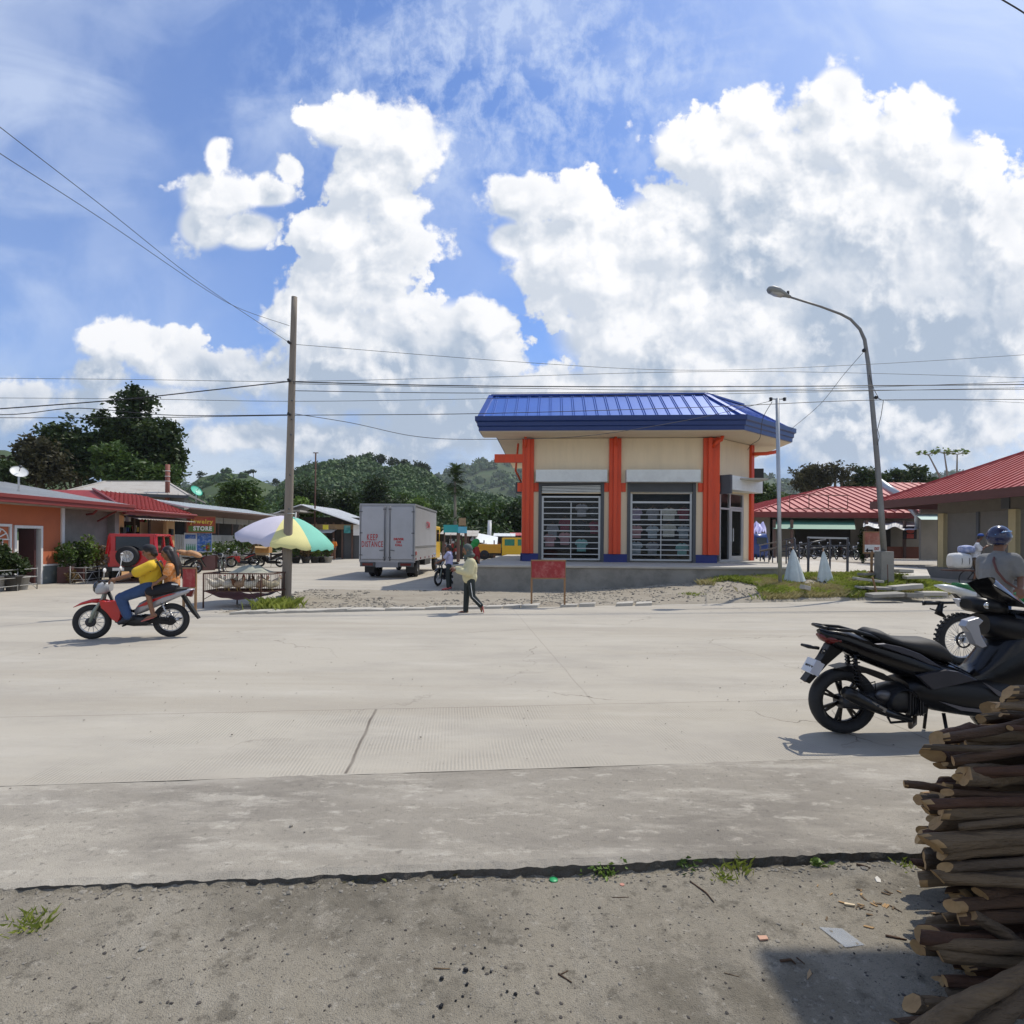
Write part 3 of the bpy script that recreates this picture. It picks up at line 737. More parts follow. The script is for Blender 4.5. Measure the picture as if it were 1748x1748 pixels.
# glass door on the angled wall
df = MB()
for a, b in ((.22, .29), (.92, 1.0), (1.92, 2.0)): df.box(a, b, 0, .09, .02, 2.6, mtx=CH)
df.box(.29, .92, 0, .09, 2.0, 2.07, mtx=CH).box(1.0, 1.92, 0, .09, 2.06, 2.13, mtx=CH).box(.22, 2.0, 0, .09, 2.6, 2.66, mtx=CH).box(.29, .92, 0, .09, .02, .12, mtx=CH)
dff = df.build('door_frame', alum, shop)
dl = MB().box(1.0, 1.09, -.01, .06, .05, 2.05, mtx=CH).box(1.83, 1.92, -.01, .06, .05, 2.05, mtx=CH).box(1.09, 1.83, -.01, .06, 1.96, 2.05, mtx=CH).box(1.09, 1.83, -.01, .06, .05, .25, mtx=CH)
d_ = dl.build('door', alum, shop); MB().box(1.0, 1.92, .02, .028, .2, 2.0, mtx=CH).build('pane', glassm, d_)
MB().box(1.12, 1.15, -.07, -.03, .8, 1.3, mtx=CH).build('handle', chrome, d_)
MB().box(.29, 1.92, .03, .038, .1, 2.6, mtx=CH).build('pane', glassm, shop)
MB().box(.2, 9.0, 4.6, 4.65, .05, 3.1).box(4.0, 4.05, 1.0, 4.6, .05, 3.1).build('partition_wall', interior, shop)
# things inside the windows: shirts on hangers, a display rail stand
rng = random.Random(5)
shirtcols = {'pale lilac': (0.57, 0.48, 0.63), 'pink': (0.75, 0.42, 0.42), 'light grey blue': (0.51, 0.6, 0.63), 'cream': (0.8, 0.8, 0.675), 'grey': (0.405, 0.42, 0.435), 'aqua': (0.375, 0.75, 0.69), 'black': (0.045, 0.045, 0.045), 'maroon': (0.33, 0.075, 0.105)}
def shirt(lx, lz, colname, label, w=.42, h=.5, sleeve=True, y=.24):
    c = shirtcols[colname]; m = mat('cloth_'+colname.replace(' ', '_'), c, .85, var=.15, scale=9, bump=.4, bscale=14)
    t = thing('hanging_shirt', label, 'shirt', (0, 0, 0), 0, 'shirts hanging in the shop windows')
    t.matrix_world = shop_mw @ Matrix.Translation((lx, y, lz))
    out = [(-w*.14, 0), (-w*.5, -.06), (-w*.62, -.2), (-w*.47, -.25), (-w*.42, -.17), (-w*.42, -h), (w*.42, -h), (w*.42, -.17), (w*.47, -.25), (w*.62, -.2), (w*.5, -.06), (w*.14, 0), (0, -.05)]
    b = MB().prism(out, -.02, .03, 'y'); b.build('cloth', m, t, bevel=.008)
    MB().tube([(-w*.42, 0, -.04), (0, 0, .045), (w*.42, 0, -.04)], .009, 5).tube([(0, 0, .045), (0, 0, .09), (.03, 0, .11), (.03, 0, .09)], .004, 4).build('hanger', mat('hanger_wood', (.45, .26, .14), .6), t)
    return t
shop_mw = Matrix.Translation((.37, 22.1, .812)) @ Matrix.Rotation(BR, 4, 'Z')
S = [(1.15, 1.22, 'grey', 'grey shirt highest on the left of the shuttered left window'), (1.62, 1.45, 'maroon', 'maroon shirt near the middle bar of the left window'), (1.05, .86, 'pink', 'pink top low at the left edge of the left window'),
     (1.62, .92, 'pink', 'salmon pink top beside the middle bar of the left window'), (2.25, 2.0, 'grey', 'dark grey shirt high in the right half of the left window'), (2.75, 2.0, 'black', 'black shirt at the top right of the left window'),
     (2.2, 1.38, 'black', 'black shirt at mid height right of the middle bar'), (2.25, .68, 'aqua', 'small aqua tank top low in the left window'), (2.75, 1.35, 'maroon', 'maroon shirt at the right edge of the left window'),
     (4.28, 1.86, 'pale lilac', 'pale lilac blouse upper left in the right window'), (4.9, 1.86, 'grey', 'grey shirt between lilac blouse and window centre bar'), (5.5, 1.86, 'cream', 'cream t-shirt with draped collar, brightest in the right window'), (6.05, 1.86, 'maroon', 'dark maroon shirt upper right in the right window'),
     (4.3, 1.2, 'pink', 'dusty pink top at the left of the right window'), (4.9, 1.2, 'light grey blue', 'grey blue shirt left of the centre bar in right window'), (5.5, 1.25, 'cream', 'long cream top below the brightest t-shirt'), (6.05, 1.2, 'light grey blue', 'grey blue shirt at right edge of right window'),
     (4.3, .6, 'light grey blue', 'blue shorts set low left in the right window'), (4.9, .58, 'grey', 'grey folded shirt low in the right window'), (6.0, .55, 'aqua', 'aqua shirt low right in the right window')]
for x_, z_, c_, l_ in S: shirt(x_, z_+.18, c_, l_, w=.40 if c_ != 'cream' else .5, h=.48)

# display stand behind the glass door
t = thing('mannequin', 'dark clothed display figure behind the glass shop door', 'mannequin'); t.matrix_world = shop_mw @ CH @ Matrix.Translation((1.45, .8, .05))
MB().lathe([(.14, 0), (.14, .03), (.02, .05), (.02, .6)], n=10).build('stand', chrome, t)
MB().lathe([(.16, .55), (.2, .7), (.14, 1.0), (.2, 1.25), (.19, 1.38), (.06, 1.46), (.05, 1.55)], n=14).build('torso', mat('display_cloth', (.03, .03, .035), .8), t)

# ------------------------------------------------------------------ generic pitched / lean-to roofs
def roof_sheet(mb, e0, e1, t1, t0, th=.03, mi=0, rib=0, rw=.03, rh=.035):
    e0, e1, t1, t0 = [Vector(p) for p in (e0, e1, t1, t0)]
    n = (e1-e0).cross(t0-e0).normalized()
    if n.z < 0: n = -n
    vs = [e0, e1, t1, t0] + [p-n*th for p in (e0, e1, t1, t0)]
    mb.add(vs, [(0, 1, 2, 3), (7, 6, 5, 4), (0, 4, 5, 1), (1, 5, 6, 2), (2, 6, 7, 3), (3, 7, 4, 0)], mi)
    if rib:
        L_ = (e1-e0).length; k = max(2, int(L_/rib)); d = (e1-e0)/L_
        up = n.cross(d); up = up if up.z > 0 else -up
        hgt = (t0-e0).dot(up); l0 = (t0-e0).dot(d); r0 = (t1-e0).dot(d)
        for i in range(k+1):
            a = i*L_/k; hh = hgt
            if a < l0-1e-3: hh = hgt*a/l0
            if a > r0+1e-3: hh = min(hh, hgt*(L_-a)/max(1e-6, L_-r0))
            if hh < .08: continue
            p = e0+d*a
            mb.bar(p+n*rh/2, p+up*hh+n*rh/2, rw, rh, mi, up=n)
maroon = mat('maroon_fascia', (.20, .03, .025), .5, var=.1, scale=2, stain=(.12, .03, .03), samt=.3)
greyroof = mat('weathered_tin_roof', (.56, .56, .54), .5, metal=.15, var=.08, scale=.8, stain=(.42, .38, .33), samt=.4, stretch=(1, .3, 1))
oldtin = mat('old_dull_tin', (.42, .39, .34), .7, var=.15, scale=1.2, stain=(.2, .16, .12), samt=.6)
redtile = mat('red_tile_roofing', (.34, .04, .03), .5, var=.15, scale=3, stain=(.2, .03, .025), samt=.4)
redroof = mat('red_ribbed_roofing', (.38, .048, .045), .6, metal=.0, var=.08, scale=.7, stain=(.5, .17, .17), samt=.35)
brownf = mat('brown_eave_board', (.13, .075, .055), .75, var=.15)
orangewall = mat('orange_stucco', (.48, .135, .055), .85, var=.08, scale=1, stain=(.33, .10, .05), samt=.3, bump=.1)
greywall = mat('unpainted_block_wall', (.25, .235, .205), .95, var=.15, scale=2, stain=(.15, .14, .12), samt=.5, bump=.3)
dado = mat('grey_green_dado', (.16, .18, .17), .8, var=.15)
peach = mat('peach_paint', (.60, .36, .17), .75, var=.08)
ply = mat('plywood', (.33, .22, .12), .8, var=.2)
# A: orange house on the left, long eave towards the street
A = thing('orange_house', 'orange walled house with white arched window and pale tin roof, nearest on the left', 'house', (-15.8, 0, 0))
w = MB(); 
w.box(-.15, 0, 12, 18.62, .62, 2.75).box(-.15, 0, 18.62, 19.62, 1.86, 2.75).box(-.15, 0, 19.62, 20.5, .62, 2.75).box(-6, -.15, 12, 12.15, 0, 2.75)
w.build('wall', orangewall, A)
MB().box(-.16, .02, 12, 18.6, 0, .60).box(-.16, .02, 19.64, 20.5, 0, .60).build('dado', dado, A)
MB().box(-.15, .035, 12, 18.6, .60, .66).box(-.15, .035, 19.64, 20.5, .60, .66).box(-.1, .06, 20.5, 20.62, 0, 2.75).build('trim', white, A)
f = MB().box(-.12, .05, 18.56, 18.64, 0, 1.95).box(-.12, .05, 19.60, 19.68, 0, 1.95).box(-.12, .05, 18.64, 19.60, 1.86, 1.95); fr = f.build('door_frame', white, A)
MB().box(-.5, .02, 19.35, 19.42, .0, 1.85).build('door', mat('dark_red_wood_door', (.06, .02, .018), .6), A)
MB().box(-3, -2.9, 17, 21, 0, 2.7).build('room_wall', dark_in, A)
wn = MB().box(-.02, .05, 17.28, 17.36, .9, 1.98).box(-.02, .05, 18.38, 18.46, .9, 1.98).box(-.02, .05, 17.36, 18.38, .9, .98).box(-.02, .05, 17.36, 18.38, 1.9, 1.98)
for k in range(1, 4): wn.box(.0, .04, 17.36+k*.255-.02, 17.36+k*.255+.02, .98, 1.5)
for z in (1.2, 1.5): wn.box(.0, .04, 17.36, 18.38, z-.02, z+.02)
for k in range(1, 6):
    a = PI*k/6; wn.bar((.02, 17.87+.1*math.cos(a), 1.5+.08*math.sin(a)), (.02, 17.87+.46*math.cos(a), 1.5+.37*math.sin(a)), .03, .03)
wn.tube([(.02, 17.87+.47*math.cos(PI*k/10), 1.5+.37*math.sin(PI*k/10)) for k in range(11)], .02, 6)
w0 = wn.build('window', white, A); MB().box(-.03, -.02, 17.3, 18.4, .95, 1.95).build('pane', darkglass, w0)
# block wall continuing behind, in the shade of the long eave
B2 = MB().box(-.5, -.3, 20.62, 23.6, 0, 2.75).box(-.5, .0, 23.3, 23.55, 0, 2.7); B2.build('side_wall', greywall, A)
rA = MB(); roof_sheet(rA, (.62, 12, 2.86), (.62, 23.4, 2.86), (-4.5, 23.4, 3.75), (-4.5, 12, 3.75), .04, 0, .3, .02, .02)
rA.build('roof', greyroof, A)
MB().box(.6, .72, 12, 23.4, 2.62, 2.84).box(.66, .76, 12, 23.4, 2.76, 2.88).build('fascia', maroon, A, bevel=.01)
MB().box(-.3, .6, 12, 23.4, 2.60, 2.64).build('soffit', mat('grey_soffit', (.35, .32, .27), .8), A)
MB().bar((.55, 22.6, 2.6), (-.2, 22.6, 2.2), .05, .05).tube([(.5, 21.6, 2.6), (.35, 21.6, 2.45), (.1, 21.6, 2.42)], .04).build('downpipe', maroon, A)
# satellite dishes
def dish(name, loc, rz, tilt, label, m_, r=.5):
    t = thing(name, label, 'dish', loc, rz)
    pr = [(0, 0)] + [(r*k/6, .16*r*(k/6)**2) for k in range(1, 7)] + [(r*.98, .17*r)]
    d = MB().lathe(pr, n=24, axis='z'); o = d.build('reflector', m_, t); o.rotation_euler = (tilt, 0, 0); o.location = (0, 0, .75)
    MB().tube([(0, 0, 0), (0, 0, .5), (0, .0, .73)], .03).build('mast', galv, t)
    MB().tube([(0, 0, .06), (0, 0, .55*r*2)], .012, 6).ball((0, 0, r*1.1), .05).build('feed_arm', gunmetal, o)
    return t
dish('satellite_dish', (-16.6, 19.7, 3.0), .9, math.radians(50), 'white satellite dish tilted on the tin roof of the orange house', mat('dish_white', (.62, .63, .60), .5), .25)
# B: little store with red tile roof
Bt = thing('tiled_store', 'small peach store with red tile roof and a dark open counter, behind the red jeep', 'store', (-16.1, 0, 0))
b = MB().box(-.15, 0, 23.6, 24.3, 0, 2.7).box(-.15, 0, 27.3, 27.8, 0, 2.7).box(-.15, 0, 24.3, 27.3, 0, .9).box(-5, 0, 27.8, 27.95, 0, 2.7); b.build('wall', peach, Bt)
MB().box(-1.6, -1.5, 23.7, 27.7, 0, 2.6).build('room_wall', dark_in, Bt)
sh = MB(); r5 = random.Random(2)
for k in range(46):
    y = 24.4+r5.random()*2.8; z = .95+.45*r5.randint(0, 3); hh = .12+r5.random()*.22
    sh.box(-1.1, -.98, y, y+.1+.12*r5.random(), z, z+hh, r5.randint(0, 4))
sh.build('shelf_goods', [mat('pack_red', (.4, .05, .04), .5), mat('pack_white', (.6, .6, .58), .5), mat('pack_green', (.1, .3, .1), .5), mat('pack_yellow', (.6, .45, .08), .5), mat('pack_blue', (.07, .15, .4), .5)], Bt)
MB().box(-.2, -.12, 25.15, 25.25, .9, 2.6).box(-.2, -.12, 26.2, 26.3, .9, 2.6).build('post', mat('dark_wood', (.06, .035, .02), .7), Bt)
rB = MB(); roof_sheet(rB, (.75, 23.1, 2.72), (.75, 28.2, 2.72), (-1.5, 28.0, 3.56), (-1.5, 24.6, 3.56), .05)
roof_sheet(rB, (.75, 23.1, 2.72), (-1.5, 24.6, 3.56), (-5.5, 24.6, 3.56), (-5.5, 23.1, 2.72), .05)
for k in range(1, 12):      # tile courses
    t_ = k/12; a = Vector((.75, 23.1, 2.75)).lerp(Vector((-1.5, 24.6, 3.59)), t_); c = Vector((.75, 28.2, 2.75)).lerp(Vector((-1.5, 28.0, 3.59)), t_)
    rB.bar(a, c, .05, .03)
for k in range(1, 18):
    a = Vector((.75, 23.1+5.1*k/18, 2.75)); top = min(1, min((a.y-23.1)/1.5, (28.2-a.y)/.3)); c = a+Vector((-2.25*top, 0, .84*top)); rB.bar(a, c, .05, .035)
rB.build('roof', redtile, Bt)
MB().box(.72, .86, 23.1, 28.2, 2.50, 2.70).tube([(.9, 23.1, 2.66), (.9, 28.2, 2.66)], .06).bar((.75, 23.1, 2.78), (-1.5, 24.6, 3.62), .1, .06).build('fascia', maroon, Bt)
aw = MB(); n = 44
for k in range(n):
    y0 = 23.9+4.2*k/n; y1 = y0+4.2/n; aw.add([(.02, y0, 2.52), (.95, y0, 2.32+.04*(k % 2)), (.95, y1, 2.32+.04*((k+1) % 2)), (.02, y1, 2.52)], [(0, 1, 2, 3)])
aw.build('awning', oldtin, Bt)
for y in (24.15, 27.55): MB().box(.0, .14, y-.09, y+.09, 1.7, 2.0).build('wall_lamp', blackm, Bt)
# old hipped tin roof behind
C3 = thing('old_tin_house', 'house with old dull hipped tin roof behind the red tiled store', 'house', (-19, 0, 0))
MB().prism([(-6, 34.2), (-1.5, 36.6), (-4.2, 43), (-10.5, 40.5)], 0, 4.12, 'z').build('wall', greywall, C3)
rr = MB(); q_ = P(180, 822, 37.2); q2 = P(284, 822, 39.2); e = [(-6.2, 33.2, 4.2), (-.9, 36.0, 4.2), (-4.0, 44, 4.2), (-11, 41, 4.2)]; tp = [(q_.x+19, q_.y, q_.z), (q2.x+19, q2.y, q2.z)]
roof_sheet(rr, e[0], e[1], tp[1], tp[0], .05, 0, .5); roof_sheet(rr, e[3], e[0], tp[0], tp[0], .05, 0, .5); roof_sheet(rr, e[1], e[2], tp[1], tp[1], .05, 0, .5)
rr.bar(tp[0], tp[1], .14, .1); rr.bar(e[0], tp[0], .14, .1); rr.bar(e[1], tp[1], .14, .1); rr.build('roof', oldtin, C3)
MB().bar((-6.2, 33.2, 4.1), (-.9, 36.0, 4.1), .06, .16).build('fascia', gunmetal, C3)
t = thing('roof_chimney', 'tall banded rust red pipe chimney above the old tin roof', 'chimney', (X(285, 36), 36.0, 4.9))
MB().tube([(0, 0, -1.6), (0, 0, Z(793, 36, 285)-4.9)], .13, 14).build('pipe', mat('rust_red_pipe', (.22, .07, .045), .7), t)
for z in (.15, .45, .78): MB().torus((0, 0, z), .135, .02, 20, 6, 'z').build('band', white, t)
dish('satellite_dish', (X(334, 34), 34, 3.55), 1.2, math.radians(55), 'green satellite dish at the edge of the old tin roof', mat('dish_green', (.05, .42, .28), .5), .36)
# C: long house with white tin roof, sign boards
Ch = thing('long_store', 'long low store with white tin roof and white corrugated front wall', 'store', (-16.6, 0, 0))
b = MB().box(-.1, 0, 28.2, 38.6, 0, 1.75); 
for k in range(70): b.box(0, .03, 28.2+k*.149, 28.27+k*.149, 0, 1.75)
b.build('wall', mat('white_corrugated', (.56, .55, .50), .6, var=.1, stain=(.4, .38, .34), samt=.4), Ch)
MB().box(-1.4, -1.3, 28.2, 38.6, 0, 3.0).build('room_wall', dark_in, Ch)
m = MB()
for k in range(6): m.box(-.05, .0, 28.9+k*1.62, 30.4+k*1.62, 2.42, 2.74)
m.build('upper_panel', mat('grey_fibre_panel', (.33, .31, .26), .8), Ch)
for k in range(7): MB().box(-.1, -.04, 28.2+k*1.66, 28.3+k*1.66, 1.75, 2.75).build('post', brownf, Ch)
rC = MB(); roof_sheet(rC, (1.2, 28.0, 3.02), (1.2, 38.8, 3.02), (-1.0, 38.8, 3.45), (-1.0, 28.0, 3.45), .04, 0, .33)
rC.build('roof', mat('white_tin_roof', (.66, .68, .66), .45, metal=.1, var=.05), Ch)
MB().box(1.15, 1.22, 28.0, 38.8, 2.99, 3.05).add([(1.2, 28, 2.98), (1.2, 38.8, 2.98), (.0, 38.8, 2.74), (0, 28, 2.74)], [(0, 1, 2, 3)]).build('eave_board', mat('brown_eave', (.15, .09, .07), .7), Ch)
# signs on it
t = thing('store_sign', 'red and yellow framed STORE sign hanging under the long eave', 'sign', (X(318, 27.9), 27.9, Z(910, 27.9, 335)), math.radians(40))
t.scale = (.72, .72, .66)
MB().box(0, 1.75, -.04, .04, 0, 1.25).build('board', mat('sign_red', (.33, .04, .02), .6, var=.35, scale=3, stain=(.4, .2, .03), samt=.6), t)
MB().box(.1, 1.65, -.05, -.04, .1, .52).build('green_band', mat('sign_green', (.09, .17, .03), .6, var=.3), t)
MB().box(0, 1.75, -.07, -.045, 0, .07).box(0, 1.75, -.07, -.045, 1.18, 1.25).box(0, .05, -.07, -.045, .07, 1.18).box(1.7, 1.75, -.07, -.045, .07, 1.18).build('frame', mat('sign_frame', (.25, .10, .03), .6), t)
text('STORE', .42, 'lettering', mat('sign_white', (.75, .72, .62), .5), t, (.95, -.065, .33), sx=.8, bold=.02)
text('Jewelry', .42, 'lettering', mat('sign_yellow', (.68, .47, .05), .5), t, (.9, -.065, .84), sx=.9, bold=.015)
t = thing('drinks_poster', 'blue and white drinks poster on the corrugated wall below the STORE sign', 'poster', (X(314, 28.15), 28.15, Z(943, 28.15, 330)), math.radians(40))
t.scale = (.9, .9, .82)
MB().box(0, 1.35, -.02, .02, 0, 1.15).build('board', mat('poster_white', (.6, .64, .68), .5), t)
MB().box(.62, 1.33, -.03, -.02, .05, 1.13).box(.04, .55, -.03, -.02, .8, 1.05).build('blue_field', mat('poster_blue', (.03, .12, .42), .5, var=.4, scale=6, stain=(.4, .5, .65), samt=.8, sscale=8), t)
bt = MB()
for k in range(5): bt.lathe([(.035, .12), (.04, .3), (.02, .4), (.015, .5)], (.12+k*.1, -.035, .0), 8, 'z')
bt.build('bottle_picture', mat('poster_green', (.1, .3, .2), .5), t)
MB().box(1.05, 1.25, -.035, -.03, .1, .42).build('red_patch', mat('poster_red', (.5, .05, .03), .5), t)
# D: far side street: house with bright sloping roof
Dh = thing('market_house', 'open fronted house with bright white sloping roof left of the truck', 'house', (0, 47, 0))
x0, x1 = X(505, 47), X(616, 47)
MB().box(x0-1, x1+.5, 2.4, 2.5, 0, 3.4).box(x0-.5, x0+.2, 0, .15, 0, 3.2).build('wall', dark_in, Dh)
r = MB(); roof_sheet(r, (X(613, 46), -1.3, Z(897, 46)), (X(613, 46)+.6, 6, Z(897, 46)), (X(520, 46)-.2, 6, Z(862, 46)), (X(520, 46)-.2, -1.3, Z(864, 46)), .06, 0, .4)
roof_sheet(r, (X(455, 46), -1.3, Z(884, 46)), (X(455, 46), 5, Z(884, 46)), (X(520, 46)-.25, 5, Z(864, 46)), (X(520, 46)-.25, -1.3, Z(864, 46)), .06)
r.build('roof', mat('bright_white_tin', (.78, .78, .76), .45), Dh)
m = MB()
for px in (527, 540, 556, 570, 585, 602): m.box(X(px, 47)-.06, X(px, 47)+.06, -.2, -.08, 0, 2.9)
m.build('post', brownf, Dh)
MB().box(X(525, 47), X(614, 47), -.3, -.22, 2.35, 2.75).build('sign_beam', ply, Dh)
MB().box(X(586, 47), X(613, 47), -.05, .0, 0, 2.3).build('wall_panel', gunmetal, Dh)
MB().add([(X(505, 46.9), -1.6, 2.05), (X(575, 46.9), -1.6, 2.05), (X(575, 46.9), -.1, 2.35), (X(505, 46.9), -.1, 2.35)], [(0, 1, 2, 3)]).build('awning', mat('thin_white_sheet', (.6, .6, .58), .6), Dh)
def board(name, label, px0, px1, py0, py1, D, m_, th=.06, group=None, cat='sign'):
    a = P(px0, py1, D); b_ = P(px1, py0, D)
    t = thing(name, label, cat, (a.x, D, a.z), 0, group)
    MB().box(0, b_.x-a.x, 0, th, 0, b_.z-a.z).build('panel', m_, t)
    return t, b_.x-a.x, b_.z-a.z
teal = mat('teal_tarp', (.03, .34, .33), .6, var=.1); tealdk = mat('teal_board', (.04, .25, .24), .6, var=.4, scale=4, stain=(.5, .6, .6), samt=.6)
board('shop_sign', 'small teal shop sign under the white roof end', 587, 598, 897, 910, 46.2, tealdk)
board('shop_sign', 'white paper notice at the white roof corner beside the truck', 603, 613, 896, 914, 46.2, white)
board('shop_sign', 'yellow sign above the green umbrella tip', 551, 560, 896, 904, 45, mat('sign_bright_yellow', (.7, .6, .05), .6))
for px0, px1, py0, py1, l in ((455, 487, 874, 879, 'grey flat tin roof edge behind the pole, upper one'), (478, 512, 868, 873, 'narrow grey tin roof edge poking out left of the pole')):
    a = P(px0, py1, 44); c = P(px1, py0, 44)
    tt = thing('shed_roof', l, 'roof', (a.x, 44, a.z)); MB().box(0, c.x-a.x, 0, 3, 0, .12).build('sheet', oldtin, tt); MB().box(.2, .3, .2, .3, -a.z, 0).box(c.x-a.x-.3, c.x-a.x-.2, .2, .3, -a.z, 0).build('post', brownf, tt)
# ------------------------------------------------------------------ right hand halls
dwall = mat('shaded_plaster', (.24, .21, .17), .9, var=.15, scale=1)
Fh = thing('market_hall', 'long hall with red ribbed hipped roof and green awning across the plaza', 'hall', (0, 0, 0))
D0 = 44.0
fx0, fx1 = X(1316, D0), X(1600, D0)
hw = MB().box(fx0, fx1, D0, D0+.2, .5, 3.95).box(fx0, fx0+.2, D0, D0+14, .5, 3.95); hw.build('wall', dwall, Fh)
ez = Z(874, 42.8, 1400); rz = Z(831, 50, 1440)
e0 = (X(1285, 42.8), 42.8, ez); e1 = (X(1560, 42.8)+1.2, 42.8, ez); r0 = (X(1416, 50.5), 50.5, rz); r1 = (X(1505, 50.5), 50.5, rz)
r = MB(); roof_sheet(r, e0, e1, (X(1505, 50.5), 50.5, rz), r0, .06, 0, .62, .06, .09)
roof_sheet(r, (e0[0], 58, ez), e0, r0, r0, .06, 0, .62, .06, .08)
roof_sheet(r, e1, (e1[0], 58, ez), r1, r1, .06, 0, .62, .06, .08)
r.bar(r0, r1, .25, .12); r.bar(e0, r0, .22, .12); r.bar(e1, r1, .22, .12)
rob = r.build('roof', redroof, Fh)
MB().box(e0[0], e1[0], 42.72, 42.82, ez-.42, ez-.02).box(e0[0]-.1, e0[0], 42.72, 57, ez-.42, ez-.02).build('fascia', maroon, Fh)
MB().add([(X(1319, 41.3), 41.3, Z(903, 41.3, 1390)), (X(1460, 41.3), 41.3, Z(903, 41.3, 1390)), (X(1457, 43.9), 43.9, Z(885, 43.9, 1390)), (X(1318, 43.9), 43.9, Z(885, 43.9, 1390))], [(0, 1, 2, 3)]).build('awning', mat('green_awning_sheet', (.07, .22, .15), .6, var=.12, scale=1.5), Fh)
wv = MB(); n = 26; ps_ = []
for k in range(n+1):
    t_ = k/n; px = 1473+t_*118; dz = .10*math.sin(t_*17)+.05*math.sin(t_*31); ps_ += [(X(px, 40.6), 40.6, Z(899+4*t_, 40.6, 1500)+dz-.05), (X(px, 43.9), 43.9, Z(889+1*t_, 43.9, 1500)+dz*.4)]
wv.add(ps_, [(2*k, 2*k+2, 2*k+3, 2*k+1) for k in range(n)]); wv.build('tin_awning', mat('bright_tin', (.62, .63, .62), .4, metal=.2), Fh)
m = MB()
for px in (1322, 1352, 1480, 1503, 1545, 1590): m.box(X(px, 41.5)-.08, X(px, 41.5)+.08, 41.5, 41.66, .5, 3.2)
m.build('post', brownf, Fh)
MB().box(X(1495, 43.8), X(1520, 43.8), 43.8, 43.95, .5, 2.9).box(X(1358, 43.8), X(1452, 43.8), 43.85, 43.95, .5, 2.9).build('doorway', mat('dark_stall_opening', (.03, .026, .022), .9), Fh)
MB().box(X(1512, 41.8), X(1575, 41.8), 41.6, 41.8, .5, 1.35).build('low_wall', mat('brick_red_wall', (.20, .07, .04), .85), Fh)
t, ww, hh = board('picture_sign', 'small red and black picture sign under the wavy tin awning', 1542, 1565, 899, 920, 41.2, mat('sign_black', (.03, .02, .02), .6), group=None)
MB().ball((ww*.5, -.03, hh*.65), (ww*.3, .02, hh*.2)).box(ww*.25, ww*.75, -.04, -.02, .05, hh*.4).build('red_motif', mat('motif_red', (.5, .08, .05), .6), t)
# torn white sack on the roof and small frame of wire
t = thing('torn_sheet', 'torn white sheet lying on the red hall roof', 'sheet', (0, 0, 0))
v = [P(px, py, 44.6+(875-py)*.17) + Vector((0, -.12, .1)) for px, py in ((1385, 871), (1410, 866), (1432, 868), (1442, 862), (1446, 853), (1449, 866), (1438, 872), (1410, 874))]
v2 = [p+Vector((0, 0, .05)) for p in v]; n = len(v)
MB().add(v+v2, [tuple(range(n)), tuple(range(n, 2*n))]+[(i, (i+1) % n, n+(i+1) % n, n+i) for i in range(n)]).build('cloth', white, t)
t = thing('wire_frame', 'thin rusty frame standing over the red hall roof', 'frame', (0, 0, 0)); m = MB()
q = [P(1348, 868, 43.5), P(1348, 844, 43.5), P(1447, 846, 43.5), P(1447, 868, 43.5)]
m.tube(q, .03, 5); m.tube([P(1381, 868, 43.5), P(1381, 845, 43.5)], .03, 5); m.tube([P(1414, 868, 43.5), P(1414, 845, 43.5)], .03, 5); m.tube([q[0], q[3]], .03, 5)
m.build('frame', rust, t)
# further red roofs
t = thing('back_hall', 'second red roofed hall further back, right of the silver ducts', 'hall'); r = MB()
roof_sheet(r, (X(1500, 56), 56, Z(852, 56, 1550)), (X(1640, 56), 56, Z(852, 56, 1550)), (X(1640, 62), 62, Z(824, 62, 1550)), (X(1514, 62), 62, Z(824, 62, 1550)), .06, 0, .8, .06, .08)
r.build('roof', redroof, t); MB().box(X(1500, 57), X(1650, 57), 57, 57.2, .4, Z(853, 57, 1550)).build('wall', dwall, t)
t = thing('side_hall', 'low red roof between the main hall and the right shuttered building', 'hall'); r = MB()
roof_sheet(r, (X(1540, 38), 38, Z(868, 38, 1580)), (X(1640, 38), 38, Z(867, 38, 1580)), (X(1640, 43), 43, Z(852, 43, 1580)), (X(1556, 43), 43, Z(852, 43, 1580)), .05, 0, .6, .05, .06)
r.build('roof', redroof, t); MB().box(X(1572, 39), X(1640, 39), 39, 39.2, .5, Z(868, 39, 1580)).build('wall', dwall, t)
MB().add([(X(1572, 36.6), 36.6, Z(887, 36.6, 1590)), (X(1640, 36.6), 36.6, Z(887, 36.6, 1590)), (X(1620, 38.9), 38.9, Z(877, 38.9, 1590)), (X(1560, 38.9), 38.9, Z(877, 38.9, 1590))], [(0, 1, 2, 3)]).build('awning', mat('pale_green_tin', (.35, .5, .42), .5), t)
t = thing('left_red_hall', 'strip of red roof seen just right of the shop corner', 'hall'); r = MB()
roof_sheet(r, (X(1270, 60), 60, Z(882, 60, 1300)), (X(1330, 60), 60, Z(882, 60, 1300)), (X(1345, 68), 68, Z(860, 68, 1310)), (X(1270, 68), 68, Z(860, 68, 1310)), .06, 0, .8, .06, .08)
r.build('roof', redroof, t); MB().box(X(1270, 61), X(1335, 61), 61, 61.2, .4, Z(884, 61, 1300)).build('wall', maroon, t)
# silver ducts leaning on the roof
for i, (a, b_, l) in enumerate((((1500, 822, 45), (1530, 843, 44), 'upper silver duct slanting down the hall roof'), ((1543, 855, 41), (1566, 880, 40.6), 'lower silver duct bending down beside the awning'))):
    t = thing('silver_duct', l, 'duct', (0, 0, 0)); MB().tube([P(*a), P(*b_), P(b_[0]+1, b_[1]+(2 if i == 0 else 22), b_[2])], .28 if i == 0 else .2, 12).build('pipe', galv, t)
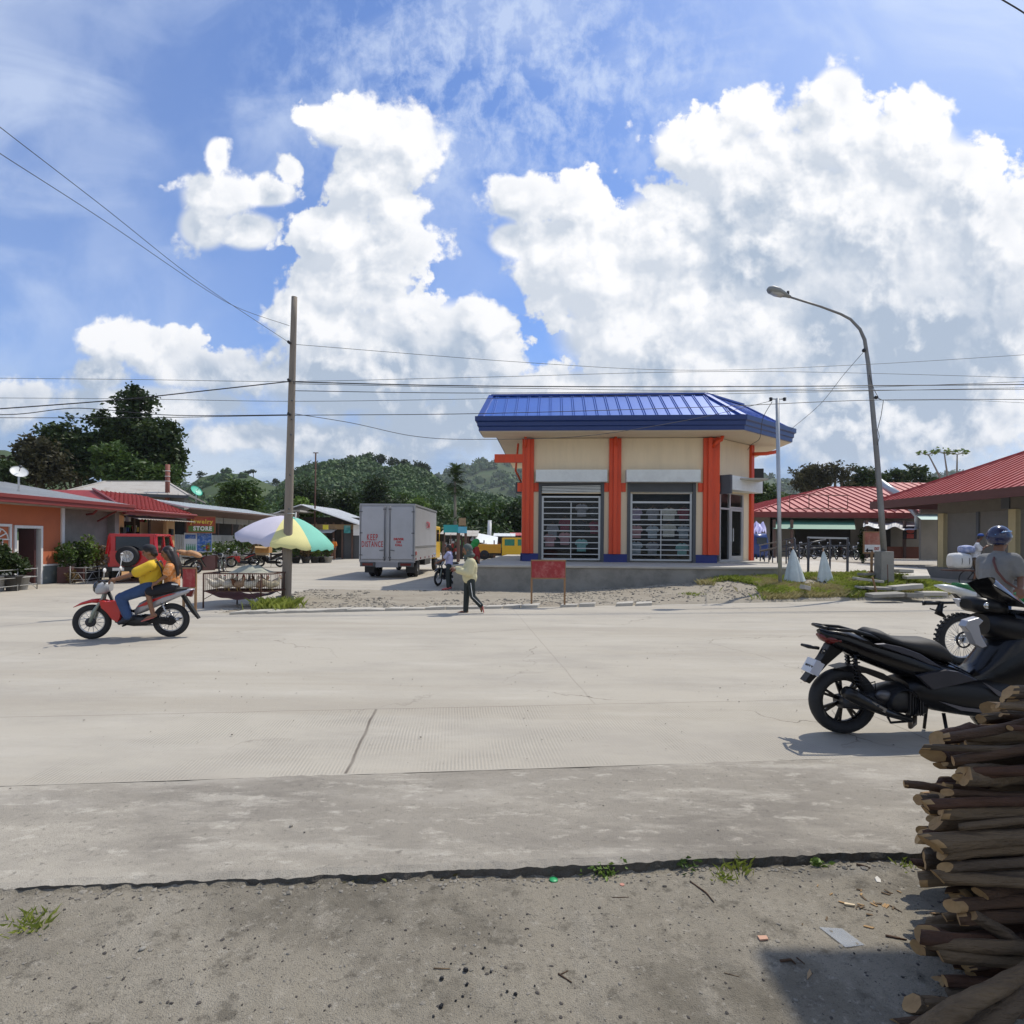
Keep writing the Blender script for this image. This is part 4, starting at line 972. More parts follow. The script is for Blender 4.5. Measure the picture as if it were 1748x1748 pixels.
# lavender tarps and blue tricycle glimpsed by the shop corner
t = thing('market_tarp', 'crumpled lavender tarp roof beside the shop corner', 'tarp', (0, 0, 0)); rr5 = np.random.default_rng(5); nx = 12
V = []; 
for j in range(5):
    for i in range(nx):
        px = 1281+i*27/(nx-1); py = 898+j*4-6*math.sin(PI*i/(nx-1)); p = P(px, py, 40+j*.0-(j*.5)); V.append(p+Vector((0, 0, .12*rr5.normal())))
MB().add(V, [(j*nx+i, j*nx+i+1, (j+1)*nx+i+1, (j+1)*nx+i) for j in range(4) for i in range(nx-1)]).build('cloth', mat('lavender_tarp', (.42, .40, .62), .6), t)
MB().tube([P(1284, 950, 39), P(1284, 902, 39)], .04, 6).tube([P(1306, 950, 39), P(1306, 908, 39)], .04, 6).build('post', rust, t)
# G: shuttered building at the right edge
Gb = thing('shuttered_building', 'brown fascia building with red ribbed roof and grey roller shutters at the right edge', 'building', (0, 0, 0))
gx = 20.4
pole = mat('pale_yellow_paint', (.52, .42, .22), .8, var=.1)
w = MB().box(gx, gx+.2, 12, 27.9, 3.0, 3.8).box(gx, gx+6, 27.9, 28.1, .5, 3.8); w.build('wall', mat('brown_grey_wall', (.16, .14, .115), .9), Gb)
for a, b_, in ((27.55, 27.9), (23.6, 23.95), (19.4, 19.8)): MB().box(gx-.12, gx+.15, a, b_, .48, 3.02).build('column', pole, Gb)
shd = mat('roller_shutter_grey', (.19, .175, .15), .6, var=.1, scale=3, stain=(.2, .17, .14), samt=.4)
for a, b_ in ((25.75, 27.5), (23.98, 25.6), (21.9, 23.55), (19.9, 21.8)):
    m = MB().box(gx+.05, gx+.08, a, b_, .5, 3.0)
    for k in range(30): m.box(gx+.02, gx+.05, a, b_, .52+k*.083, .565+k*.083)
    m.build('roller_shutter', shd, Gb)
for a in (25.6, ): MB().box(gx-.02, gx+.1, a, a+.15, .5, 3.0).build('shutter_guide', gunmetal, Gb)
MB().box(gx-.05, gx+.05, 24.0, 24.4, 3.05, 3.6).build('control_box', gunmetal, Gb)
MB().box(gx-.6, gx+6, 12, 28.6, -.1, .48).build('base', mat('dark_kerb_cement', (.2, .19, .17), .9, bump=.2), Gb)
ez = 3.75; r = MB()
roof_sheet(r, (19.1, 31, ez), (19.1, 12, ez), (23.6, 12, 5.85), (23.6, 26.8, 5.85), .06, 0, .36, .035, .045)
roof_sheet(r, (28, 31, ez), (19.1, 31, ez), (23.6, 26.8, 5.85), (23.6, 26.8, 5.85), .06, 0, .36, .035, .045)
r.bar((19.1, 31, ez+.03), (23.6, 26.8, 5.88), .2, .1); r.bar((23.6, 26.8, 5.88), (23.6, 12, 5.88), .2, .1)
r.build('roof', redroof, Gb)
MB().box(18.98, 19.1, 12, 31.1, ez-.36, ez+.02).box(19.1, 28, 31, 31.1, ez-.36, ez+.02).build('fascia', mat('dark_maroon_board', (.10, .03, .022), .6), Gb)
MB().add([(19.1, 12, ez-.34), (19.1, 31, ez-.34), (gx+.1, 31, ez-.1), (gx+.1, 12, ez-.1)], [(0, 1, 2, 3)]).build('soffit', mat('brown_soffit', (.10, .06, .045), .8), Gb)
# ------------------------------------------------------------------ poles, wires, lamp
wire_m = mat('black_wire', (.02, .02, .022), .6, var=0)
polem = mat('weathered_wood_pole', (.25, .21, .165), .85, var=.2, scale=5, stretch=(3, 3, .25), stain=(.13, .11, .09), samt=.5, bump=.5, bscale=30)
def gz(x, y): return float(verge_h(np.array([x]), np.array([y]))[0]) if -8 < x < 16 and 11.6 < y < 21.2 else 0.0
b0 = P(488, 1034, 14.2); t0 = P(502.5, 507, 14.2)
t = thing('utility_pole', 'tall weathered wooden utility pole in front of the umbrella', 'pole', (b0.x, b0.y, 0))
tp = t0-Vector((b0.x, b0.y, 0))
MB().tube([Vector((0, 0, -.3)).lerp(tp, k/14) for k in range(15)], [.118-.05*k/14 for k in range(15)], 14).build('shaft', polem, t)
hw = MB()
for zz in (.31, .42, .55, .60, .66): q = tp*zz; hw.ball((q.x+.05, -.1, q.z), .022, n=6, m=5)
hw.build('bolt_heads', gunmetal, t)
for py, s in ((652, 1), (709, 1), (588, 1), (877, 0)):
    q = P(499, py, 14.2)-Vector((b0.x, b0.y, 0))
    if s: MB().tube([q+Vector((-.02, -.1, 0)), q+Vector((-.02, -.2, 0))], .035, 8).build('insulator', blackm, t)
    else: MB().torus((q.x-.035, 0, q.z), .1, .012, 18, 6, 'z').build('strap', galv, t)
def wire(label, pts, r=.009, name='power_line', cat='power line'):
    v = [P(*p) for p in pts]; out = []
    for i in range(len(v)-1):          # smooth sag through the points
        p0 = v[max(i-1, 0)]; p1 = v[i]; p2 = v[i+1]; p3 = v[min(i+2, len(v)-1)]
        for k in range(8):
            s = k/8; out.append(.5*((2*p1)+(p2-p0)*s+(2*p0-5*p1+4*p2-p3)*s*s+(3*p1-p0-3*p2+p3)*s**3))
    out.append(v[-1])
    return one(MB().tube(out, r, 5), name, wire_m, label, cat, 'overhead wires')
D1 = 14.2
wire('highest thin wire running right from the pole, rising again at the right edge', [(505, 588, D1), (900, 619, 15), (1180, 632, 15.5), (1480, 622, 16), (1790, 603, 17)], .006)
wire('thin wire crossing left of the pole, highest of the long level ones', [(-60, 645, 15), (240, 648, 14.6), (498, 651, D1), (820, 644, 14.6), (1290, 634, 15.5), (1790, 646, 17)], .006)
wire('thick bundled cable leaving the pole to the right', [(500, 652, D1-.2), (820, 659, 14.6), (1240, 660, 15.4), (1790, 656, 17)], .014)
wire('wire just under the thick bundled cable', [(500, 655, D1-.2), (900, 663, 14.6), (1300, 666, 15.4), (1790, 650, 17)], .007)
wire('wire third below the thick cable, touching the blue roof ridge', [(500, 667, D1), (820, 671, 14.6), (1240, 668, 15.4), (1790, 664, 17)], .009)
wire('thin level wire crossing from the left edge between the thick ones', [(-60, 679, 15), (230, 681, 14.6), (500, 685, D1), (810, 681, 14.6), (1250, 672, 15.4), (1790, 661, 17)], .006)
wire('lowest long level wire, crossing the blue roof panels', [(-60, 713, 15), (240, 713, 14.6), (500, 709, D1), (820, 706, 14.6), (1200, 695, 15.4), (1490, 683, 16), (1790, 682, 17)], .009)
wire('slack service wire hanging from the pole to the thin post by the shop', [(500, 706, D1), (600, 722, 15), (710, 745, 15.6), (820, 750, 16), (1000, 744, 16.4), (1180, 716, 17), (1318, 684, 17.3)], .008)
wire('thick cable climbing from the left edge to the pole', [(-60, 702, 13), (110, 690, 13.4), (230, 680, 13.8), (360, 666, 14), (496, 651, D1-.15)], .014)
wire('doubled cable below it that dips away towards the pole from the left', [(-60, 708, 13), (30, 707, 13.2), (108, 698, 13.4), (160, 698, 13.6), (300, 709, 14), (496, 708, D1-.15)], .010)
wire('upper of two wires running down from the top left corner to the pole', [(-70, 160, 6.5), (0, 217, 7.2), (180, 356, 9.3), (340, 482, 12), (494, 585, D1)], .0055)
wire('lower of two wires running down from the left edge to the pole top', [(-70, 215, 6.5), (0, 262, 7.2), (180, 378, 9.3), (340, 487, 12), (410, 527, 13), (494, 556, D1)], .0055)
wire('short wire cutting the top right corner of the view', [(1690, -14, 6), (1712, 0, 6), (1748, 22, 6), (1800, 60, 6)], .007)
wire('wire dropping from the street lamp to the shop roof corner', [(1474, 601, 18), (1440, 640, 18.6), (1400, 690, 19.5), (1350, 733, 21)], .007)
wire('black wire looping from the thin post down to the shop wall', [(1318, 686, 17.3), (1302, 715, 18.5), (1297, 748, 20.5), (1284, 758, 22), (1276, 768, 23)], .010)
wire('thin wire from the lamp shaft running out to the right edge', [(1494, 678, 18), (1520, 684, 18), (1640, 683, 18), (1790, 690, 18)], .005)
# street lamp
lb = P(1508, 978, 18.0)
t = thing('street_lamp', 'tall curved galvanised street lamp leaning over the plaza edge', 'street lamp', (lb.x, lb.y, 0))
o3 = Vector((lb.x, lb.y, 0))
MB().prism([(-.19, -.2), (.22, -.2), (.22, .2), (-.19, .2)], .1, Z(941, 18, 1508), 'z', taper=.92).build('concrete_base', conc_dk, t, bevel=.02)
pts = [P(1509, 945, 18), P(1504, 870, 18), P(1497, 780, 18), P(1489, 690, 18), P(1482, 620, 18), P(1476, 580, 18), P(1468, 562, 18), P(1452, 545, 18), P(1435, 536, 18), P(1400, 523, 17.9), P(1345, 506, 17.7)]
MB().tube([p-o3 for p in pts], [.085, .082, .075, .068, .06, .052, .045, .04, .036, .032, .028], 12).build('shaft', mat('grey_steel_pole', (.22, .22, .21), .5, metal=.3, var=.2, scale=3, stain=(.14, .10, .07), samt=.4), t)
hd = MB(); a = P(1349, 507, 17.7)-o3; c = P(1310, 492, 17.6)-o3; d = (c-a)
prof = [(0, .06), (.15, .08), (.35, .14), (.6, .19), (.85, .17), (.97, .09), (1.0, .01)]
hd.tube([a+d*s for s, r in prof], [r for s, r in prof], 14, sq=.6)
h_ = hd.build('lamp_head', mat('lamp_housing_grey', (.25, .26, .25), .5), t)
MB().tube([a+d*s+Vector((0, 0, -.055)) for s in (.35, .6, .85)], [.10, .15, .11], 12, sq=.5).build('lamp_glass', mat('lamp_lens', (.45, .45, .42), .2), h_)
MB().tube([a+d*.1+Vector((0, 0, .04)), a+d*.1+Vector((0, 0, .15))], .04, 8).build('photocell', blackm, h_)
m = MB(); q = P(1473, 599, 18)-o3; m.ball((q.x, -.05, q.z), .06, n=8, m=6); q = P(1494, 679, 18)-o3; m.ball((q.x, -.05, q.z), .06, n=8, m=6)
m.build('insulator', blackm, t)
MB().tube([P(*p)-o3 for p in ((1484, 640, 17.9), (1492, 665, 17.9), (1500, 680, 17.9), (1508, 684, 17.9), (1504, 710, 17.9), (1498, 733, 17.9), (1501, 745, 17.9), (1498, 760, 17.9))], .009, 5).build('loose_wire', wire_m, t)
# thin galvanised post in front of the shop
b1 = P(1332.5, 996, 17.3); c1 = P(1327, 680, 17.3); o4 = Vector((b1.x, b1.y, 0))
t = thing('service_post', 'thin galvanised pipe post with small insulator crossarm before the shop door', 'post', (b1.x, b1.y, 0))
MB().tube([Vector((0, 0, -.1)), c1-o4], .055, 10).build('pipe', galv, t)
q = c1-o4; MB().tube([q+Vector((-.2, 0, -.02)), q+Vector((.2, 0, -.02))], .018, 6).build('crossarm', galv, t)
for s in (-.21, .2): MB().lathe([(.03, -.05), (.055, -.03), (.03, 0), (.055, .03), (.03, .05)], q+Vector((s, -.03, -.03)), 10, 'z').build('insulator', blackm, t)
# second slim antenna pole far left of the truck, and white post
for px, py0, py1, D, r, l, m_ in ((537, 880, 773, 46, .06, 'thin antenna pole rising beside the white roofed market house', rust), (834, 915, 890, 60, .2, 'short white post far behind the yellow truck', white)):
    a = P(px, py0, D); c = P(px+2, py1, D)
    t = thing('antenna_pole', l, 'pole', (a.x, a.y, 0)); MB().tube([(0, 0, 0), (c.x-a.x, 0, c.z)], r, 8).build('mast', m_, t)
    MB().tube([(c.x-a.x-.2, 0, c.z), (c.x-a.x+.2, 0, c.z)], r*.6, 6).build('tip', m_, t)
# ------------------------------------------------------------------ umbrella over the cage
uc = P(487, 905, 15.0)
t = thing('market_umbrella', 'faded striped market umbrella, lilac yellow green and salmon, behind the pole', 'umbrella', (uc.x, uc.y, 0), 0)
R_ = 1.22; zt = Z(880, 15.0, 487); zr = Z(921, 15.0, 487)
cols = [mat('umbrella_lilac', (.56, .53, .60), .8, var=.04), mat('umbrella_yellow', (.72, .66, .28), .8, var=.04), mat('umbrella_green', (.18, .50, .38), .8, var=.04), mat('umbrella_salmon', (.55, .24, .20), .8, var=.04)]
seg = [2, 2, 1, 3, 3, 0, 0, 1]   # colours of eight gores, turning from +x
gores = {}
TL = Matrix.Rotation(math.radians(8), 4, 'Y') @ Matrix.Rotation(math.radians(3), 4, 'X')
for g_ in range(8):
    m = gores.setdefault(g_, MB()); vs = []; nn = 6; nk = 8
    for j in range(nn+1):
        for k in range(nk+1):
            a = (g_+k/nk)*PI/4 + .1; s = k/nk; r = R_*j/nn
            dip = .035*math.sin(PI*s)*(j/nn)
            z = (zt-zr)*(1-(j/nn)**1.75)*1.0 + dip*.5
            rr = r*(1-.035*math.sin(PI*s)*(j/nn)**2)
            vs.append(TL @ Vector((rr*math.cos(a), rr*math.sin(a), z)))
    # valance
    base = len(vs)
    for k in range(nk+1):
        p = vs[nn*(nk+1)+k]; vs.append(p+Vector((0, 0, -.10-.025*math.sin(k*2.2+g_))))
    fs = [(j*(nk+1)+k, j*(nk+1)+k+1, (j+1)*(nk+1)+k+1, (j+1)*(nk+1)+k) for j in range(nn+1) for k in range(nk)]
    m.add(vs, fs, 0, True)
order = [1, 2, 2, 0, 3, 0, 0, 1]
for g_ in range(8):
    c = [2, 2, 0, 3, 0, 0, 1, 2][g_]
    o = gores[g_].build('canopy_panel', cols[c], t); o.location.z = zr
MB().tube([(0, 0, 0), TL @ Vector((0, 0, zt+.1))], .02, 8).build('pole', mat('umbrella_pole', (.5, .5, .48), .4), t)
m = MB()
for g_ in range(8):
    a = g_*PI/4+.1; m.tube([TL @ Vector((0, 0, zt-.1)), TL @ Vector((R_*math.cos(a), R_*math.sin(a), 0)) + Vector((0, 0, zr-.01))], .008, 5)
m.build('ribs', gunmetal, t)
MB().lathe([(.22, 0), (.22, .12), (.04, .16)], n=16).build('foot', conc_dk, t)
# ------------------------------------------------------------------ chicken cage
cg = P(345, 1036, 13.3); cx0 = cg.x; cx1 = X(473, 13.6, 1000); Wd = cx1-cx0
t = thing('chicken_cage', 'low barred cage on iron legs with red and blue tarp slung under it', 'cage', (cx0, 13.35, 0))
zt = Z(979, 13.4, 400); zb = Z(1008, 13.4, 400)-.02; dp = .75
fr = MB()
for y in (0, dp):
    fr.tube([(0, y, zt), (Wd, y, zt)], .016, 6).tube([(0, y, zb), (Wd, y, zb)], .016, 6)
for x in (0, Wd): fr.tube([(x, 0, zt), (x, dp, zt)], .016, 6).tube([(x, 0, zb), (x, dp, zb)], .016, 6)
fr.build('frame', rust, t)
for x, y in ((0, 0), (Wd*.83, 0), (.42, dp), (Wd-.02, dp)): MB().tube([(x, y, 0), (x, y, zt)], .017, 6).build('leg', rust, t)
bs = MB()
n = 34
for k in range(1, n):
    x = Wd*k/n
    for y in (0, dp): bs.tube([(x, y, zb), (x, y, zt)], .0038, 4)
for k in range(1, 12):
    y = dp*k/12
    for x in (0, Wd): bs.tube([(x, y, zb), (x, y, zt)], .0038, 4)
for k in range(10): bs.tube([(0, dp*k/9, zb), (Wd, dp*k/9, zb)], .005, 4)
bs.build('cage_bars', rust, t)
MB().tube([(.02, 0, .2), (.32, 0, zb)], .008, 5).tube([(Wd*.83, 0, .2), (Wd*.66, 0, zb)], .008, 5).tube([(Wd, dp, .2), (Wd*.8, dp, zb)], .008, 5).build('braces', rust, t)
tm = MB(); nx = 24; ny = 6; vs = []
for j in range(ny+1):
    for i in range(nx+1):
        u = i/nx; v = j/ny; sag = .22*math.sin(PI*u)**.8*(.75+.25*math.sin(PI*v)); vs.append((.05+(Wd-.08)*u, .02+(dp-.04)*v, zb-.02-sag*(1-.5*v)+.012*math.sin(u*23+v*7)))
fs = [(j*(nx+1)+i, j*(nx+1)+i+1, (j+1)*(nx+1)+i+1, (j+1)*(nx+1)+i) for j in range(ny) for i in range(nx)]
tm.add(vs, fs, 0, True)
for q, f in enumerate(fs):
    if q % nx > nx*.72 and q//nx < 5: tm.m[q] = 1
tm.build('tarp', [mat('dark_red_tarp', (.16, .035, .025), .7, var=.15, scale=6), mat('dull_blue_tarp', (.05, .08, .2), .7, var=.15)], t)
t = thing('cloth_sack', 'grey green crumpled sack lying on top of the chicken cage', 'sack', (cx0+.95, 13.65, zt+.0)); m = MB()
vs = []; nx = 12; ny = 8; rs = np.random.default_rng(2)
for j in range(ny+1):
    for i in range(nx+1):
        u = i/nx-.5; v = j/ny-.5; h = .15*max(0, 1-(abs(u)*2)**2.2)*(1-(abs(v)*2)**2)*(1+.35*math.sin(i*1.7)*math.cos(j*1.3)); vs.append((u*.85, v*.6, .02+max(0, h)))
m.add(vs, [(j*(nx+1)+i, j*(nx+1)+i+1, (j+1)*(nx+1)+i+1, (j+1)*(nx+1)+i) for j in range(ny) for i in range(nx)], 0, True)
m.build('cloth', mat('sack_cloth', (.33, .33, .26), .9, var=.15, scale=8), t)
# chickens
comb = mat('comb_red', (.45, .03, .02), .6)
def chicken(loc, rz, cn, label, s=1.0):
    c = {'white': (.72, .66, .52), 'cream': (.62, .52, .34), 'brown': (.22, .10, .05), 'tan': (.42, .28, .17), 'speckled': (.42, .40, .36)}[cn]
    t = thing('chicken', label, 'chicken', loc, rz, 'chickens in the cage')
    fm = mat('feathers_'+cn, c, .9, var=.25, scale=30, bump=.5, bscale=60)
    m = MB().ball((0, 0, .15), (.15, .085, .09), n=14, m=9, rot=(0, -.15, 0)).ball((.09, 0, .17), (.09, .07, .085), n=12, m=8).ball((-.14, 0, .20), (.07, .04, .07), n=10, m=7, rot=(0, .7, 0))
    m.tube([(.11, 0, .18), (.16, 0, .25), (.175, 0, .31)], [.055, .036, .03], 10).ball((.185, 0, .325), (.036, .028, .03), n=10, m=7)
    m.tube([(-.12, 0, .2), (-.22, 0, .28), (-.26, 0, .27)], [.05, .03, .01], 8)
    remeshed(m, 'body', [fm], t, .014, 2)
    MB().prism([(.16, .345), (.175, .375), (.185, .355), (.197, .378), (.21, .35), (.215, .335)], -.006, .006).ball((.205, 0, .295), (.012, .01, .018), n=6, m=5).build('comb', comb, t)
    MB().tube([(.215, 0, .325), (.24, 0, .318)], [.01, .002], 6).build('beak', mat('beak_yellow', (.5, .33, .08), .5), t)
    for y in (-.04, .04): MB().tube([(.0, y, .1), (.01, y, .0), (.04, y, .002)], .007, 5).build('leg', mat('beak_yellow', (.5, .33, .08), .5), t)
    t.scale = (s, s, s)
    return t
CHK = [(.25, .2, .1, 'white', 'white hen crouched at the left end of the cage, facing right'), (.45, .35, 3.0, 'cream', 'cream hen turned left near the left end of the cage'), (.62, .15, .3, 'white', 'white hen with pale body, third from the left in the cage'),
       (.83, .25, 1.3, 'brown', 'brown rooster standing left of the cage middle'), (.92, .12, -.4, 'tan', 'reddish tan hen low in front at the cage middle'), (1.08, .3, 1.8, 'speckled', 'tall speckled hen in the middle of the cage'),
       (1.25, .12, .2, 'white', 'plump white hen right of the cage middle'), (1.32, .4, 2.7, 'brown', 'dark brown rooster right of the middle under the sack'), (1.5, .18, .0, 'tan', 'tan rooster with large red comb towards the right'),
       (1.65, .4, 3.1, 'speckled', 'grey speckled hen lying behind at the right'), (1.82, .2, .4, 'cream', 'cream hen against the right hand post of the cage'), (.3, .5, .8, 'cream', 'cream hen at the back left corner of the cage')]
for x, y, r, c, l in CHK: chicken((cx0+x*Wd/1.95, 13.35+y, zb+.01), r, c, l, .95)
# ------------------------------------------------------------------ small red boards on wooden legs
def board_stand(label, x0, x1, D, py0, py1, base_z, legs_in=.03, inner=True):
    a = P(x0, py1, D); c = P(x1, py0, D); W = c.x-a.x; z0 = a.z-base_z; z1 = c.z-base_z
    t = thing('warning_board', label, 'sign board', (a.x, D, base_z))
    MB().box(.02, W-.02, -.02, .0, z0, z1).build('board', redboard, t)
    m = mat('board_faded_letters', (.42, .16, .13), .8)
    b = MB().box(0, W, -.03, .01, z1-.0, z1+.03).box(0, W, -.03, .01, z0-.03, z0); b.build('rail', wood, t)
    for x in (0, W-.045): MB().box(x, x+.045, .005, .04, -.05, z1).build('leg', wood, t)
    if inner:
        text('NO PARKING' if W > .8 else 'NO', (z1-z0)*.32, 'faded_letters', m, t, (W/2, -.024, (z0+z1)/2), sx=.62, bold=.01, depth=.003)
    return t
board_stand('faded red board on wooden legs in front of the shop platform', 906, 966, 14.1, 958, 986, 0, inner=False)
board_stand('small bright red board on wooden legs between rider and cage', 311, 335, 12.7, 971, 1002, 0, inner=False)
# arrow sign on trestle near the lamp
a = P(1475, 945, 18.6); c = P(1504, 909, 18.6); W = c.x-a.x; bz = .42
t = thing('arrow_sign', 'wooden trestle sign with red panel above a black arrow, beside the lamp', 'sign', (a.x, 18.6, bz))
z0 = a.z-bz; z1 = c.z-bz; zm = z0+(z1-z0)*.42
MB().box(0, W, -.02, 0, zm, z1).build('red_panel', mat('washed_red_panel', (.36, .13, .09), .8, var=.25, scale=6, stain=(.5, .33, .25), samt=.6, sscale=5), t)
MB().box(0, W, -.02, 0, z0+.05, zm).build('white_panel', white, t)
MB().box(-.03, 0, -.03, .02, z0, z1+.03).box(W, W+.03, -.03, .02, z0, z1+.03).box(0, W, -.03, .02, z1, z1+.03).box(0, W, -.03, .02, z0, z0+.05).build('frame', wood, t)
MB().prism([(.03, zm-.18), (.11, zm-.10), (.11, zm-.155), (.26, zm-.155), (.26, zm-.205), (.11, zm-.205), (.11, zm-.26)], -.028, -.021).build('arrow', blackm, t)
text('EXIT', .12, 'lettering', mat('sign_red_letters', (.4, .03, .02), .6), t, (W*.73, -.024, zm-.13), sx=.55, bold=.006)
MB().bar((W*.45, 0, z0+.1), (W*.45, 0, .16), .06, .05).bar((W*.45, 0, .3), (-.1, 0, 0), .05, .05).bar((W*.45, 0, .3), (W*.95, 0, 0), .05, .05).bar((W*.45, 0, .3), (W*.45, .5, 0), .05, .05).build('trestle', wood, t)
# sacks tied to stakes
def sackcone(px, D, pyt, pyb, wpx, label, seed):
    b = P(px, pyb, D); tt = P(px-3, pyt, D); h = tt.z-b.z; w_ = wpx*D/1000/2
    t = thing('sack_cover', label, 'sack', (b.x, D, b.z)); rs = np.random.default_rng(seed); m = MB(); n = 22; vs = []
    fold = [1+.22*math.sin(3*a*2*PI/n*1.0+seed)+.12*math.sin(7*a*2*PI/n) for a in range(n)]
    for j in range(9):
        s = j/8
        for k in range(n):
            a = 2*PI*k/n; r = (w_*(1-s)**.8*(1 if s < .9 else .7)+.012)*(1+(fold[k]-1)*(1-s*.3)); vs.append((r*math.cos(a)-.05*s, r*math.sin(a)*.8, h*s-.04+.02*rs.normal()*(s < .1)))
    m.add(vs, [(j*n+k, j*n+(k+1) % n, (j+1)*n+(k+1) % n, (j+1)*n+k) for j in range(8) for k in range(n)], 0, True)
    m.build('woven_plastic', mat('woven_sack', (.56, .62, .60), .6, var=.12, scale=6, stain=(.42, .43, .38), samt=.5, bump=.3, bscale=25), t)
    MB().tube([(-.05, 0, -.1), (-.06, 0, h+.03)], .015, 6).build('stake', wood, t)
sackcone(1356, 18.0, 935, 990, 32, 'taller pale woven sack draped on a stake by the thin post', 1)
sackcone(1408, 18.1, 938, 990, 22, 'narrower pale woven sack draped on a stake by the railing', 4)
# railings of the ramp
railm = mat('dark_rail_paint', (.05, .055, .07), .45, var=.1)
t = thing('ramp_railing', 'dark steel ramp railing rising beside the shop door', 'railing', (0, 0, 0)); m = MB()
A_ = [(1296, 931, 24), (1357, 919, 21)]
m.tube([P(1296, 931, 24), P(1356, 918.5, 21), P(1358, 926, 21)], .025, 6).tube([P(1297, 940, 24), P(1357, 928, 21)], .022, 6)
for s in (0, .25, .5, .75, 1): 
    a = P(1298+59*s, 932-12.5*s, 24-3*s); m.tube([a, (a.x, a.y, .5)], .025, 6)
m.build('rail', railm, t)
t = thing('ramp_railing', 'nearer dark railing sloping up towards the tall rectangular rail', 'railing', (0, 0, 0)); m = MB()
m.tube([P(1300, 941, 23), P(1380, 927, 20.8), P(1410, 921, 20.8)], .025, 6).tube([P(1330, 942, 22), P(1410, 934, 20.8)], .02, 6)
for px, py, D in ((1305, 940, 22.8), (1319, 938, 22.5), (1333, 936, 22.2), (1346, 933, 21.8), (1364, 930, 21.3)):
    a = P(px, py, D); m.tube([a, (a.x, a.y, .5)], .022, 6)
m.build('rail', railm, t)
t = thing('plaza_railing', 'tall rectangular dark railing with pale top bar left of the arrow sign', 'railing', (0, 0, 0)); m = MB()
m.bar(P(1380, 932, 20.2), P(1446, 932, 20.2), .03, .03)
for px in (1380, 1447): a = P(px, 918, 20.2); m.bar((a.x, a.y, .4), a, .06, .06)
for px in (1417,): a = P(px, 919, 21.6); m.bar((a.x, a.y, .5), a, .05, .05)
m.bar(P(1413, 931, 21.6), P(1452, 931, 21.6), .03, .03)
m.build('post', railm, t)
MB().bar(P(1378, 917.5, 20.2), P(1448, 919, 20.2), .05, .06).build('top_rail', galv, t)
# ------------------------------------------------------------------ drain cover slabs along the far kerb
slabm = mat('pale_concrete_slab', (.44, .41, .35), .9, var=.15, scale=5, stain=(.26, .24, .2), samt=.5, bump=.3)
rk = random.Random(9)
k = 0; px = 392
while px < 1100:
    wv_ = 30+rk.random()*6; D = far_edge((px-874)*.0133)+.02
    x0 = X(px, D); x1 = X(px+wv_-3, D); D2 = far_edge(x1)+.02
    if not (905 < px < 930 or 1000 < px < 1040):
        m = MB(); h = .035+.025*rk.random(); sk = .09
        vs = [(0, 0, -.05), (x1-x0, D2-D, -.05), (x1-x0+sk, D2-D+.36, -.05), (sk, .36, -.05)]
        vs += [(a, b, h+rk.random()*.02) for a, b, c in vs]
        m.add(vs, [(3, 2, 1, 0), (4, 5, 6, 7), (0, 1, 5, 4), (1, 2, 6, 5), (2, 3, 7, 6), (3, 0, 4, 7)])
        o = m.build('drain_cover', slabm, None, bevel=.01, loc=(x0, D, 0)); tag(o, 'one of the pale concrete drain covers in the row along the far road edge', 'drain cover', 'row of drain covers along the far kerb')
        o.rotation_euler.y = rk.uniform(-.03, .03)
    px += wv_; k += 1
# broken slabs in the weeds on the right
for i, (px, py, D, L_, w_, h, rz, ry, l) in enumerate(((1512, 1015, 15.9, 1.05, .4, .09, .12, -.03, 'long broken slab lying flat at the front of the rubble heap'), (1545, 1002, 16.6, .95, .5, .12, .1, -.08, 'thick broken slab with pale top in the middle of the rubble'),
      (1483, 990, 17.2, .9, .3, .07, .05, .12, 'grey broken slab left of the rubble middle'), (1500, 1004, 16.6, .7, .35, .07, -.1, .03, 'flat slab half buried under the pile on the left'), (1473, 1003, 16.8, .5, .25, .06, .4, .1, 'small tilted slab at the left end of the rubble'),
      (1590, 1013, 16.3, .8, .45, .1, .05, 0, 'squared block of kerb right of the rubble'), (1558, 1016, 16.1, .5, .35, .12, -.05, .0, 'dark squared block in front of the thick slab'), (1540, 975, 18.4, .6, .4, .1, .2, .05, 'slab behind the lamp base'),
      (1565, 985, 17.8, .7, .4, .09, -.2, -.05, 'slab lying in grass right of the lamp'), (1480, 980, 18.2, .6, .3, .08, .3, 0, 'small slab at the foot of the trestle sign'), (1374, 1003, 16.2, .3, .2, .12, .5, .2, 'rounded lump of broken concrete among weeds below the sacks'))):
    p = P(px, py, D); o = MB().prism([(-L_/2, -w_/2), (L_*.35, -w_*.55), (L_/2, -w_*.1), (L_*.45, w_/2), (-L_*.2, w_*.45), (-L_*.5, w_*.3)], -h/2, h/2, 'z').build('broken_slab', slabm if i % 3 else conc_dk, None, bevel=.012, loc=p)
    o.rotation_euler = (rk.uniform(-.08, .08), ry, rz); tag(o, l, 'slab', 'broken slabs in the rubble')
t = thing('wooden_stake', 'short leaning wooden stake between the broken slabs', 'stake', P(1497, 1008, 16.4)); MB().bar((0, 0, -.1), (-.13, 0, .38), .05, .03).build('stick', wood, t)
t = thing('iron_bar', 'thin upright iron bar right of the lamp base', 'bar', P(1516, 1000, 17.0)); MB().tube([(0, 0, -.1), (-.02, 0, .62)], .012, 5).build('rod', rust, t)
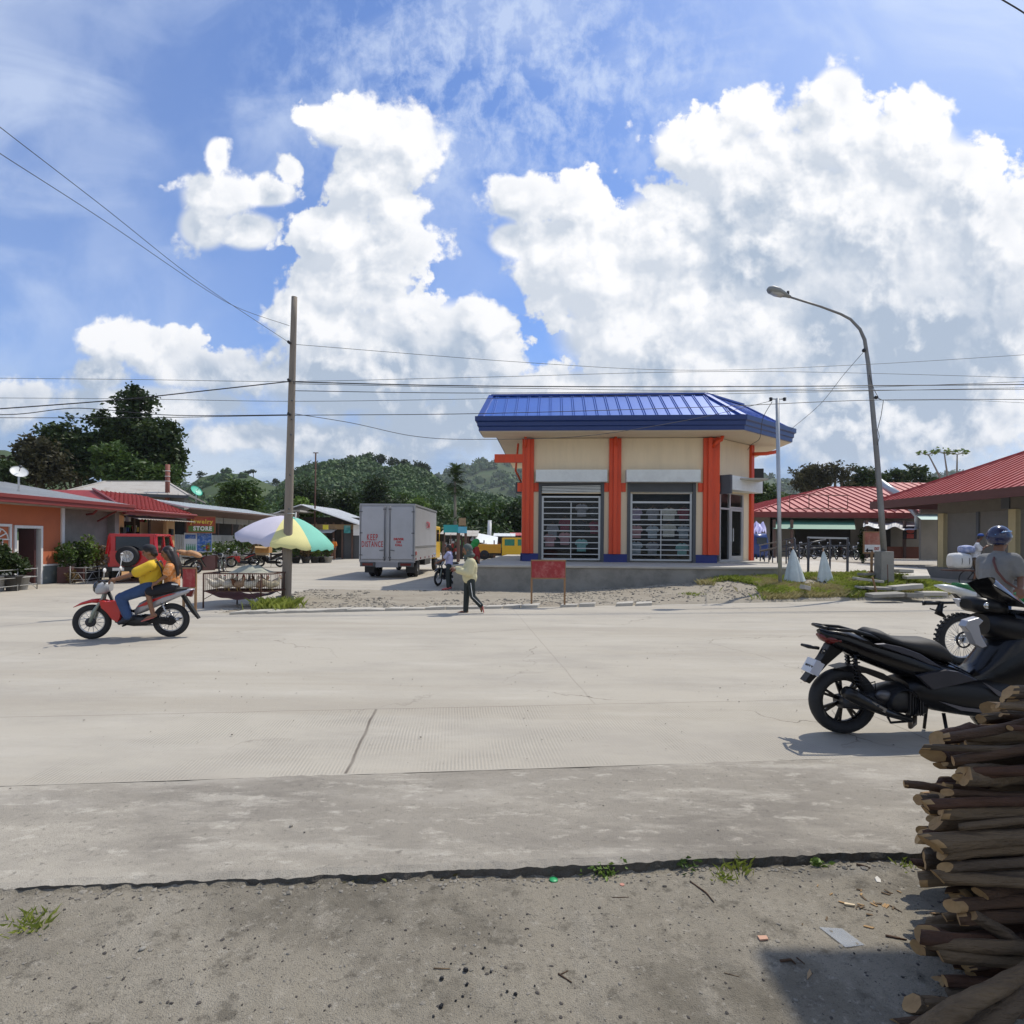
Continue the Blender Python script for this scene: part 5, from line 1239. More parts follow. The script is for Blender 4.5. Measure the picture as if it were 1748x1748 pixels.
for i, (px, py, r, l) in enumerate(((492, 1038, .13, 'pale rounded stone at the foot of the wooden pole'), (506, 1036, .09, 'small dark stone right of the pole foot'))):
    p = G(px, py); p.z = .04; m = MB().ball((0, 0, 0), (r, r*.7, r*.6), n=10, m=7, rot=(.2, .1, .4+i)); one(m, 'stone', slabm if i == 0 else conc_dk, l, 'stone', loc=p)
# ------------------------------------------------------------------ hills and their woods
def ico(sub=1):
    bm = bmesh.new(); bmesh.ops.create_icosphere(bm, subdivisions=sub, radius=1)
    v = np.array([p.co[:] for p in bm.verts]); f = np.array([[q.index for q in p.verts] for p in bm.faces]); bm.free(); return v, f
IV, IF = ico(2); IV1, IF1 = ico(1)
hill_m = floor_mat('hill_grass', [((.045, .072, .022), 0, 0, 0, 0, ONE), ((.075, .09, .03), .012, .45, .65, .8, ONE), ((.05, .085, .022), .03, .5, .62, .8, ONE), ((.04, .07, .02), .25, .48, .66, .7, ONE)], .95, .0)
wood_m = leafmat('hill_wood_leaves', (.018, .045, .011), (.085, .15, .034), .7, .035, .1)
def hill(name, ridge, Db, Dr, seed, amp, ntree, tr, mask=.5, z0=-.1, veg=(0, 1), base=0.0):
    xs = [p[0] for p in ridge]; ys = [p[1] for p in ridge]
    def ZR(px): return EYE + (CY + (px-CX)*.0079 - np.interp(px, xs, ys))/F*Dr
    def surf(px, s):
        D = Db+(Dr-Db)*s; zr = ZR(px)
        prof = s**1.15*(1-.0*s); x = (px-CX)/F*D
        g_ = (nz(x, D, 1/55, seed, 4)-.5)*2*amp*np.sin(np.pi*np.clip(s, 0, 1))
        ov = np.clip((s-1)/.35, 0, 1)
        z = base + (zr-base)*np.clip(prof, 0, 1)*(1-.6*ov**2) + g_*(1-ov)
        return x, D, z
    pxs = np.linspace(xs[0], xs[-1], 170); ss = np.linspace(0, 1.35, 60)
    PX, S_ = np.meshgrid(pxs, ss); x, D, z = surf(PX, S_)
    V = np.stack([x, D, z], -1).reshape(-1, 3); nx = len(pxs); ny = len(ss)
    i = np.arange((ny-1)*(nx-1)); r = i//(nx-1); c = i % (nx-1); a = r*nx+c
    o = struct(arrmesh('hill', V, np.stack([a, a+1, a+nx+1, a+nx], 1), hill_m, smooth=True))
    R = np.random.default_rng(seed); px = R.uniform(xs[0], xs[-1], ntree*4); s = R.random(ntree*4)**.8*1.03
    x, D, z = surf(px, s); m = nz(x, D, 1/38, seed+50, 3); keep = (m > mask)
    x, D, z = x[keep][:ntree], D[keep][:ntree], z[keep][:ntree]; n = len(x)
    rr = tr*(.45+.9*R.random(n)**1.5)
    big = n if ntree < 900 else n
    bv = IV1; bf = IF1
    nv = len(bv); jit = 1+.5*(R.random((n, nv, 1))-.5)*2
    V = bv[None]*jit*np.stack([rr, rr, rr*(.85+.5*R.random(n))], 1)[:, None, :] + np.stack([x, D, z+rr*.45], 1)[:, None, :]
    Fq = (bf[None]+(np.arange(n)*nv)[:, None, None]).reshape(-1, 3)
    k = 20 if ntree > 6000 else 14
    q = R.normal(size=(n, k, 3)); q /= np.linalg.norm(q, axis=2)[..., None]; q = q*rr[:, None, None]*[1.05, 1.05, 1.0]+np.stack([x, D, z+rr*.5], 1)[:, None, :]
    cs = q.reshape(-1, 3); Vc, Fc = leaf_cards(R, cs, 1.0, .3, .75); sz = np.repeat(rr, k*4)*.62; cc = np.repeat(cs, 4, axis=0); Vc = cc+(Vc-cc)*sz[:, None]
    Vb = V.reshape(-1, 3); cen = np.repeat(np.stack([x, D, z+rr*.45], 1), nv, axis=0); Vb = cen+(Vb-cen)*.8
    Ft = np.concatenate([np.concatenate([Fq, Fq[:, 2:3]], 1)[:, :3]]); o2 = None
    A3 = np.concatenate([Fq, (Fc+len(Vb))[:, [0, 1, 2]], (Fc+len(Vb))[:, [0, 2, 3]]]); o2 = arrmesh('hill_wood', np.concatenate([Vb, Vc]), A3, wood_m)
    return o, o2, surf
_, o2, _ = hill('far', [(-400, 790), (100, 830), (500, 830), (700, 835), (745, 812), (790, 796), (822, 789), (850, 786), (890, 793), (960, 800), (1100, 806), (1250, 802), (1300, 808), (1345, 824), (1400, 842), (1470, 838), (1560, 826), (1600, 811), (1680, 812), (1900, 800)], 650, 1150, 71, 18, 6500, 6, .37)
stuff(o2, 'hazy blue green woods on the farthest hill', 'woods')
_, o2, _ = hill('left', [(-300, 740), (-80, 765), (10, 768), (60, 790), (130, 815), (250, 842), (310, 838), (340, 815), (380, 806), (425, 811), (455, 825), (500, 840), (560, 845), (640, 850), (760, 870)], 240, 430, 72, 8, 5200, 2.6, .57)
stuff(o2, 'scattered woods on the grassy hill at the left', 'woods')
_, o2, sf2 = hill('main', [(380, 915), (440, 870), (480, 838), (515, 806), (560, 798), (590, 792), (625, 786), (655, 800), (690, 802), (725, 812), (760, 838), (800, 848), (845, 858), (900, 868), (980, 880), (1150, 905)], 120, 330, 73, 8, 17000, 2.1, .36)
stuff(o2, 'dense woods covering the hill behind the truck', 'woods')
# ------------------------------------------------------------------ trees
bark = mat('grey_brown_bark', (.14, .105, .07), .9, var=.25, scale=8, bump=.5)
LM = {'dark': leafmat('leaves_dark', (.012, .028, .008), (.055, .085, .018), .5, .5), 'mid': leafmat('leaves_mid', (.022, .055, .010), (.095, .15, .028), .5, .6),
      'brown': leafmat('leaves_brownish', (.03, .026, .014), (.09, .085, .035), .6, .6), 'light': leafmat('leaves_light', (.06, .12, .015), (.19, .27, .05), .5, .8), 'rust': leafmat('leaves_russet', (.05, .06, .015), (.22, .12, .05), .5, 2.5)}
SEED = [100]
def tree(name, label, cat, D, base_px, blobs, leaves, size, kind='dark', group=None, trunk=.25, depth=.7, sparse=0.0, limbs=True, base_z=0.0, kinds=None):
    SEED[0] += 1; R = np.random.default_rng(SEED[0])
    bx = X(base_px, D); t = thing(name, label, cat, (bx, D, base_z), 0, group); o = np.array([bx, D, base_z])
    area = sum(b[2]*b[3] for b in blobs); Cs = []
    for (px, py, rx, ry) in blobs:
        c = np.array(P(px, py, D))-o; rr = np.array([rx*D/F, max(rx, ry)*D/F*depth, ry*D/F])
        n = max(30, int(leaves*rx*ry/area)); ncl = max(6, n//(26 if sparse < .5 else 14))
        d = R.normal(size=(ncl, 3)); d /= np.linalg.norm(d, axis=1)[:, None]; rad = (R.random(ncl)**(.45))[:, None]
        cc = c+d*rad*rr*(1+.14*R.normal(size=(ncl, 1)))
        k = R.integers(0, ncl, n); cs = .17*min(rr[0], rr[2])+.3*size
        Cs.append(cc[k]+R.normal(size=(n, 3))*[cs, cs, cs*.6])
    Cs = np.concatenate(Cs); V, Fq = leaf_cards(R, Cs, size, .3)
    arrmesh('crown', V, Fq, LM[kind], t)
    m = MB(); big = max(blobs, key=lambda b: b[2]*b[3]); top = Vector(np.array(P(big[0], big[1], D))-o)
    m.tube([(0, 0, -.2), (top*.3)+Vector((.1, 0, 0)), top*.7, top], [trunk*1.25, trunk, trunk*.6, trunk*.3], 8)
    if limbs:
        for (px, py, rx, ry) in blobs:
            c = Vector(np.array(P(px, py, D))-o); s = top*R.uniform(.35, .6)
            m.tube([s, s.lerp(c, .5)+Vector((0, 0, -.06*c.length)), c], [trunk*.45, trunk*.3, trunk*.1], 6)
            for _ in range(5 if sparse else 3):
                d = Vector(R.normal(size=3)).normalized(); d.z = abs(d.z); e = c+Vector((d.x*rx*D/F, d.y*rx*D/F*depth, d.z*ry*D/F))*.8
                m.tube([s.lerp(c, .7), c.lerp(e, .4), e], [trunk*.18, trunk*.12, trunk*.03], 5)
    m.build('trunk', bark, t)
    return t
G1 = 'tall dark trees behind the left houses'
tree('broadleaf_tree', 'tallest dark tree behind the old tin roof, with a pointed top', 'tree', 52, 222, [(232, 690, 24, 34), (228, 735, 42, 32), (262, 755, 40, 42), (195, 760, 42, 42), (240, 800, 66, 40), (290, 735, 16, 24), (290, 790, 28, 30), (175, 720, 20, 18), (300, 770, 16, 16)], 15000, .42, 'dark', G1, .35)
tree('broadleaf_tree', 'dark bushy tree left of the tallest one', 'tree', 50, 118, [(112, 745, 36, 26), (95, 775, 40, 30), (135, 790, 44, 40), (150, 760, 26, 24)], 8000, .4, 'dark', G1, .3)
tree('broadleaf_tree', 'brownish green tree at the left end behind the satellite dish', 'tree', 47, 62, [(58, 770, 28, 24), (75, 800, 40, 34), (40, 800, 24, 26)], 6000, .38, 'brown', G1, .25)
tree('broadleaf_tree', 'dark foliage low at the far left edge above the tin roof', 'tree', 44, 5, [(-10, 810, 34, 26), (20, 815, 20, 18)], 2600, .36, 'dark', G1, .2)
tree('broadleaf_tree', 'greener tree in front of the tall dark one, just over the roofs', 'tree', 46, 200, [(190, 785, 26, 26), (215, 810, 40, 26), (275, 815, 30, 22)], 4500, .36, 'mid', G1, .25)
G2 = 'trees at the foot of the hill'
for a in (('round dark green tree behind the long white roof', 60, 412, [(410, 842, 30, 24), (425, 858, 24, 18), (392, 860, 20, 16)], 5000, .42, 'mid'),
          ('dark tree right of the wooden pole top of the hill foot', 75, 520, [(520, 842, 28, 22), (545, 860, 24, 22), (500, 862, 20, 18)], 3600, .5, 'dark'),
          ('feathery light green tree by the white roofed house', 50, 517, [(515, 862, 13, 10), (522, 878, 18, 12)], 1100, .35, 'light'),
          ('dark tree above the truck box left corner', 85, 637, [(640, 836, 26, 20), (625, 855, 20, 20), (660, 858, 24, 18)], 3600, .5, 'dark'),
          ('dark bushy tree left of the truck roof', 70, 590, [(590, 855, 24, 20), (575, 878, 18, 16), (605, 880, 18, 18)], 3000, .45, 'dark'),
          ('mid green trees above the truck roof right side', 90, 725, [(715, 868, 34, 20), (745, 880, 24, 22), (690, 858, 26, 16)], 3600, .5, 'mid'),
          ('low green trees right of the palm behind the teal stall', 80, 815, [(800, 880, 22, 24), (825, 890, 26, 20), (850, 880, 24, 22)], 3600, .5, 'mid'),
          ('dark trees touching the left column of the shop', 75, 875, [(868, 892, 24, 22), (890, 880, 24, 26), (905, 900, 24, 20)], 3000, .5, 'dark'),
          ('yellow green shrub tree above the truck rear corner', 78, 712, [(712, 858, 12, 10), (722, 866, 12, 8)], 800, .4, 'light')):
    tree('hillside_tree', a[0], 'tree', a[1], a[2], a[3], a[4], a[5], a[6], G2, .22)
R = np.random.default_rng(44)
cs = []
for px in np.arange(395, 935, 5.5):
    D = R.uniform(62, 100); hgt = R.uniform(2.2, 5.2)*D/80; c = np.array([X(px+R.uniform(-4, 4), D), D, 0]); k = 150
    cs.append(c+R.normal(size=(k, 3))*[1.3, 1.2, hgt*.34]+[0, 0, hgt*.45])
cs = np.concatenate(cs); cs[:, 2] = np.abs(cs[:, 2]); V, Fq = leaf_cards(R, cs, .7, .3); stuff(arrmesh('undergrowth', V, Fq, leafmat('undergrowth_leaves', (.014, .034, .009), (.075, .12, .025), .6, .12)), 'dense low bushes at the foot of the wooded hill', 'bushes')
# ridge trees that stand out against the sky
G3 = 'trees along the hill crest'
for px, py, rx, ry, l in ((632, 782, 16, 8, 'widest tree clump on the hill crest'), (605, 785, 11, 8, 'tree at the left end of the crest clump'), (650, 783, 9, 7, 'right end tree of the widest crest clump'), (673, 790, 9, 8, 'round tree right of the crest clump'), (692, 791, 5, 6, 'small lone round tree on the crest'),
                          (712, 797, 14, 8, 'spreading tree low on the right shoulder of the crest'), (728, 802, 10, 8, 'last tree on the right shoulder of the crest'), (536, 798, 14, 10, 'dark tree where the crest begins beside the antenna'), (513, 806, 10, 9, 'tree at the left foot of the crest, right of the pole')):
    tree('crest_tree', l, 'tree', 332, px, [(px, py, rx, ry)], 420, 1.5, 'dark', G3, .5, limbs=False, base_z=Z(py+14, 332, px)-2, depth=.8)
for px, py, rx, ry, l in ((432, 805, 9, 3, 'flat topped tree on the left hill, behind'), (424, 806, 5, 3, 'tiny tree left of the flat topped one on the left hill'), (342, 810, 8, 5, 'small tree on the left slope of the grassy hill'), (473, 822, 8, 4, 'thin tree on the right slope of the grassy hill')):
    tree('crest_tree', l, 'tree', 432, px, [(px, py, rx, ry)], 160, 1.6, 'dark', G3, .35, limbs=False, base_z=Z(py+9, 432, px)-2)
# right side trees
G4 = 'trees behind the red hall'
tree('broadleaf_tree', 'dark round tree left of the bare one behind the red hall', 'tree', 78, 1385, [(1375, 815, 22, 18), (1392, 808, 18, 14), (1388, 828, 30, 14)], 4200, .45, 'brown', G4, .3)
tree('broadleaf_tree', 'thin brown half bare tree showing its branches', 'tree', 78, 1428, [(1425, 802, 26, 12), (1408, 812, 16, 14), (1440, 815, 16, 14)], 1500, .38, 'brown', G4, .35, sparse=1)
tree('broadleaf_tree', 'dark tree right of the half bare one, by the lamp pole', 'tree', 80, 1480, [(1475, 812, 20, 14), (1490, 822, 26, 12), (1460, 826, 18, 10)], 3200, .45, 'dark', G4, .3)
tree('broadleaf_tree', 'dark spreading tree right of the lamp pole', 'tree', 80, 1555, [(1535, 815, 26, 12), (1562, 808, 20, 12), (1520, 826, 26, 10), (1575, 822, 18, 12)], 3600, .45, 'dark', G4, .3)
tree('broadleaf_tree', 'leafy green tree between the shop and the thin post', 'tree', 70, 1302, [(1298, 838, 16, 16), (1310, 850, 22, 16), (1290, 856, 16, 14)], 3200, .42, 'mid', G4, .25)
tree('broadleaf_tree', 'low grey green tree behind the left slope of the hall roof', 'tree', 85, 1340, [(1335, 852, 16, 10), (1352, 858, 14, 8)], 1200, .45, 'mid', G4, .25)
# slim papaya-like plants above the right hall
for px, py, l in ((1585, 776, 'leftmost of the three slim papaya trees over the right roofs'), (1612, 774, 'middle slim papaya tree over the right roofs'), (1634, 776, 'rightmost slim papaya tree over the right roofs')):
    D = 42; top = P(px, py, D); b = P(px+6-(px-1612)*.3+(6 if px < 1600 else 0), 815, D); t = thing('papaya_tree', l, 'tree', (b.x, b.y, 0), 0, 'slim papaya trees'); o = Vector((b.x, b.y, 0))
    MB().tube([(0, 0, 0), (0, 0, b.z), top-o], [.09, .07, .04], 7).build('trunk', mat('pale_stem', (.28, .25, .2), .8), t)
    R = np.random.default_rng(px); cs = []
    m = MB()
    for k in range(9):
        a = 2*PI*k/9+R.random(); L_ = .42+.2*R.random(); e = top-o+Vector((math.cos(a)*L_, math.sin(a)*L_, .1+.12*R.random())); m.tube([top-o, e], .012, 4); cs += [e+Vector(R.normal(size=3)*.08)+Vector((math.cos(a)*.1, math.sin(a)*.1, 0)) for _ in range(7)]
    m.build('leaf_stalk', bark, t)
    V, Fq = leaf_cards(R, np.array([c[:] for c in cs]), .24, .7); arrmesh('crown', V, Fq, LM['light'], t)
# fan palm
D = 68; b = P(776, 905, D); top = P(776, 822, D)
t = thing('palm_tree', 'tall slim fan palm standing against the hill', 'palm', (b.x, D, 0)); o = Vector((b.x, D, 0))
MB().tube([(0, 0, 0), (.05, 0, top.z*.5), (0, 0, top.z)], [.22, .16, .13], 8).build('trunk', mat('palm_bark', (.22, .19, .14), .9), t)
m = MB(); R = np.random.default_rng(8)
for k in range(70):
    a = R.random()*2*PI; el = R.uniform(-1.0, 1.45); base = Vector((0, 0, top.z+R.uniform(-.3, 1.4)))
    if el < 0: base.z -= .6
    d = Vector((math.cos(a)*math.cos(el), math.sin(a)*math.cos(el), math.sin(el))); s = d.cross(Vector((0, 0, 1))).normalized(); L_ = R.uniform(.8, 1.25)
    c = base+d*L_*.55; 
    for q in range(7):
        an = (q-3)*.32; dd = (d*math.cos(an)+s*math.sin(an)); e = c+dd*L_*.75+Vector((0, 0, -.15*L_)); w_ = .07
        m.add([c, c+dd*L_*.4+s*w_, e, c+dd*L_*.4-s*w_], [(0, 1, 2, 3)])
    m.tube([base, c], .02, 4)
m.build('crown', LM['dark'], t)
# ------------------------------------------------------------------ potted plants and hedges
potm = [mat('clay_pot', (.16, .075, .05), .8, var=.2), mat('dark_pot', (.04, .038, .035), .6), mat('cement_pot', (.3, .29, .26), .9, var=.15), mat('brown_box_planter', (.11, .05, .045), .8)]
def pot_plant(px, py, D, hpx, wpx, kind, pot, label, n=260, size=.09, ph=.34, pr=.17, cat='potted plant', name='potted_plant', group='potted plants along the left street', leafflat=.2):
    SEED[0] += 1; R = np.random.default_rng(SEED[0]); c = G(px, py); c = Vector((X(px, D, py), D, 0))
    t = thing(name, label, cat, c, R.random()*6, group)
    h = hpx*D/F; w_ = wpx*D/F/2
    if pot is not None:
        if pot == 3: MB().box(-pr, pr, -pr, pr, 0, ph).build('pot', potm[3], t, bevel=.01)
        else: MB().lathe([(pr*.7, 0), (pr, ph*.9), (pr*1.1, ph*.9), (pr*1.1, ph), (pr*.9, ph), (pr*.8, ph*.85), (0, ph*.85)], n=14).build('pot', potm[pot], t)
    z0 = ph if pot is not None else 0
    m = MB(); cs = []
    for k in range(9):
        a = R.random()*6.28; e = Vector((math.cos(a)*w_*R.random(), math.sin(a)*w_*R.random(), z0+h*(.55+.45*R.random()))); m.tube([(0, 0, z0-.05), (e.x*.3, e.y*.3, z0+h*.4), e], [.012, .009, .004], 5)
    m.build('stem', bark, t)
    q = R.normal(size=(n, 3)); q /= np.linalg.norm(q, axis=1)[:, None]; q = q*(R.random((n, 1))**.5)*[w_, w_, h*.5]+[0, 0, z0+h*.5]
    V, Fq = leaf_cards(R, q, size, leafflat); arrmesh('foliage', V, Fq, LM[kind], t)
    return t
PP = [(-5, 1000, 17.0, 62, 40, 'dark', 2, 'dark leafy plant in a cement pot at the far left edge', 420, .16, .45, .22), (22, 1003, 17.2, 40, 34, 'dark', 1, 'broad leaved dark plant below the arched window', 360, .16, .45, .22), (38, 1003, 17.6, 34, 24, 'dark', 2, 'smaller dark plant beside the orange house door', 240, .14, .4, .18),
      (112, 994, 20.3, 44, 34, 'mid', 3, 'bushy plant in a tall brown planter right of the orange house wall', 420, .13, .55, .2), (135, 990, 21.0, 46, 38, 'dark', 3, 'dark shrub second in the planter row', 420, .14, .5, .2), (150, 988, 21.2, 62, 34, 'light', 1, 'brightest yellow green shrub in the planter row', 380, .13, .4, .2),
      (166, 986, 21.8, 44, 36, 'rust', 1, 'plant with russet and pink leaves left of the red jeep', 420, .13, .4, .2), (124, 996, 20.1, 24, 22, 'rust', None, 'low reddish plant in front of the planter row', 160, .1, .1, .1), (198, 965, 24.0, 70, 26, 'light', None, 'tall sparse yellow green plant behind the red jeep roof', 60, .2, .1, .1),
      (352, 968, 29.0, 28, 30, 'light', 3, 'light green shrub beneath the drinks poster', 340, .14, .7, .3), (372, 966, 30.5, 24, 26, 'mid', 3, 'green shrub next right of the poster shrub', 300, .14, .7, .3), (392, 965, 32, 26, 28, 'mid', 2, 'shrub in a cement pot before the corrugated wall', 300, .15, .6, .25),
      (412, 962, 34, 42, 36, 'mid', 2, 'tall bushy green shrub left of the umbrella edge', 520, .17, .6, .3), (430, 961, 36, 30, 24, 'rust', 1, 'reddish leaved shrub under the umbrella edge', 280, .16, .6, .3), (446, 960, 38, 30, 24, 'mid', 1, 'dark pot shrub behind the parked cruiser motorcycle', 260, .17, .6, .3),
      (505, 964, 38, 40, 28, 'mid', 1, 'dense shrub just right of the wooden pole', 460, .2, .4, .3), (522, 963, 38, 30, 28, 'rust', 1, 'shrub with reddish tips right of the pole', 380, .2, .4, .3), (537, 962, 38.5, 24, 20, 'light', 1, 'low yellow green shrub in the middle of the right row', 240, .18, .4, .3),
      (549, 961, 39, 42, 20, 'light', 1, 'upright light green shrub at the right end of the row', 340, .2, .4, .3), (560, 960, 39, 30, 18, 'mid', 2, 'last shrub of the row before the orange shirted person', 240, .18, .4, .3), (788, 952, 52, 20, 26, 'light', None, 'patch of bright bushes beyond the parked truck cab', 240, .3, .1, .1), (1473, 948, 43.5, 66, 16, 'mid', None, 'climbing green vine hanging between the two hall awnings', 420, .22, .1, .1)]
for a in PP: pot_plant(*a[:7], a[7], n=a[8], size=a[9], ph=a[10], pr=a[11], cat='plant' if a[6] is None else 'potted plant')
# little wire fences round the planters
def wirefence(pts, label, h=.62):
    t = thing('garden_fence', label, 'fence', (0, 0, 0)); m = MB(); m2 = MB(); fm = mat('pale_fence_wire', (.4, .4, .38), .5)
    P3 = [Vector(p) for p in pts]
    for a, b in zip(P3[:-1], P3[1:]):
        for z in (.15, .38, h): m.tube([a+Vector((0, 0, z)), b+Vector((0, 0, z))], .010, 5)
        n = max(1, int((b-a).length/.7))
        for k in range(n+1): q = a.lerp(b, k/n); m2.tube([q, q+Vector((0, 0, h+.04))], .014, 5)
        m.tube([a, a.lerp(b, .5/n)+Vector((0, 0, .38)), a.lerp(b, 1/n)], .01, 5)
    m.build('wires', fm, t); m2.build('stakes', fm, t)
wirefence([(-14.3, 12, 0), (-14.5, 17.9, 0), (-15.7, 18.2, 0)], 'low pale wire fence around the pots below the arched window')
wirefence([(-15.0, 19.9, 0), (-14.4, 19.8, 0), (-14.9, 21.8, 0)], 'low pale wire fence in front of the planter row by the grey wall', .55)
# ------------------------------------------------------------------ weeds, grass, gravel
R = np.random.default_rng(12)
def blades(name, pts, hgt, w_, m, seed, lean=.5):
    R = np.random.default_rng(seed); n = len(pts); a = R.random(n)*6.28; h = hgt*(.5+.8*R.random(n)); ln = lean*h*(.3+R.random(n))
    d = np.stack([np.cos(a), np.sin(a), 0*a], 1); s = np.stack([-np.sin(a), np.cos(a), 0*a], 1)*w_
    mid = pts+d*(ln*.35)[:, None]+np.stack([0*a, 0*a, h*.6], 1); tip = pts+d*ln[:, None]+np.stack([0*a, 0*a, h*.92], 1)
    V = np.stack([pts-s*.5, pts+s*.5, mid+s*.4, tip, mid-s*.4], 1).reshape(-1, 3)
    return arrmesh(name, V, np.arange(5*n).reshape(n, 5), m)
grass_m = leafmat('grass_blades', (.16, .22, .03), (.52, .56, .12), .6, 1.5, .3)
dry_m = leafmat('dry_weeds', (.36, .32, .13), (.6, .52, .26), .8, 1.5, .2)
N0 = 60000; x = R.uniform(4.8, 14.6, N0); y = R.uniform(15, 19.6, N0); fe = far_edge(x)
dens = nz(x, y, .9, 60, 3) + .22*np.exp(-((x-7.8)/1.8)**2) + .18*np.exp(-((x-11.6)/1.6)**2); keep = (y > fe+.12+.3*nz(x, y, 2, 61)) & (dens > .56) & (x+2*(nz(x, y, 1, 66)-.5) > 5.6) & (mound(x, y) < .47)
x, y = x[keep], y[keep]; pts = np.stack([x, y, verge_h(x, y)-.01], 1)
dn = nz(x, y, 1.7, 77, 3) > .53
stuff(blades('weeds', pts[~dn], .17, .022, grass_m, 1, .8), 'green weeds covering the mound beside the road', 'weeds')
stuff(blades('dry_weeds', pts[dn], .15, .02, dry_m, 2, .9), 'dry yellowish weeds among the green on the mound', 'weeds')
V, Fq = leaf_cards(R, pts[~dn][::2]+[0, 0, .08]+R.normal(size=(len(pts[~dn][::2]), 3))*.03, .07, .5); stuff(arrmesh('leafy_weeds', V, Fq, grass_m), 'small leafy weeds on the mound', 'weeds')
def tuft(px, py, r, h, n, label, gz_=0.0, m=grass_m, w_=.012, pt=None):
    c = pt or G(px, py, gz_); Rn = np.random.default_rng(int(px*7+py)); q = Rn.normal(size=(n, 2))*r*.5
    o = blades('grass_tuft', np.stack([q[:, 0], q[:, 1], 0*q[:, 0]-.01], 1), h, w_, m, int(px), .9); o.location = c; return tag(o, label, 'grass', 'loose grass tufts')
tuft(472, 1040, .42, .26, 420, 'thick grass tuft at the foot of the wooden utility pole')
tuft(1185, 1018, .3, .12, 140, 'small grass tuft on the gravel right of the red board', .08)
tuft(50, 1592, .075, .065, 170, 'green grass tuft alone on the dirt at the lower left', -.04, w_=.003)
tuft(92, 1611, .10, .05, 30, 'flat sparse grass tuft just right of the lower left one', -.05, w_=.005)
tuft(1236, 1504, .05, .04, 70, 'small tuft of grass on the dirt below the slab edge weeds', -.045, w_=.004)
tuft(1262, 1486, .07, .06, 60, 'long bladed weed growing at the slab edge right of centre', -.045, w_=.003)
tuft(672, 1490, .07, .045, 40, 'tiny grass tuft at the slab edge left of centre', -.04, w_=.004)
tuft(1545, 1476, .06, .04, 30, 'tiny weed at the slab edge beside the log pile', -.045, w_=.005)
def weed(px, py, w_, h, n, label, gz_=-.045, kind='light', size=.028):
    c = G(px, py, gz_); Rn = np.random.default_rng(int(px)); q = Rn.normal(size=(n, 3))*[w_*.45, w_*.25, h*.3]+[0, 0, h*.5]; q[:, 2] = np.abs(q[:, 2])
    V, Fq = leaf_cards(Rn, q, size, .6); o = arrmesh('small_weed', V, Fq, LM[kind]); o.location = c; return tag(o, label, 'weed', 'weeds at the slab edge')
weed(1028, 1494, .10, .05, 55, 'bright leafy weed at the slab edge near the green cap'); weed(1055, 1484, .07, .05, 26, 'small weed right of the bright leafy one'); weed(1172, 1484, .08, .06, 40, 'leafy weed in the crack right of centre', kind='mid')
weed(1398, 1480, .06, .04, 30, 'tiny leafy weed below the scooter at the slab edge'); weed(584, 1494, .26, .03, 60, 'brown dead leaves heaped at the slab edge left of centre', kind='brown', size=.03); weed(770, 1496, .1, .03, 30, 'dry brown leaf litter at the slab edge near the middle', kind='brown')
# gravel on the verge and specks on the dirt
def stones(name, x, y, z, s, m, seed):
    R = np.random.default_rng(seed); n = len(x); nv = 12; bm = bmesh.new(); bmesh.ops.create_icosphere(bm, subdivisions=1, radius=1); v = np.array([p.co[:] for p in bm.verts]); f = np.array([[q.index for q in p.verts] for p in bm.faces]); bm.free(); nv = len(v)
    sc_ = s[:, None]*np.stack([.7+.9*R.random(n), .7+.9*R.random(n), .35+.5*R.random(n)], 1)
    V = v[None]*(1+.5*(R.random((n, nv, 1))-.5))*sc_[:, None, :]; a = R.random(n)*6.28; ca, sa = np.cos(a)[:, None], np.sin(a)[:, None]
    X_ = V[:, :, 0]*ca-V[:, :, 1]*sa; Y_ = V[:, :, 0]*sa+V[:, :, 1]*ca; V = np.stack([X_+x[:, None], Y_+y[:, None], V[:, :, 2]+z[:, None]], 2)
    return arrmesh(name, V.reshape(-1, 3), (f[None]+(np.arange(n)*nv)[:, None, None]).reshape(-1, 3), m)
stone_m = mat('mixed_gravel', (.21, .19, .155), .9, var=.5, scale=7); dark_m = mat('dark_specks', (.06, .052, .045), .9, var=.4, scale=5)
n = 5200; x = R.uniform(-6.8, 9.5, n); y = R.uniform(12.3, 18.3, n); k = (y > far_edge(x)+.3) & (nz(x, y, .8, 90, 3)+.15*(x > 1) > .47); x, y = x[k], y[k]
stuff(stones('gravel', x, y, verge_h(x, y)+.004, .012+.035*R.random(len(x))**3, stone_m, 3), 'loose gravel on the strip between road and platform', 'gravel')
n = 8000; x = R.uniform(-3.4, 3.2, n); y = R.uniform(1.2, 3.0, n); k = (y < edge_y(x)-.01); x, y = x[k], y[k]; z = dirt_h(x, y)
h = len(x)//2
stuff(stones('pebbles', x[:h], y[:h], z[:h]+.0005, .0012+.007*R.random(h)**4, stone_m, 4), 'pale grit scattered on the near dirt', 'grit')
stuff(stones('dark_crumbs', x[h:], y[h:], z[h:]+.0005, .0012+.006*R.random(len(x)-h)**4, dark_m, 5), 'dark crumbs scattered on the near dirt', 'crumbs')
n = 600; x = R.uniform(-4, 4, n); y = edge_y(x)-.02-.09*R.random(n)**2; stuff(stones('edge_rubble', x, y, dirt_h(x, y)+.002, .003+.011*R.random(n)**3, stone_m, 6), 'crumbled concrete along the broken slab edge', 'rubble')
n = 900; x = R.uniform(-8, 8, n); y = R.uniform(3, 9, n); stuff(stones('road_grit', x, y, 0*x+.006, .002+.005*R.random(n)**3, stone_m, 7), 'fine grit lying on the road', 'grit')
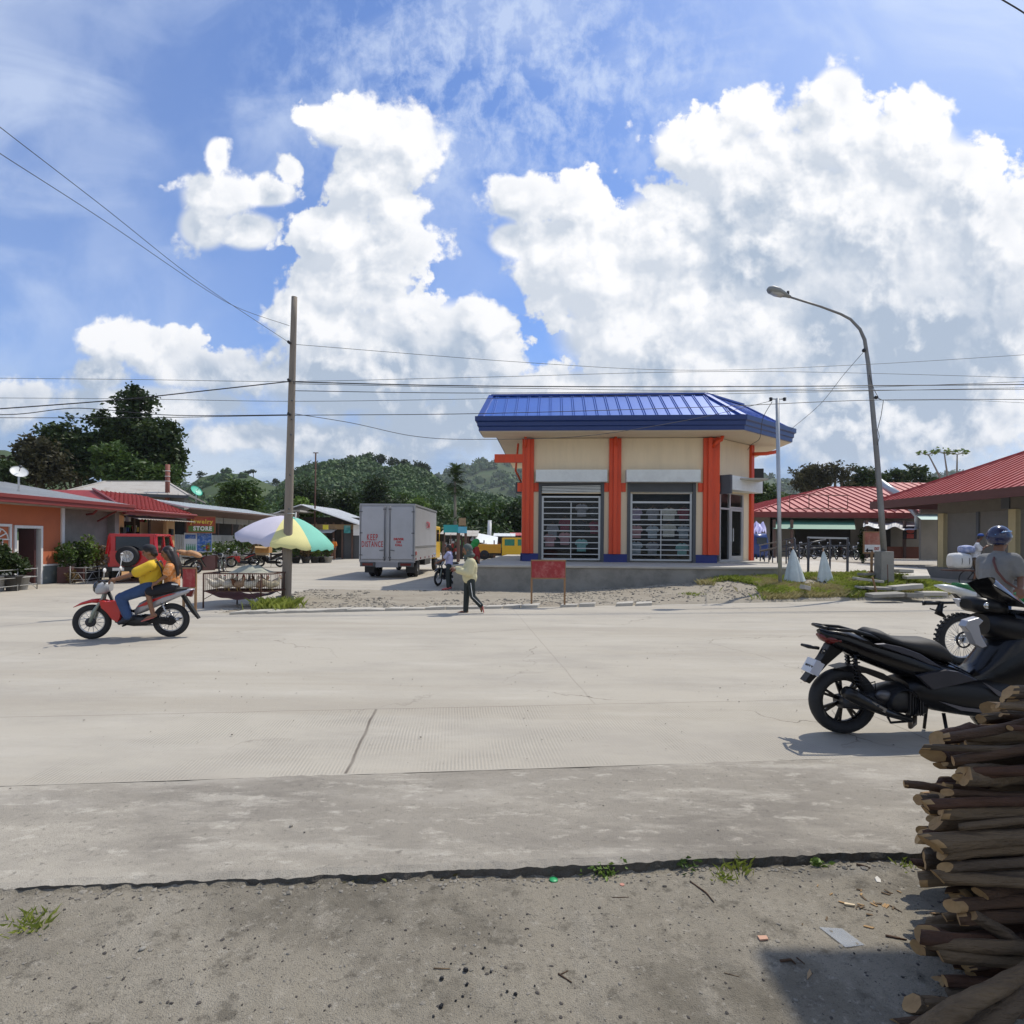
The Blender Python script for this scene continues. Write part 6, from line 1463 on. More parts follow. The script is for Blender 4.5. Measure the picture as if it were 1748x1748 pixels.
# ------------------------------------------------------------------ vehicles
def loft(mb, secs, n=18, mi=0, pw=2.4, cap=True):
    """sections (x, y, z, half width, half height[, power]) joined along x"""
    vs = []
    for s in secs:
        x, y, z, hw, hh = s[:5]; p = s[5] if len(s) > 5 else pw
        for k in range(n):
            a = 2*PI*k/n; c, q = math.cos(a), math.sin(a)
            vs.append((x, y+hw*math.copysign(abs(c)**(2/p), c), z+hh*math.copysign(abs(q)**(2/p), q)))
    fs = [(i*n+k, i*n+(k+1) % n, (i+1)*n+(k+1) % n, (i+1)*n+k) for i in range(len(secs)-1) for k in range(n)]
    mb.add(vs, fs, mi, True)
    if cap:
        o = len(mb.v)-len(vs); mb.f.append(tuple(o+k for k in range(n))); mb.m.append(mi); mb.sm.append(False)
        e = o+(len(secs)-1)*n; mb.f.append(tuple(e+k for k in range(n))); mb.m.append(mi); mb.sm.append(False)
    return mb
gloss_black = mat('gloss_black_plastic', (.004, .004, .005), .2, var=.05, spec=.35)
satin_black = mat('satin_black_plastic', (.007, .007, .008), .36, var=.1, spec=.3)
seat_m = mat('black_seat_vinyl', (.016, .015, .015), .62, var=.1, bump=.2, bscale=200)
eng_m = mat('dark_engine_metal', (.035, .035, .037), .45, metal=.4, var=.3, scale=15)
silver = mat('silver_plastic', (.38, .38, .40), .3, metal=.4, var=.05)
redpl = mat('bright_red_plastic', (.5, .018, .015), .3, var=.05, coat=.3)
rim_m = mat('wheel_rim_metal', (.5, .5, .5), .3, metal=.8, var=.05)
redlens = mat('red_lens', (.12, .01, .01), .15, var=0)
def wheel(par, x, z, r, y=0.0, w_=.05, spokes=0, alloy=0, knob=False, rimm=None, name='wheel'):
    th = r*.2 if not knob else r*.16
    pr = [(th*.9*math.cos(a), w_*math.sin(a)) for a in [2*PI*j/10 for j in range(10)]]
    m = MB().torus((x, y, z), r-th*.9, th, 40, 10, 'y', prof=pr)
    if knob:
        for k in range(34):
            a = 2*PI*k/34
            for yy in (-.03, 0, .03):
                c = Vector((x+(r+.004)*math.cos(a+.04*(yy == 0)), y+yy, z+(r+.004)*math.sin(a+.04*(yy == 0)))); m.cbox(c, (.026, .02, .03), 0, (0, -a, 0))
    t = m.build(name, tyre, par)
    ri = r-2*th*.88; q = MB(); q.torus((x, y, z), ri, .012, 36, 8, 'y', sx=w_*38); q.lathe([(.03, -w_*.9), (.035, -w_*.8), (.035, w_*.8), (.03, w_*.9), (0, w_*.9)], (x, y, z), 14, 'y')
    if spokes:
        for k in range(spokes):
            a = 2*PI*k/spokes; b = a+(.35 if k % 2 else -.35); q.tube([(x+.03*math.cos(a), y+(.025 if k % 4 < 2 else -.025), z+.03*math.sin(a)), (x+ri*math.cos(b), y, z+ri*math.sin(b))], .0028, 4)
    for k in range(alloy):
        a = 2*PI*k/alloy
        for da in (-.1, .1): q.bar((x+.03*math.cos(a), y, z+.03*math.sin(a)), (x+ri*math.cos(a+da), y, z+ri*math.sin(a+da)), .022, .016, 0, up=(0, 1, 0))
    q.build('rim', rimm or rim_m, t); return t
# --- big black scooter in the foreground
ox = 2.79; oy = 4.93
sct = thing('scooter', 'large black maxi scooter parked at the right, dark tinted windscreen', 'scooter', (ox, oy, -.002), math.radians(-1.0))
def S(px, py, dy=0.0):   # side profile: photo pixel at the scooter's middle plane -> local x, z
    p = P(px, py, oy+dy); return (p.x-ox, p.z)
wheel(sct, 0, .277, .277, w_=.062, alloy=7, rimm=gloss_black)
wheel(sct, 1.37, .285, .285, w_=.055, alloy=7, rimm=gloss_black)
def prof_loft(pts, hw, mb=None, pw=2.6, mi=0):
    """pts: (px, py_top, py_bottom, half width)"""
    secs = []
    for px, t_, b_, w_ in pts:
        x, zt_ = S(px, t_); _, zb_ = S(px, b_); secs.append((x, 0, (zt_+zb_)/2, w_, max(.003, (zt_-zb_)/2)))
    return loft(mb or MB(), secs, 20, mi, pw)
# tail and side body
prof_loft([(1397, 1074, 1079, .03), (1404, 1072, 1092, .07), (1420, 1072, 1104, .11), (1436, 1074, 1112, .13), (1460, 1082, 1124, .155), (1490, 1090, 1136, .175), (1520, 1098, 1148, .185), (1550, 1108, 1158, .19), (1580, 1120, 1166, .19), (1606, 1128, 1172, .18), (1622, 1134, 1176, .17)], 0).build('body', gloss_black, sct)
prof_loft([(1396, 1081, 1085, .03), (1402, 1079, 1093, .06), (1412, 1080, 1098, .095), (1424, 1084, 1096, .118)], 0).build('tail_light', redlens, sct)
# silver-grey flank sweep
fl = MB()
for s in (-1, 1):
    a = [S(*q) for q in ((1470, 1092), (1486, 1091), (1515, 1097), (1545, 1108), (1566, 1121), (1584, 1133), (1560, 1126), (1530, 1113), (1500, 1103))]
    fl.prism(a, s*.165, s*.19, taper=.93)
fl.build('flank_panel', mat('dark_pewter_plastic', (.07, .07, .085), .3, metal=.5, var=.03), sct, bevel=.004)
# seat: two humps
prof_loft([(1470, 1074, 1084, .07), (1480, 1070, 1088, .11), (1495, 1073, 1094, .13), (1508, 1080, 1098, .14), (1522, 1085, 1102, .145), (1545, 1086, 1112, .15), (1570, 1086, 1120, .15), (1588, 1091, 1125, .145), (1602, 1101, 1128, .125), (1611, 1114, 1128, .09), (1613, 1122, 1126, .05)], 0, pw=2.3).build('seat', seat_m, sct)
m = MB()
for s in (-1, 1):
    q = [S(1401, 1069), S(1420, 1071), S(1445, 1073), S(1470, 1080), S(1484, 1088)]; m.tube([(x, s*.13, z) for x, z in q], .014, 8)
q = S(1401, 1069); m.tube([(q[0], -.13, q[1]), (q[0]-.03, 0, q[1]+.004), (q[0], .13, q[1])], .014, 8)
m.build('grab_rail', satin_black, sct)
# rear mudguard, plate, indicators
m = MB(); 
for s in (-1, 1): pass
a = [S(*q) for q in ((1412, 1098), (1436, 1108), (1424, 1118), (1408, 1132), (1392, 1150), (1378, 1165), (1370, 1161), (1384, 1142), (1400, 1120))]
m.prism(a, -.05, .05); m.build('mudguard', satin_black, sct, bevel=.006)
x, z = S(1387, 1136); pt_ = MB().cbox((x-.012, 0, z), (.012, .21, .125), 0, (0, math.radians(28), 0)).build('number_plate', mat('plate_white', (.6, .6, .6), .4, var=.03), sct, bevel=.003)
for s in ('4017 YZ',):
    text(s, .05, 'plate_characters', blackm, pt_, (x-.022, 0, z-.012), rot=(math.radians(90), 0, -PI/2), sx=.75, bold=.002)
pside = MB().cbox((x-.012, -.108, z+.0), (.075, .006, .115), 0, (0, math.radians(28), 0)); pside.build('plate_bracket', mat('plate_edge_grey', (.45, .46, .5), .5), sct)
x, z = S(1393, 1108); MB().tube([(x+.05, -.05, z), (x, -.13, z), (x-.03, -.19, z+.005)], [.014, .018, .012], 8).build('indicator', satin_black, sct); MB().tube([(x+.05, .05, z), (x, .13, z), (x-.03, .19, z+.005)], [.014, .018, .012], 8).build('indicator', satin_black, sct)
x, z = S(1375, 1161); MB().ball((x, 0, z), (.02, .035, .016), n=10, m=6).build('reflector', redlens, sct)
# shocks
def spring(par, a, b, r, turns, wr, m_, name='shock_spring'):
    a = Vector(a); b = Vector(b); d = b-a; s, t_ = basis(d); n = turns*12
    return MB().tube([a+d*(k/n)+(s*math.cos(2*PI*k/12)+t_*math.sin(2*PI*k/12))*r for k in range(n+1)], wr, 5).tube([a, b], r*.55, 8).build(name, m_, par)
for y, (p0, p1) in ((-.13, ((1445, 1112), (1450, 1160))), (.13, ((1461, 1116), (1466, 1160)))):
    a = S(*p0); b_ = S(*p1); spring(sct, (a[0], y, a[1]), (b_[0], y, b_[1]), .024, 8, .007, satin_black)
# hugger, engine block, swing arm
a = [S(*q) for q in ((1419, 1138), (1440, 1133), (1465, 1135), (1500, 1146), (1520, 1160), (1500, 1158), (1470, 1146), (1440, 1143))]
MB().prism(a, -.07, .07).build('rear_hugger', satin_black, sct, bevel=.006)
m = MB(); loft(m, [(S(1440, 0)[0], 0, .27, .085, .05), (S(1470, 0)[0], 0, .28, .095, .07), (S(1510, 0)[0], 0, .30, .13, .11), (S(1545, 0)[0], 0, .32, .15, .13), (S(1575, 0)[0], 0, .30, .13, .12)], 16, 0, 3)
m.lathe([(.11, -.19), (.12, -.17), (.12, -.1)], (S(1530, 0)[0], 0, .30), 20, 'y')
for k in range(6): m.box(S(1540, 0)[0]+.02*k, S(1540, 0)[0]+.02*k+.008, -.165, .1, .2, .4)
m.build('engine', eng_m, sct)
MB().ball((S(1502, 0)[0], -.13, S(0+1502, 1180)[1]), (.075, .03, .045), n=14, m=8, rot=(0, .15, 0)).build('air_filter_cover', mat('engine_cover_grey', (.12, .12, .125), .35, metal=.5), sct)
# exhaust
a = S(1421, 1170); b_ = S(1486, 1203); c = S(1530, 1217); e = S(1560, 1212)
m = MB(); A_ = Vector((a[0], -.2, a[1])); B_ = Vector((b_[0], -.2, b_[1]))
m.tube([A_+(A_-B_)*.05, A_, A_.lerp(B_, .2), A_.lerp(B_, .7), B_, Vector((c[0], -.17, c[1]))], [.03, .062, .07, .06, .042, .03], 16, sq=.8)
ex = m.build('muffler', mat('muffler_black', (.014, .014, .014), .3, metal=.3), sct)
m = MB()
for s in (.42, .62, .8): q = A_.lerp(B_, s); m.cbox(q+Vector((.0, -.052, .02)), (.045, .012, .016), 0, (0, math.radians(27), 0))
q0 = A_.lerp(B_, .30)+Vector((0, -.05, .012)); q1 = A_.lerp(B_, .92)+Vector((0, -.045, .01)); m.bar(q0, q1, .01, .035)
m.build('heat_shield', mat('heat_shield_metal', (.22, .22, .22), .3, metal=.8), ex)
MB().tube([(c[0], -.17, c[1]), (S(1545, 0)[0], -.13, .10), (S(1556, 0)[0], -.1, .12), (S(1563, 0)[0], -.05, .2)], .018, 8).build('exhaust_pipe', mat('burnt_pipe', (.25, .2, .15), .35, metal=.8), sct)
# side sill, footboard and belly
prof_loft([(1530, 1156, 1180, .16), (1550, 1150, 1196, .18), (1575, 1148, 1206, .2), (1610, 1148, 1212, .21), (1645, 1150, 1217, .21), (1680, 1148, 1222, .2), (1710, 1140, 1220, .18), (1740, 1120, 1212, .14)], 0, pw=3.2).build('footboard', satin_black, sct)
m = MB()
for s in (-1, 1):
    a = [S(*q) for q in ((1535, 1143), (1552, 1138), (1584, 1133), (1604, 1136), (1636, 1150), (1620, 1153), (1592, 1160), (1560, 1167))]; m.prism(a, s*.185, s*.215, taper=.94)
m.build('side_panel', mat('satin_grey_panel', (.045, .045, .055), .3, metal=.4), sct, bevel=.004)
m = MB()
a = [S(*q) for q in ((1570, 1184), (1612, 1194), (1660, 1199), (1694, 1203), (1694, 1206), (1655, 1204), (1606, 1199))]; m.prism(a, -.218, -.208)
a = [S(*q) for q in ((1640, 1152), (1672, 1170), (1696, 1182), (1690, 1184), (1664, 1174))]; m.prism(a, -.219, -.21); m.build('trim_line', mat('trim_grey', (.11, .11, .13), .3, metal=.5), sct)
# centre tunnel and front shield
prof_loft([(1600, 1124, 1160, .14), (1618, 1130, 1160, .13), (1640, 1142, 1170, .13), (1656, 1130, 1180, .14), (1672, 1108, 1190, .16), (1690, 1084, 1200, .18), (1712, 1062, 1200, .2), (1735, 1050, 1190, .2), (1760, 1048, 1150, .17), (1785, 1062, 1120, .1)], 0, pw=2.6).build('front_shield', gloss_black, sct)
m = MB()
for s in (-1,):
    a = [S(*q, -.19) for q in ((1648, 1058), (1668, 1052), (1676, 1058), (1668, 1066), (1672, 1085), (1682, 1103), (1674, 1106), (1662, 1100), (1652, 1078), (1643, 1068))]; m.prism(a, s*.13, s*.20, taper=.95)
m.build('silver_leg_trim', silver, sct, bevel=.006)
m = MB(); prof_loft([(1668, 1046, 1080, .12), (1690, 1042, 1090, .16), (1720, 1046, 1100, .19), (1750, 1056, 1100, .18)], 0, m).build('cowl', satin_black, sct)
# handlebar turned to the left, grips, levers, instrument pod
gL = P(1578, 1029, 5.25); gL = Vector((gL.x-ox, .34, gL.z)); hub = Vector((S(1705, 0)[0]-.05, 0, .98)); mid = P(1636, 1028, 5.12); mid = Vector((mid.x-ox, .2, mid.z))
gR = hub+(hub-gL)*1.0; gR.z = gL.z; 
m = MB().tube([gL, mid, hub+Vector((0, 0, .04)), Vector((gR.x-.05, -.22, gR.z)), Vector((gR.x, -.36, gR.z))], .012, 8); hb = m.build('handlebar', satin_black, sct)
d = (mid-gL).normalized(); MB().tube([gL, gL+d*.115], .019, 10).tube([gL-d*.02, gL], .022, 10).build('grip', blackm, hb); 
MB().tube([Vector((gR.x-.02, -.27, gR.z)), Vector((gR.x, -.38, gR.z))], .019, 10).build('grip', blackm, hb)
MB().tube([gL+d*.15+Vector((.01, 0, -.03)), gL+d*.06+Vector((.02, 0, -.065)), gL+d*.02+Vector((.02, 0, -.05))], .007, 6).tube([gL+d*.12, gL+d*.1+Vector((0, 0, -.09)), gL+d*.13+Vector((.03, 0, -.13))], [.02, .032, .01], 8).build('brake_lever', satin_black, hb)
m = MB(); a = P(1618, 1020, 5.15); b_ = P(1644, 1034, 5.1); A_ = Vector((a.x-ox, .2, a.z)); B_ = Vector((b_.x-ox, .16, b_.z))
m.prism([(A_.x, A_.z), (A_.x+.06, A_.z+.0), (A_.x+.135, A_.z-.055), (A_.x+.12, A_.z-.10), (A_.x+.05, A_.z-.07)], .12, .2); m.build('bar_cover', mat('bar_cover_silver', (.55, .57, .62), .3, metal=.2), sct, bevel=.006)
m = MB(); a = P(1662, 1030, 4.98); loft(m, [(a.x-ox-.075, .06, a.z, .07, .04), (a.x-ox-.05, .05, a.z, .12, .065), (a.x-ox+.05, .02, a.z-.01, .14, .07), (a.x-ox+.14, 0, a.z-.03, .12, .06)], 14, 0, 3); ip = m.build('instrument_pod', satin_black, sct)
MB().torus((a.x-ox-.01, -.085, a.z+.0), .022, .006, 16, 6, 'y').ball((a.x-ox-.01, -.085, a.z), (.02, .008, .02), n=10, m=6).build('bolt', chrome, ip)
# windscreen: curved, tinted
m = MB(); nx = 8; nz_ = 8; vs = []
lo = [S(1707, 1046), S(1737, 1036)]; hi = [S(1666, 1000), S(1692, 985)]
for j in range(nz_+1):
    v = j/nz_
    for i in range(nx+1):
        u = i/nx*2-1; wd = .20*(1-.32*v**1.5)
        bx_ = lo[1][0]+.02; tx_ = hi[1][0]-.02; x_ = bx_+(tx_-bx_)*v - (u*u)*(.10)*(1-.1*v); z_ = lo[1][1]+(hi[1][1]-lo[1][1])*v - .055*u*u*v
        vs.append((x_, u*wd, z_))
m.add(vs, [(j*(nx+1)+i, j*(nx+1)+i+1, (j+1)*(nx+1)+i+1, (j+1)*(nx+1)+i) for j in range(nz_) for i in range(nx)], 0, True)
m.add([(x+.006, y, z+.003) for x, y, z in vs], [(j*(nx+1)+i, j*(nx+1)+i+1, (j+1)*(nx+1)+i+1, (j+1)*(nx+1)+i) for j in range(nz_) for i in range(nx)], 0, True)
m.build('windscreen', mat('smoked_screen', (.012, .012, .013), .08, var=0, alpha=.93, spec=.7), sct)
m = MB(); m.tube([vs[0], vs[nx+1], vs[2*(nx+1)], vs[4*(nx+1)], vs[6*(nx+1)], vs[8*(nx+1)]], .007, 6); m.tube([vs[nx], vs[2*nx+1], vs[3*nx+2], vs[5*nx+4], vs[7*nx+6], vs[9*nx+8]], .007, 6)
m.build('screen_edge', satin_black, sct)
m = MB(); loft(m, [(S(1715, 0)[0], 0, 1.0, .14, .05), (S(1745, 0)[0], 0, .96, .18, .09), (S(1775, 0)[0], 0, .85, .15, .1), (S(1795, 0)[0], 0, .78, .06, .06)], 14, 0, 2.4); m.build('nose', gloss_black, sct)
MB().tube([(1.37, -.07, .285), (1.2, -.07, .62)], .024, 8).tube([(1.37, .07, .285), (1.2, .07, .62)], .024, 8).build('fork', satin_black, sct)
MB().torus((1.37, 0, .285), .30, .02, 24, 6, 'y', sx=3).build('front_mudguard', satin_black, sct)
# stands
a = S(1594, 1210); MB().tube([(a[0], -.1, a[1]), (a[0]+.01, -.13, .05), (a[0]+.0, -.15, .008)], [.014, .013, .02], 8).tube([(a[0], .1, a[1]), (a[0]+.0, .13, .008)], .013, 8).tube([(a[0], -.13, .06), (a[0]-.05, -.12, .02)], .008, 6).build('centre_stand', satin_black, sct)
a = S(1498, 1220); MB().tube([(a[0]+.15, -.16, a[1]+.0), (a[0], -.17, a[1]-.01), (a[0]-.03, -.18, a[1]+.04)], .010, 6).build('kick_lever', satin_black, sct)
MB().tube([(S(1470, 0)[0], -.08, .42), (S(1490, 0)[0], -.1, .46), (S(1491, 0)[0], -.1, .38)], .006, 5).build('cable', wire_m, sct)

# --- green and white trail bike behind it
D = 7.75; bx = X(1640, D, 1130); trl = thing('trail_bike', 'green and white trail motorcycle with knobbly tyre behind the black scooter', 'motorcycle', (bx, D, 0), math.radians(3))
whl = wheel(trl, 0, .335, .335, w_=.055, spokes=36, knob=True); wheel(trl, 1.42, .35, .35, w_=.05, spokes=36, knob=True)
MB().lathe([(.09, -.06), (.11, -.05), (.11, -.045), (.09, -.04)], (0, 0, .335), 20, 'y').build('brake_disc', eng_m, whl)
def SL(px, py, dd=D, o_=bx): p = P(px, py, dd); return (p.x-o_, p.z)
gw = mat('white_bodywork', (.65, .66, .64), .35, var=.05); gg = mat('racing_green', (.02, .16, .05), .35, var=.05)
m = MB(); secs = []
for px, pt_, pb, w_ in ((1597, 998, 1001, .05), (1612, 997, 1008, .08), (1635, 1001, 1016, .09), (1660, 1008, 1026, .1), (1690, 1018, 1045, .12)):
    a = SL(px, pt_); b_ = SL(px, pb); secs.append((a[0], 0, (a[1]+b_[1])/2, w_, (a[1]-b_[1])/2))
loft(m, secs, 14).build('rear_fender', gw, trl)
m = MB(); secs = []
for px, pt_, pb, w_ in ((1628, 994, 1003, .05), (1650, 996, 1009, .08), (1680, 1006, 1022, .1), (1715, 1018, 1036, .11), (1760, 1015, 1035, .1)):
    a = SL(px, pt_); b_ = SL(px, pb); secs.append((a[0], 0, (a[1]+b_[1])/2, w_, (a[1]-b_[1])/2))
loft(m, secs, 14).build('seat', gg, trl)
MB().prism([(-.02, .30), (.0, .37), (.55, .45), (.6, .38)], -.09, -.06).prism([(-.02, .30), (.0, .37), (.55, .45), (.6, .38)], .06, .09).build('swing_arm', alum, trl)
loft(MB(), [(.45, 0, .45, .1, .1), (.55, 0, .5, .14, .17), (.8, 0, .5, .15, .19), (.95, 0, .45, .1, .12)], 12, 0, 3).build('engine', eng_m, trl)
loft(MB(), [(.75, 0, .88, .08, .05), (.85, 0, .9, .14, .12), (1.05, 0, .9, .15, .14), (1.2, 0, .85, .1, .1)], 14).build('tank', gg, trl)
MB().tube([(1.42, -.09, .35), (1.2, -.09, 1.0)], .028, 8).tube([(1.42, .09, .35), (1.2, .09, 1.0)], .028, 8).build('fork', satin_black, trl)
MB().tube([(1.02, -.4, 1.12), (1.14, -.1, 1.06), (1.14, .1, 1.06), (1.02, .4, 1.12)], .014, 8).build('handlebar', satin_black, trl)
MB().prism([(-.12, .95), (.1, .8), (.3, .72), (.28, .66), (.05, .74)], -.03, .03).build('inner_fender', satin_black, trl)
MB().tube([(.15, -.14, .62), (.45, -.15, .68), (.7, -.14, .45)], [.05, .05, .025], 10).build('muffler', silver, trl)
MB().tube([(1.42, .0, .78), (1.7, 0, .86)], .05, 6, sq=.3).build('front_fender', gw, trl)
MB().tube([(.6, .1, .35), (.5, .28, .0)], .012, 6).build('side_stand', satin_black, trl)

# --- underbone motorcycles (the ridden one and parked ones share the maker)
def underbone(name, label, loc, rz, cm, cm2, group=None, spokes=28, simple=False, basket=False):
    t = thing(name, label, 'motorcycle', loc, rz, group); WB = 1.09; r = .272
    rw = wheel(t, 0, r, r, w_=.035, spokes=spokes); fw = wheel(t, WB+.02, r, r, w_=.032, spokes=spokes)
    if not simple:
        MB().lathe([(.05, .03), (.075, .045), (.075, .06), (.05, .065), (0, .065)], (WB+.02, 0, r), 18, 'y').build('front_brake', eng_m, fw)
        MB().lathe([(.05, .03), (.08, .045), (.08, .055), (0, .06)], (0, 0, r), 18, 'y').build('rear_hub', eng_m, rw)
    for y in (-.07, .07): MB().tube([(WB+.02, y, r), (WB-.03, y, r+.17), (WB-.13, y*.7, .62), (WB-.17, y*.5, .80)], [.024, .03, .02, .018], 8).build('fork', mat('fork_grey_green', (.26, .29, .24), .4, metal=.4), t)
    m = MB(); loft(m, [(WB+.27, 0, .505, .02, .006), (WB+.16, 0, .56, .05, .022), (WB+.02, 0, .60, .065, .03), (WB-.10, 0, .60, .07, .04)], 12, 0, 2.5).build('front_fender', cm, t)
    m = MB(); loft(m, [(WB-.02, 0, .77, .05, .04), (WB-.06, 0, .78, .10, .08), (WB-.14, 0, .80, .12, .10), (WB-.24, 0, .82, .09, .07)], 14, 0, 3); cw = m.build('headlight_cowl', mat('pale_grey_plastic', (.42, .42, .42), .4), t)
    loft(MB(), [(WB+.0, 0, .80, .04, .05), (WB-.03, 0, .81, .085, .085), (WB-.07, 0, .82, .1, .09)], 14, 0, 3).build('headlight', darkglass, cw)
    m = MB(); m.tube([(WB-.30, .34, .92), (WB-.20, .2, .92), (WB-.18, .05, .86), (WB-.18, -.05, .86), (WB-.20, -.2, .92), (WB-.30, -.34, .92)], .012, 8); hb = m.build('handlebar', satin_black, t)
    for s in (-1, 1):
        MB().tube([(WB-.30, .34*s, .92), (WB-.235, .25*s, .92)], .018, 8).build('grip', blackm, hb)
        MB().tube([(WB-.22, .22*s, .93), (WB-.25, .3*s, 1.06)], .005, 5).ball((WB-.26, .31*s, 1.09), (.012, .055, .036), n=12, m=8).build('mirror', white if not simple else chrome, hb)
    m = MB()
    for s in (-1, 1): m.prism([(WB-.10, .63), (WB-.20, .60), (WB-.36, .62), (WB-.42, .52), (WB-.42, .34), (WB-.38, .25), (WB-.30, .30), (WB-.22, .42), (WB-.14, .50)], s*.06, s*.13, taper=.92)
    m.build('leg_shield', cm, t, bevel=.006)
    m = MB(); m.tube([(WB-.17, 0, .8), (WB-.28, 0, .55), (.55, 0, .42), (.3, 0, .5), (.0, 0, .68)], .028, 8).tube([(.4, -.05, .36), (0, -.07, r)], .018, 6).tube([(.4, .05, .36), (0, .07, r)], .018, 6).build('frame', satin_black, t)
    loft(MB(), [(.78, 0, .30, .06, .05), (.70, 0, .30, .09, .08), (.52, 0, .28, .11, .09), (.34, 0, .27, .10, .08), (.26, 0, .28, .05, .05)], 14, 0, 3).build('engine', eng_m, t)
    m = MB(); loft(m, [(-.34, 0, .76, .02, .012), (-.24, 0, .73, .07, .04), (-.1, 0, .69, .09, .06), (.1, 0, .62, .11, .085), (.3, 0, .54, .11, .10), (.44, 0, .47, .10, .09), (.5, 0, .42, .08, .05)], 16, 0, 2.8); m.build('rear_cowl', cm2, t)
    m = MB()
    for s in (-1, 1):
        m.prism([(.46, .50), (.30, .60), (.0, .70), (-.1, .71), (.1, .64), (.34, .52)], s*.112, s*.118)
    m.build('stripe', cm, t)
    m = MB(); loft(m, [(-.24, 0, .775, .06, .02), (-.1, 0, .765, .11, .035), (.1, 0, .72, .12, .04), (.25, 0, .70, .125, .045), (.42, 0, .70, .11, .045), (.56, 0, .73, .07, .03)], 14, 0, 2.6); m.build('seat', seat_m, t)
    MB().prism([(-.34, .75), (-.25, .74), (-.22, .66), (-.30, .64)], -.05, .05).build('tail_light', redlens, t)
    MB().prism([(-.2, .66), (-.14, .68), (-.3, .40), (-.40, .28), (-.42, .29)], -.06, .06).build('mudguard', satin_black, t)
    spring(t, (.12, .09, .58), (.02, .09, .32), .022, 7, .006, chrome); spring(t, (.12, -.09, .58), (.02, -.09, .32), .022, 7, .006, chrome)
    MB().tube([(.62, -.1, .2), (.3, -.12, .18), (.12, -.12, .22), (-.2, -.13, .3)], [.016, .018, .035, .03], 10).build('muffler', chrome, t)
    MB().prism([(.36, .33), (.36, .25), (-.04, .2), (-.1, .25), (-.04, .31)], .055, .075).build('chain_cover', satin_black, t)
    MB().tube([(.62, -.2, .22), (.62, .2, .22)], .014, 6).tube([(.3, -.2, .27), (.3, .2, .27)], .012, 6).build('foot_pegs', satin_black, t)
    if simple: MB().tube([(.45, .08, .22), (.4, .26, .0)], .01, 6).build('side_stand', satin_black, t)
    return t
rf_ = G(160, 1091); rr_ = G(292, 1087); RZ = math.atan2(rf_.y-rr_.y, rf_.x-rr_.x)
bike = underbone('motorcycle', 'red and silver underbone motorcycle carrying two riders along the road', (rr_.x, rr_.y, 0), RZ, redpl, silver)
MB().tube([(.95-.1, -.3, .93), (.93-.12, -.3, 1.30)], .006, 5).ball((.81, -.3, 1.33), (.02, .03, .012), n=8, m=6).build('tall_mirror_stem', white, bike)
MB().prism([(.49, .42), (.60, .44), (.62, .36), (.52, .34)], .125, .14).build('decal', white, bike)
dk = mat('black_motorcycle_plastic', (.012, .012, .014), .3)
G5 = 'motorcycles parked on the left side street'
D = 27.5; underbone('motorcycle', 'parked black motorcycle seen from the front between cage and long store', (X(382, D), D, 0), math.radians(-72), dk, dk, G5, 14, True)
D = 32; pm_ = underbone('motorcycle', 'parked motorcycle with an orange box on its seat behind the cage', (X(446, D)-.4, D, 0), math.radians(-160), redpl, dk, G5, 14, True)
D = 32.5; underbone('motorcycle', 'black parked motorcycle with round white mirror beside the wooden pole', (X(478, D), D, 0), math.radians(178), dk, dk, G5, 14, True)
D = 26; underbone('motorcycle', 'parked motorcycle with brown cloth on it right of the red jeep', (X(335, D), D, 0), math.radians(-130), dk, dk, G5, 14, True)
D = 20.2; b5 = underbone('motorcycle', 'black motorcycle standing nose to camera at the left end of the platform', (X(752, D)+.35, D+.95, 0), math.radians(-112), dk, dk, None, 20, True)
p = P(439, 948, 31.5); t = thing('cardboard_box', 'opened orange brown box on the seat of a parked motorcycle', 'box', (p.x-.25, 31.8, .80)); MB().box(0, .75, 0, .45, 0, .36).build('carton', mat('orange_cardboard', (.42, .23, .07), .8, var=.15, stain=(.3, .1, .04), samt=.6, sscale=5), t); MB().add([(0, 0, .36), (.75, 0, .36), (.7, -.22, .25), (.08, -.2, .28)], [(0, 1, 2, 3)]).add([(0, 0, .0), (.75, 0, .0), (.83, -.1, -.14), (.1, -.1, -.12)], [(0, 1, 2, 3)]).build('flap', mat('cardboard_pale', (.45, .30, .14), .8), t)
p = P(333, 944, 26); t = thing('cloth_bundle', 'peach and brown cloth bundle on a parked motorcycle right of the jeep', 'cloth', (p.x, 25.6, .82)); m = MB().ball((-.3, 0, .12), (.35, .2, .12), n=10, m=7, rot=(0, .2, 0)).ball((.25, 0, .05), (.3, .2, .12), n=10, m=7, rot=(0, .4, 0)).ball((0, 0, .1), (.2, .2, .14), n=10, m=7); remeshed(m, 'cloth', [mat('peach_cloth', (.48, .27, .14), .9, var=.3, scale=6)], t, .04, 3)

# --- box truck
D = 23.9; tx = (X(614, D, 960)+X(707, D, 960))/2; tw = X(707, D, 960)-X(614, D, 960)
zt_ = Z(861, D, 660); zb_ = Z(958, D, 660); 
trk = thing('box_truck', 'aluminium box truck parked with its rear doors to the road', 'truck', (tx, D, 0), math.radians(-1.2))
alu = mat('grey_painted_box', (.42, .42, .44), .4, metal=.3, var=.05, scale=1.5, stain=(.3, .3, .3), samt=.3); LB = 5.9; hw_ = tw/2
m = MB().box(-hw_+.03, hw_-.03, .04, LB, zb_+.05, zt_-.02)
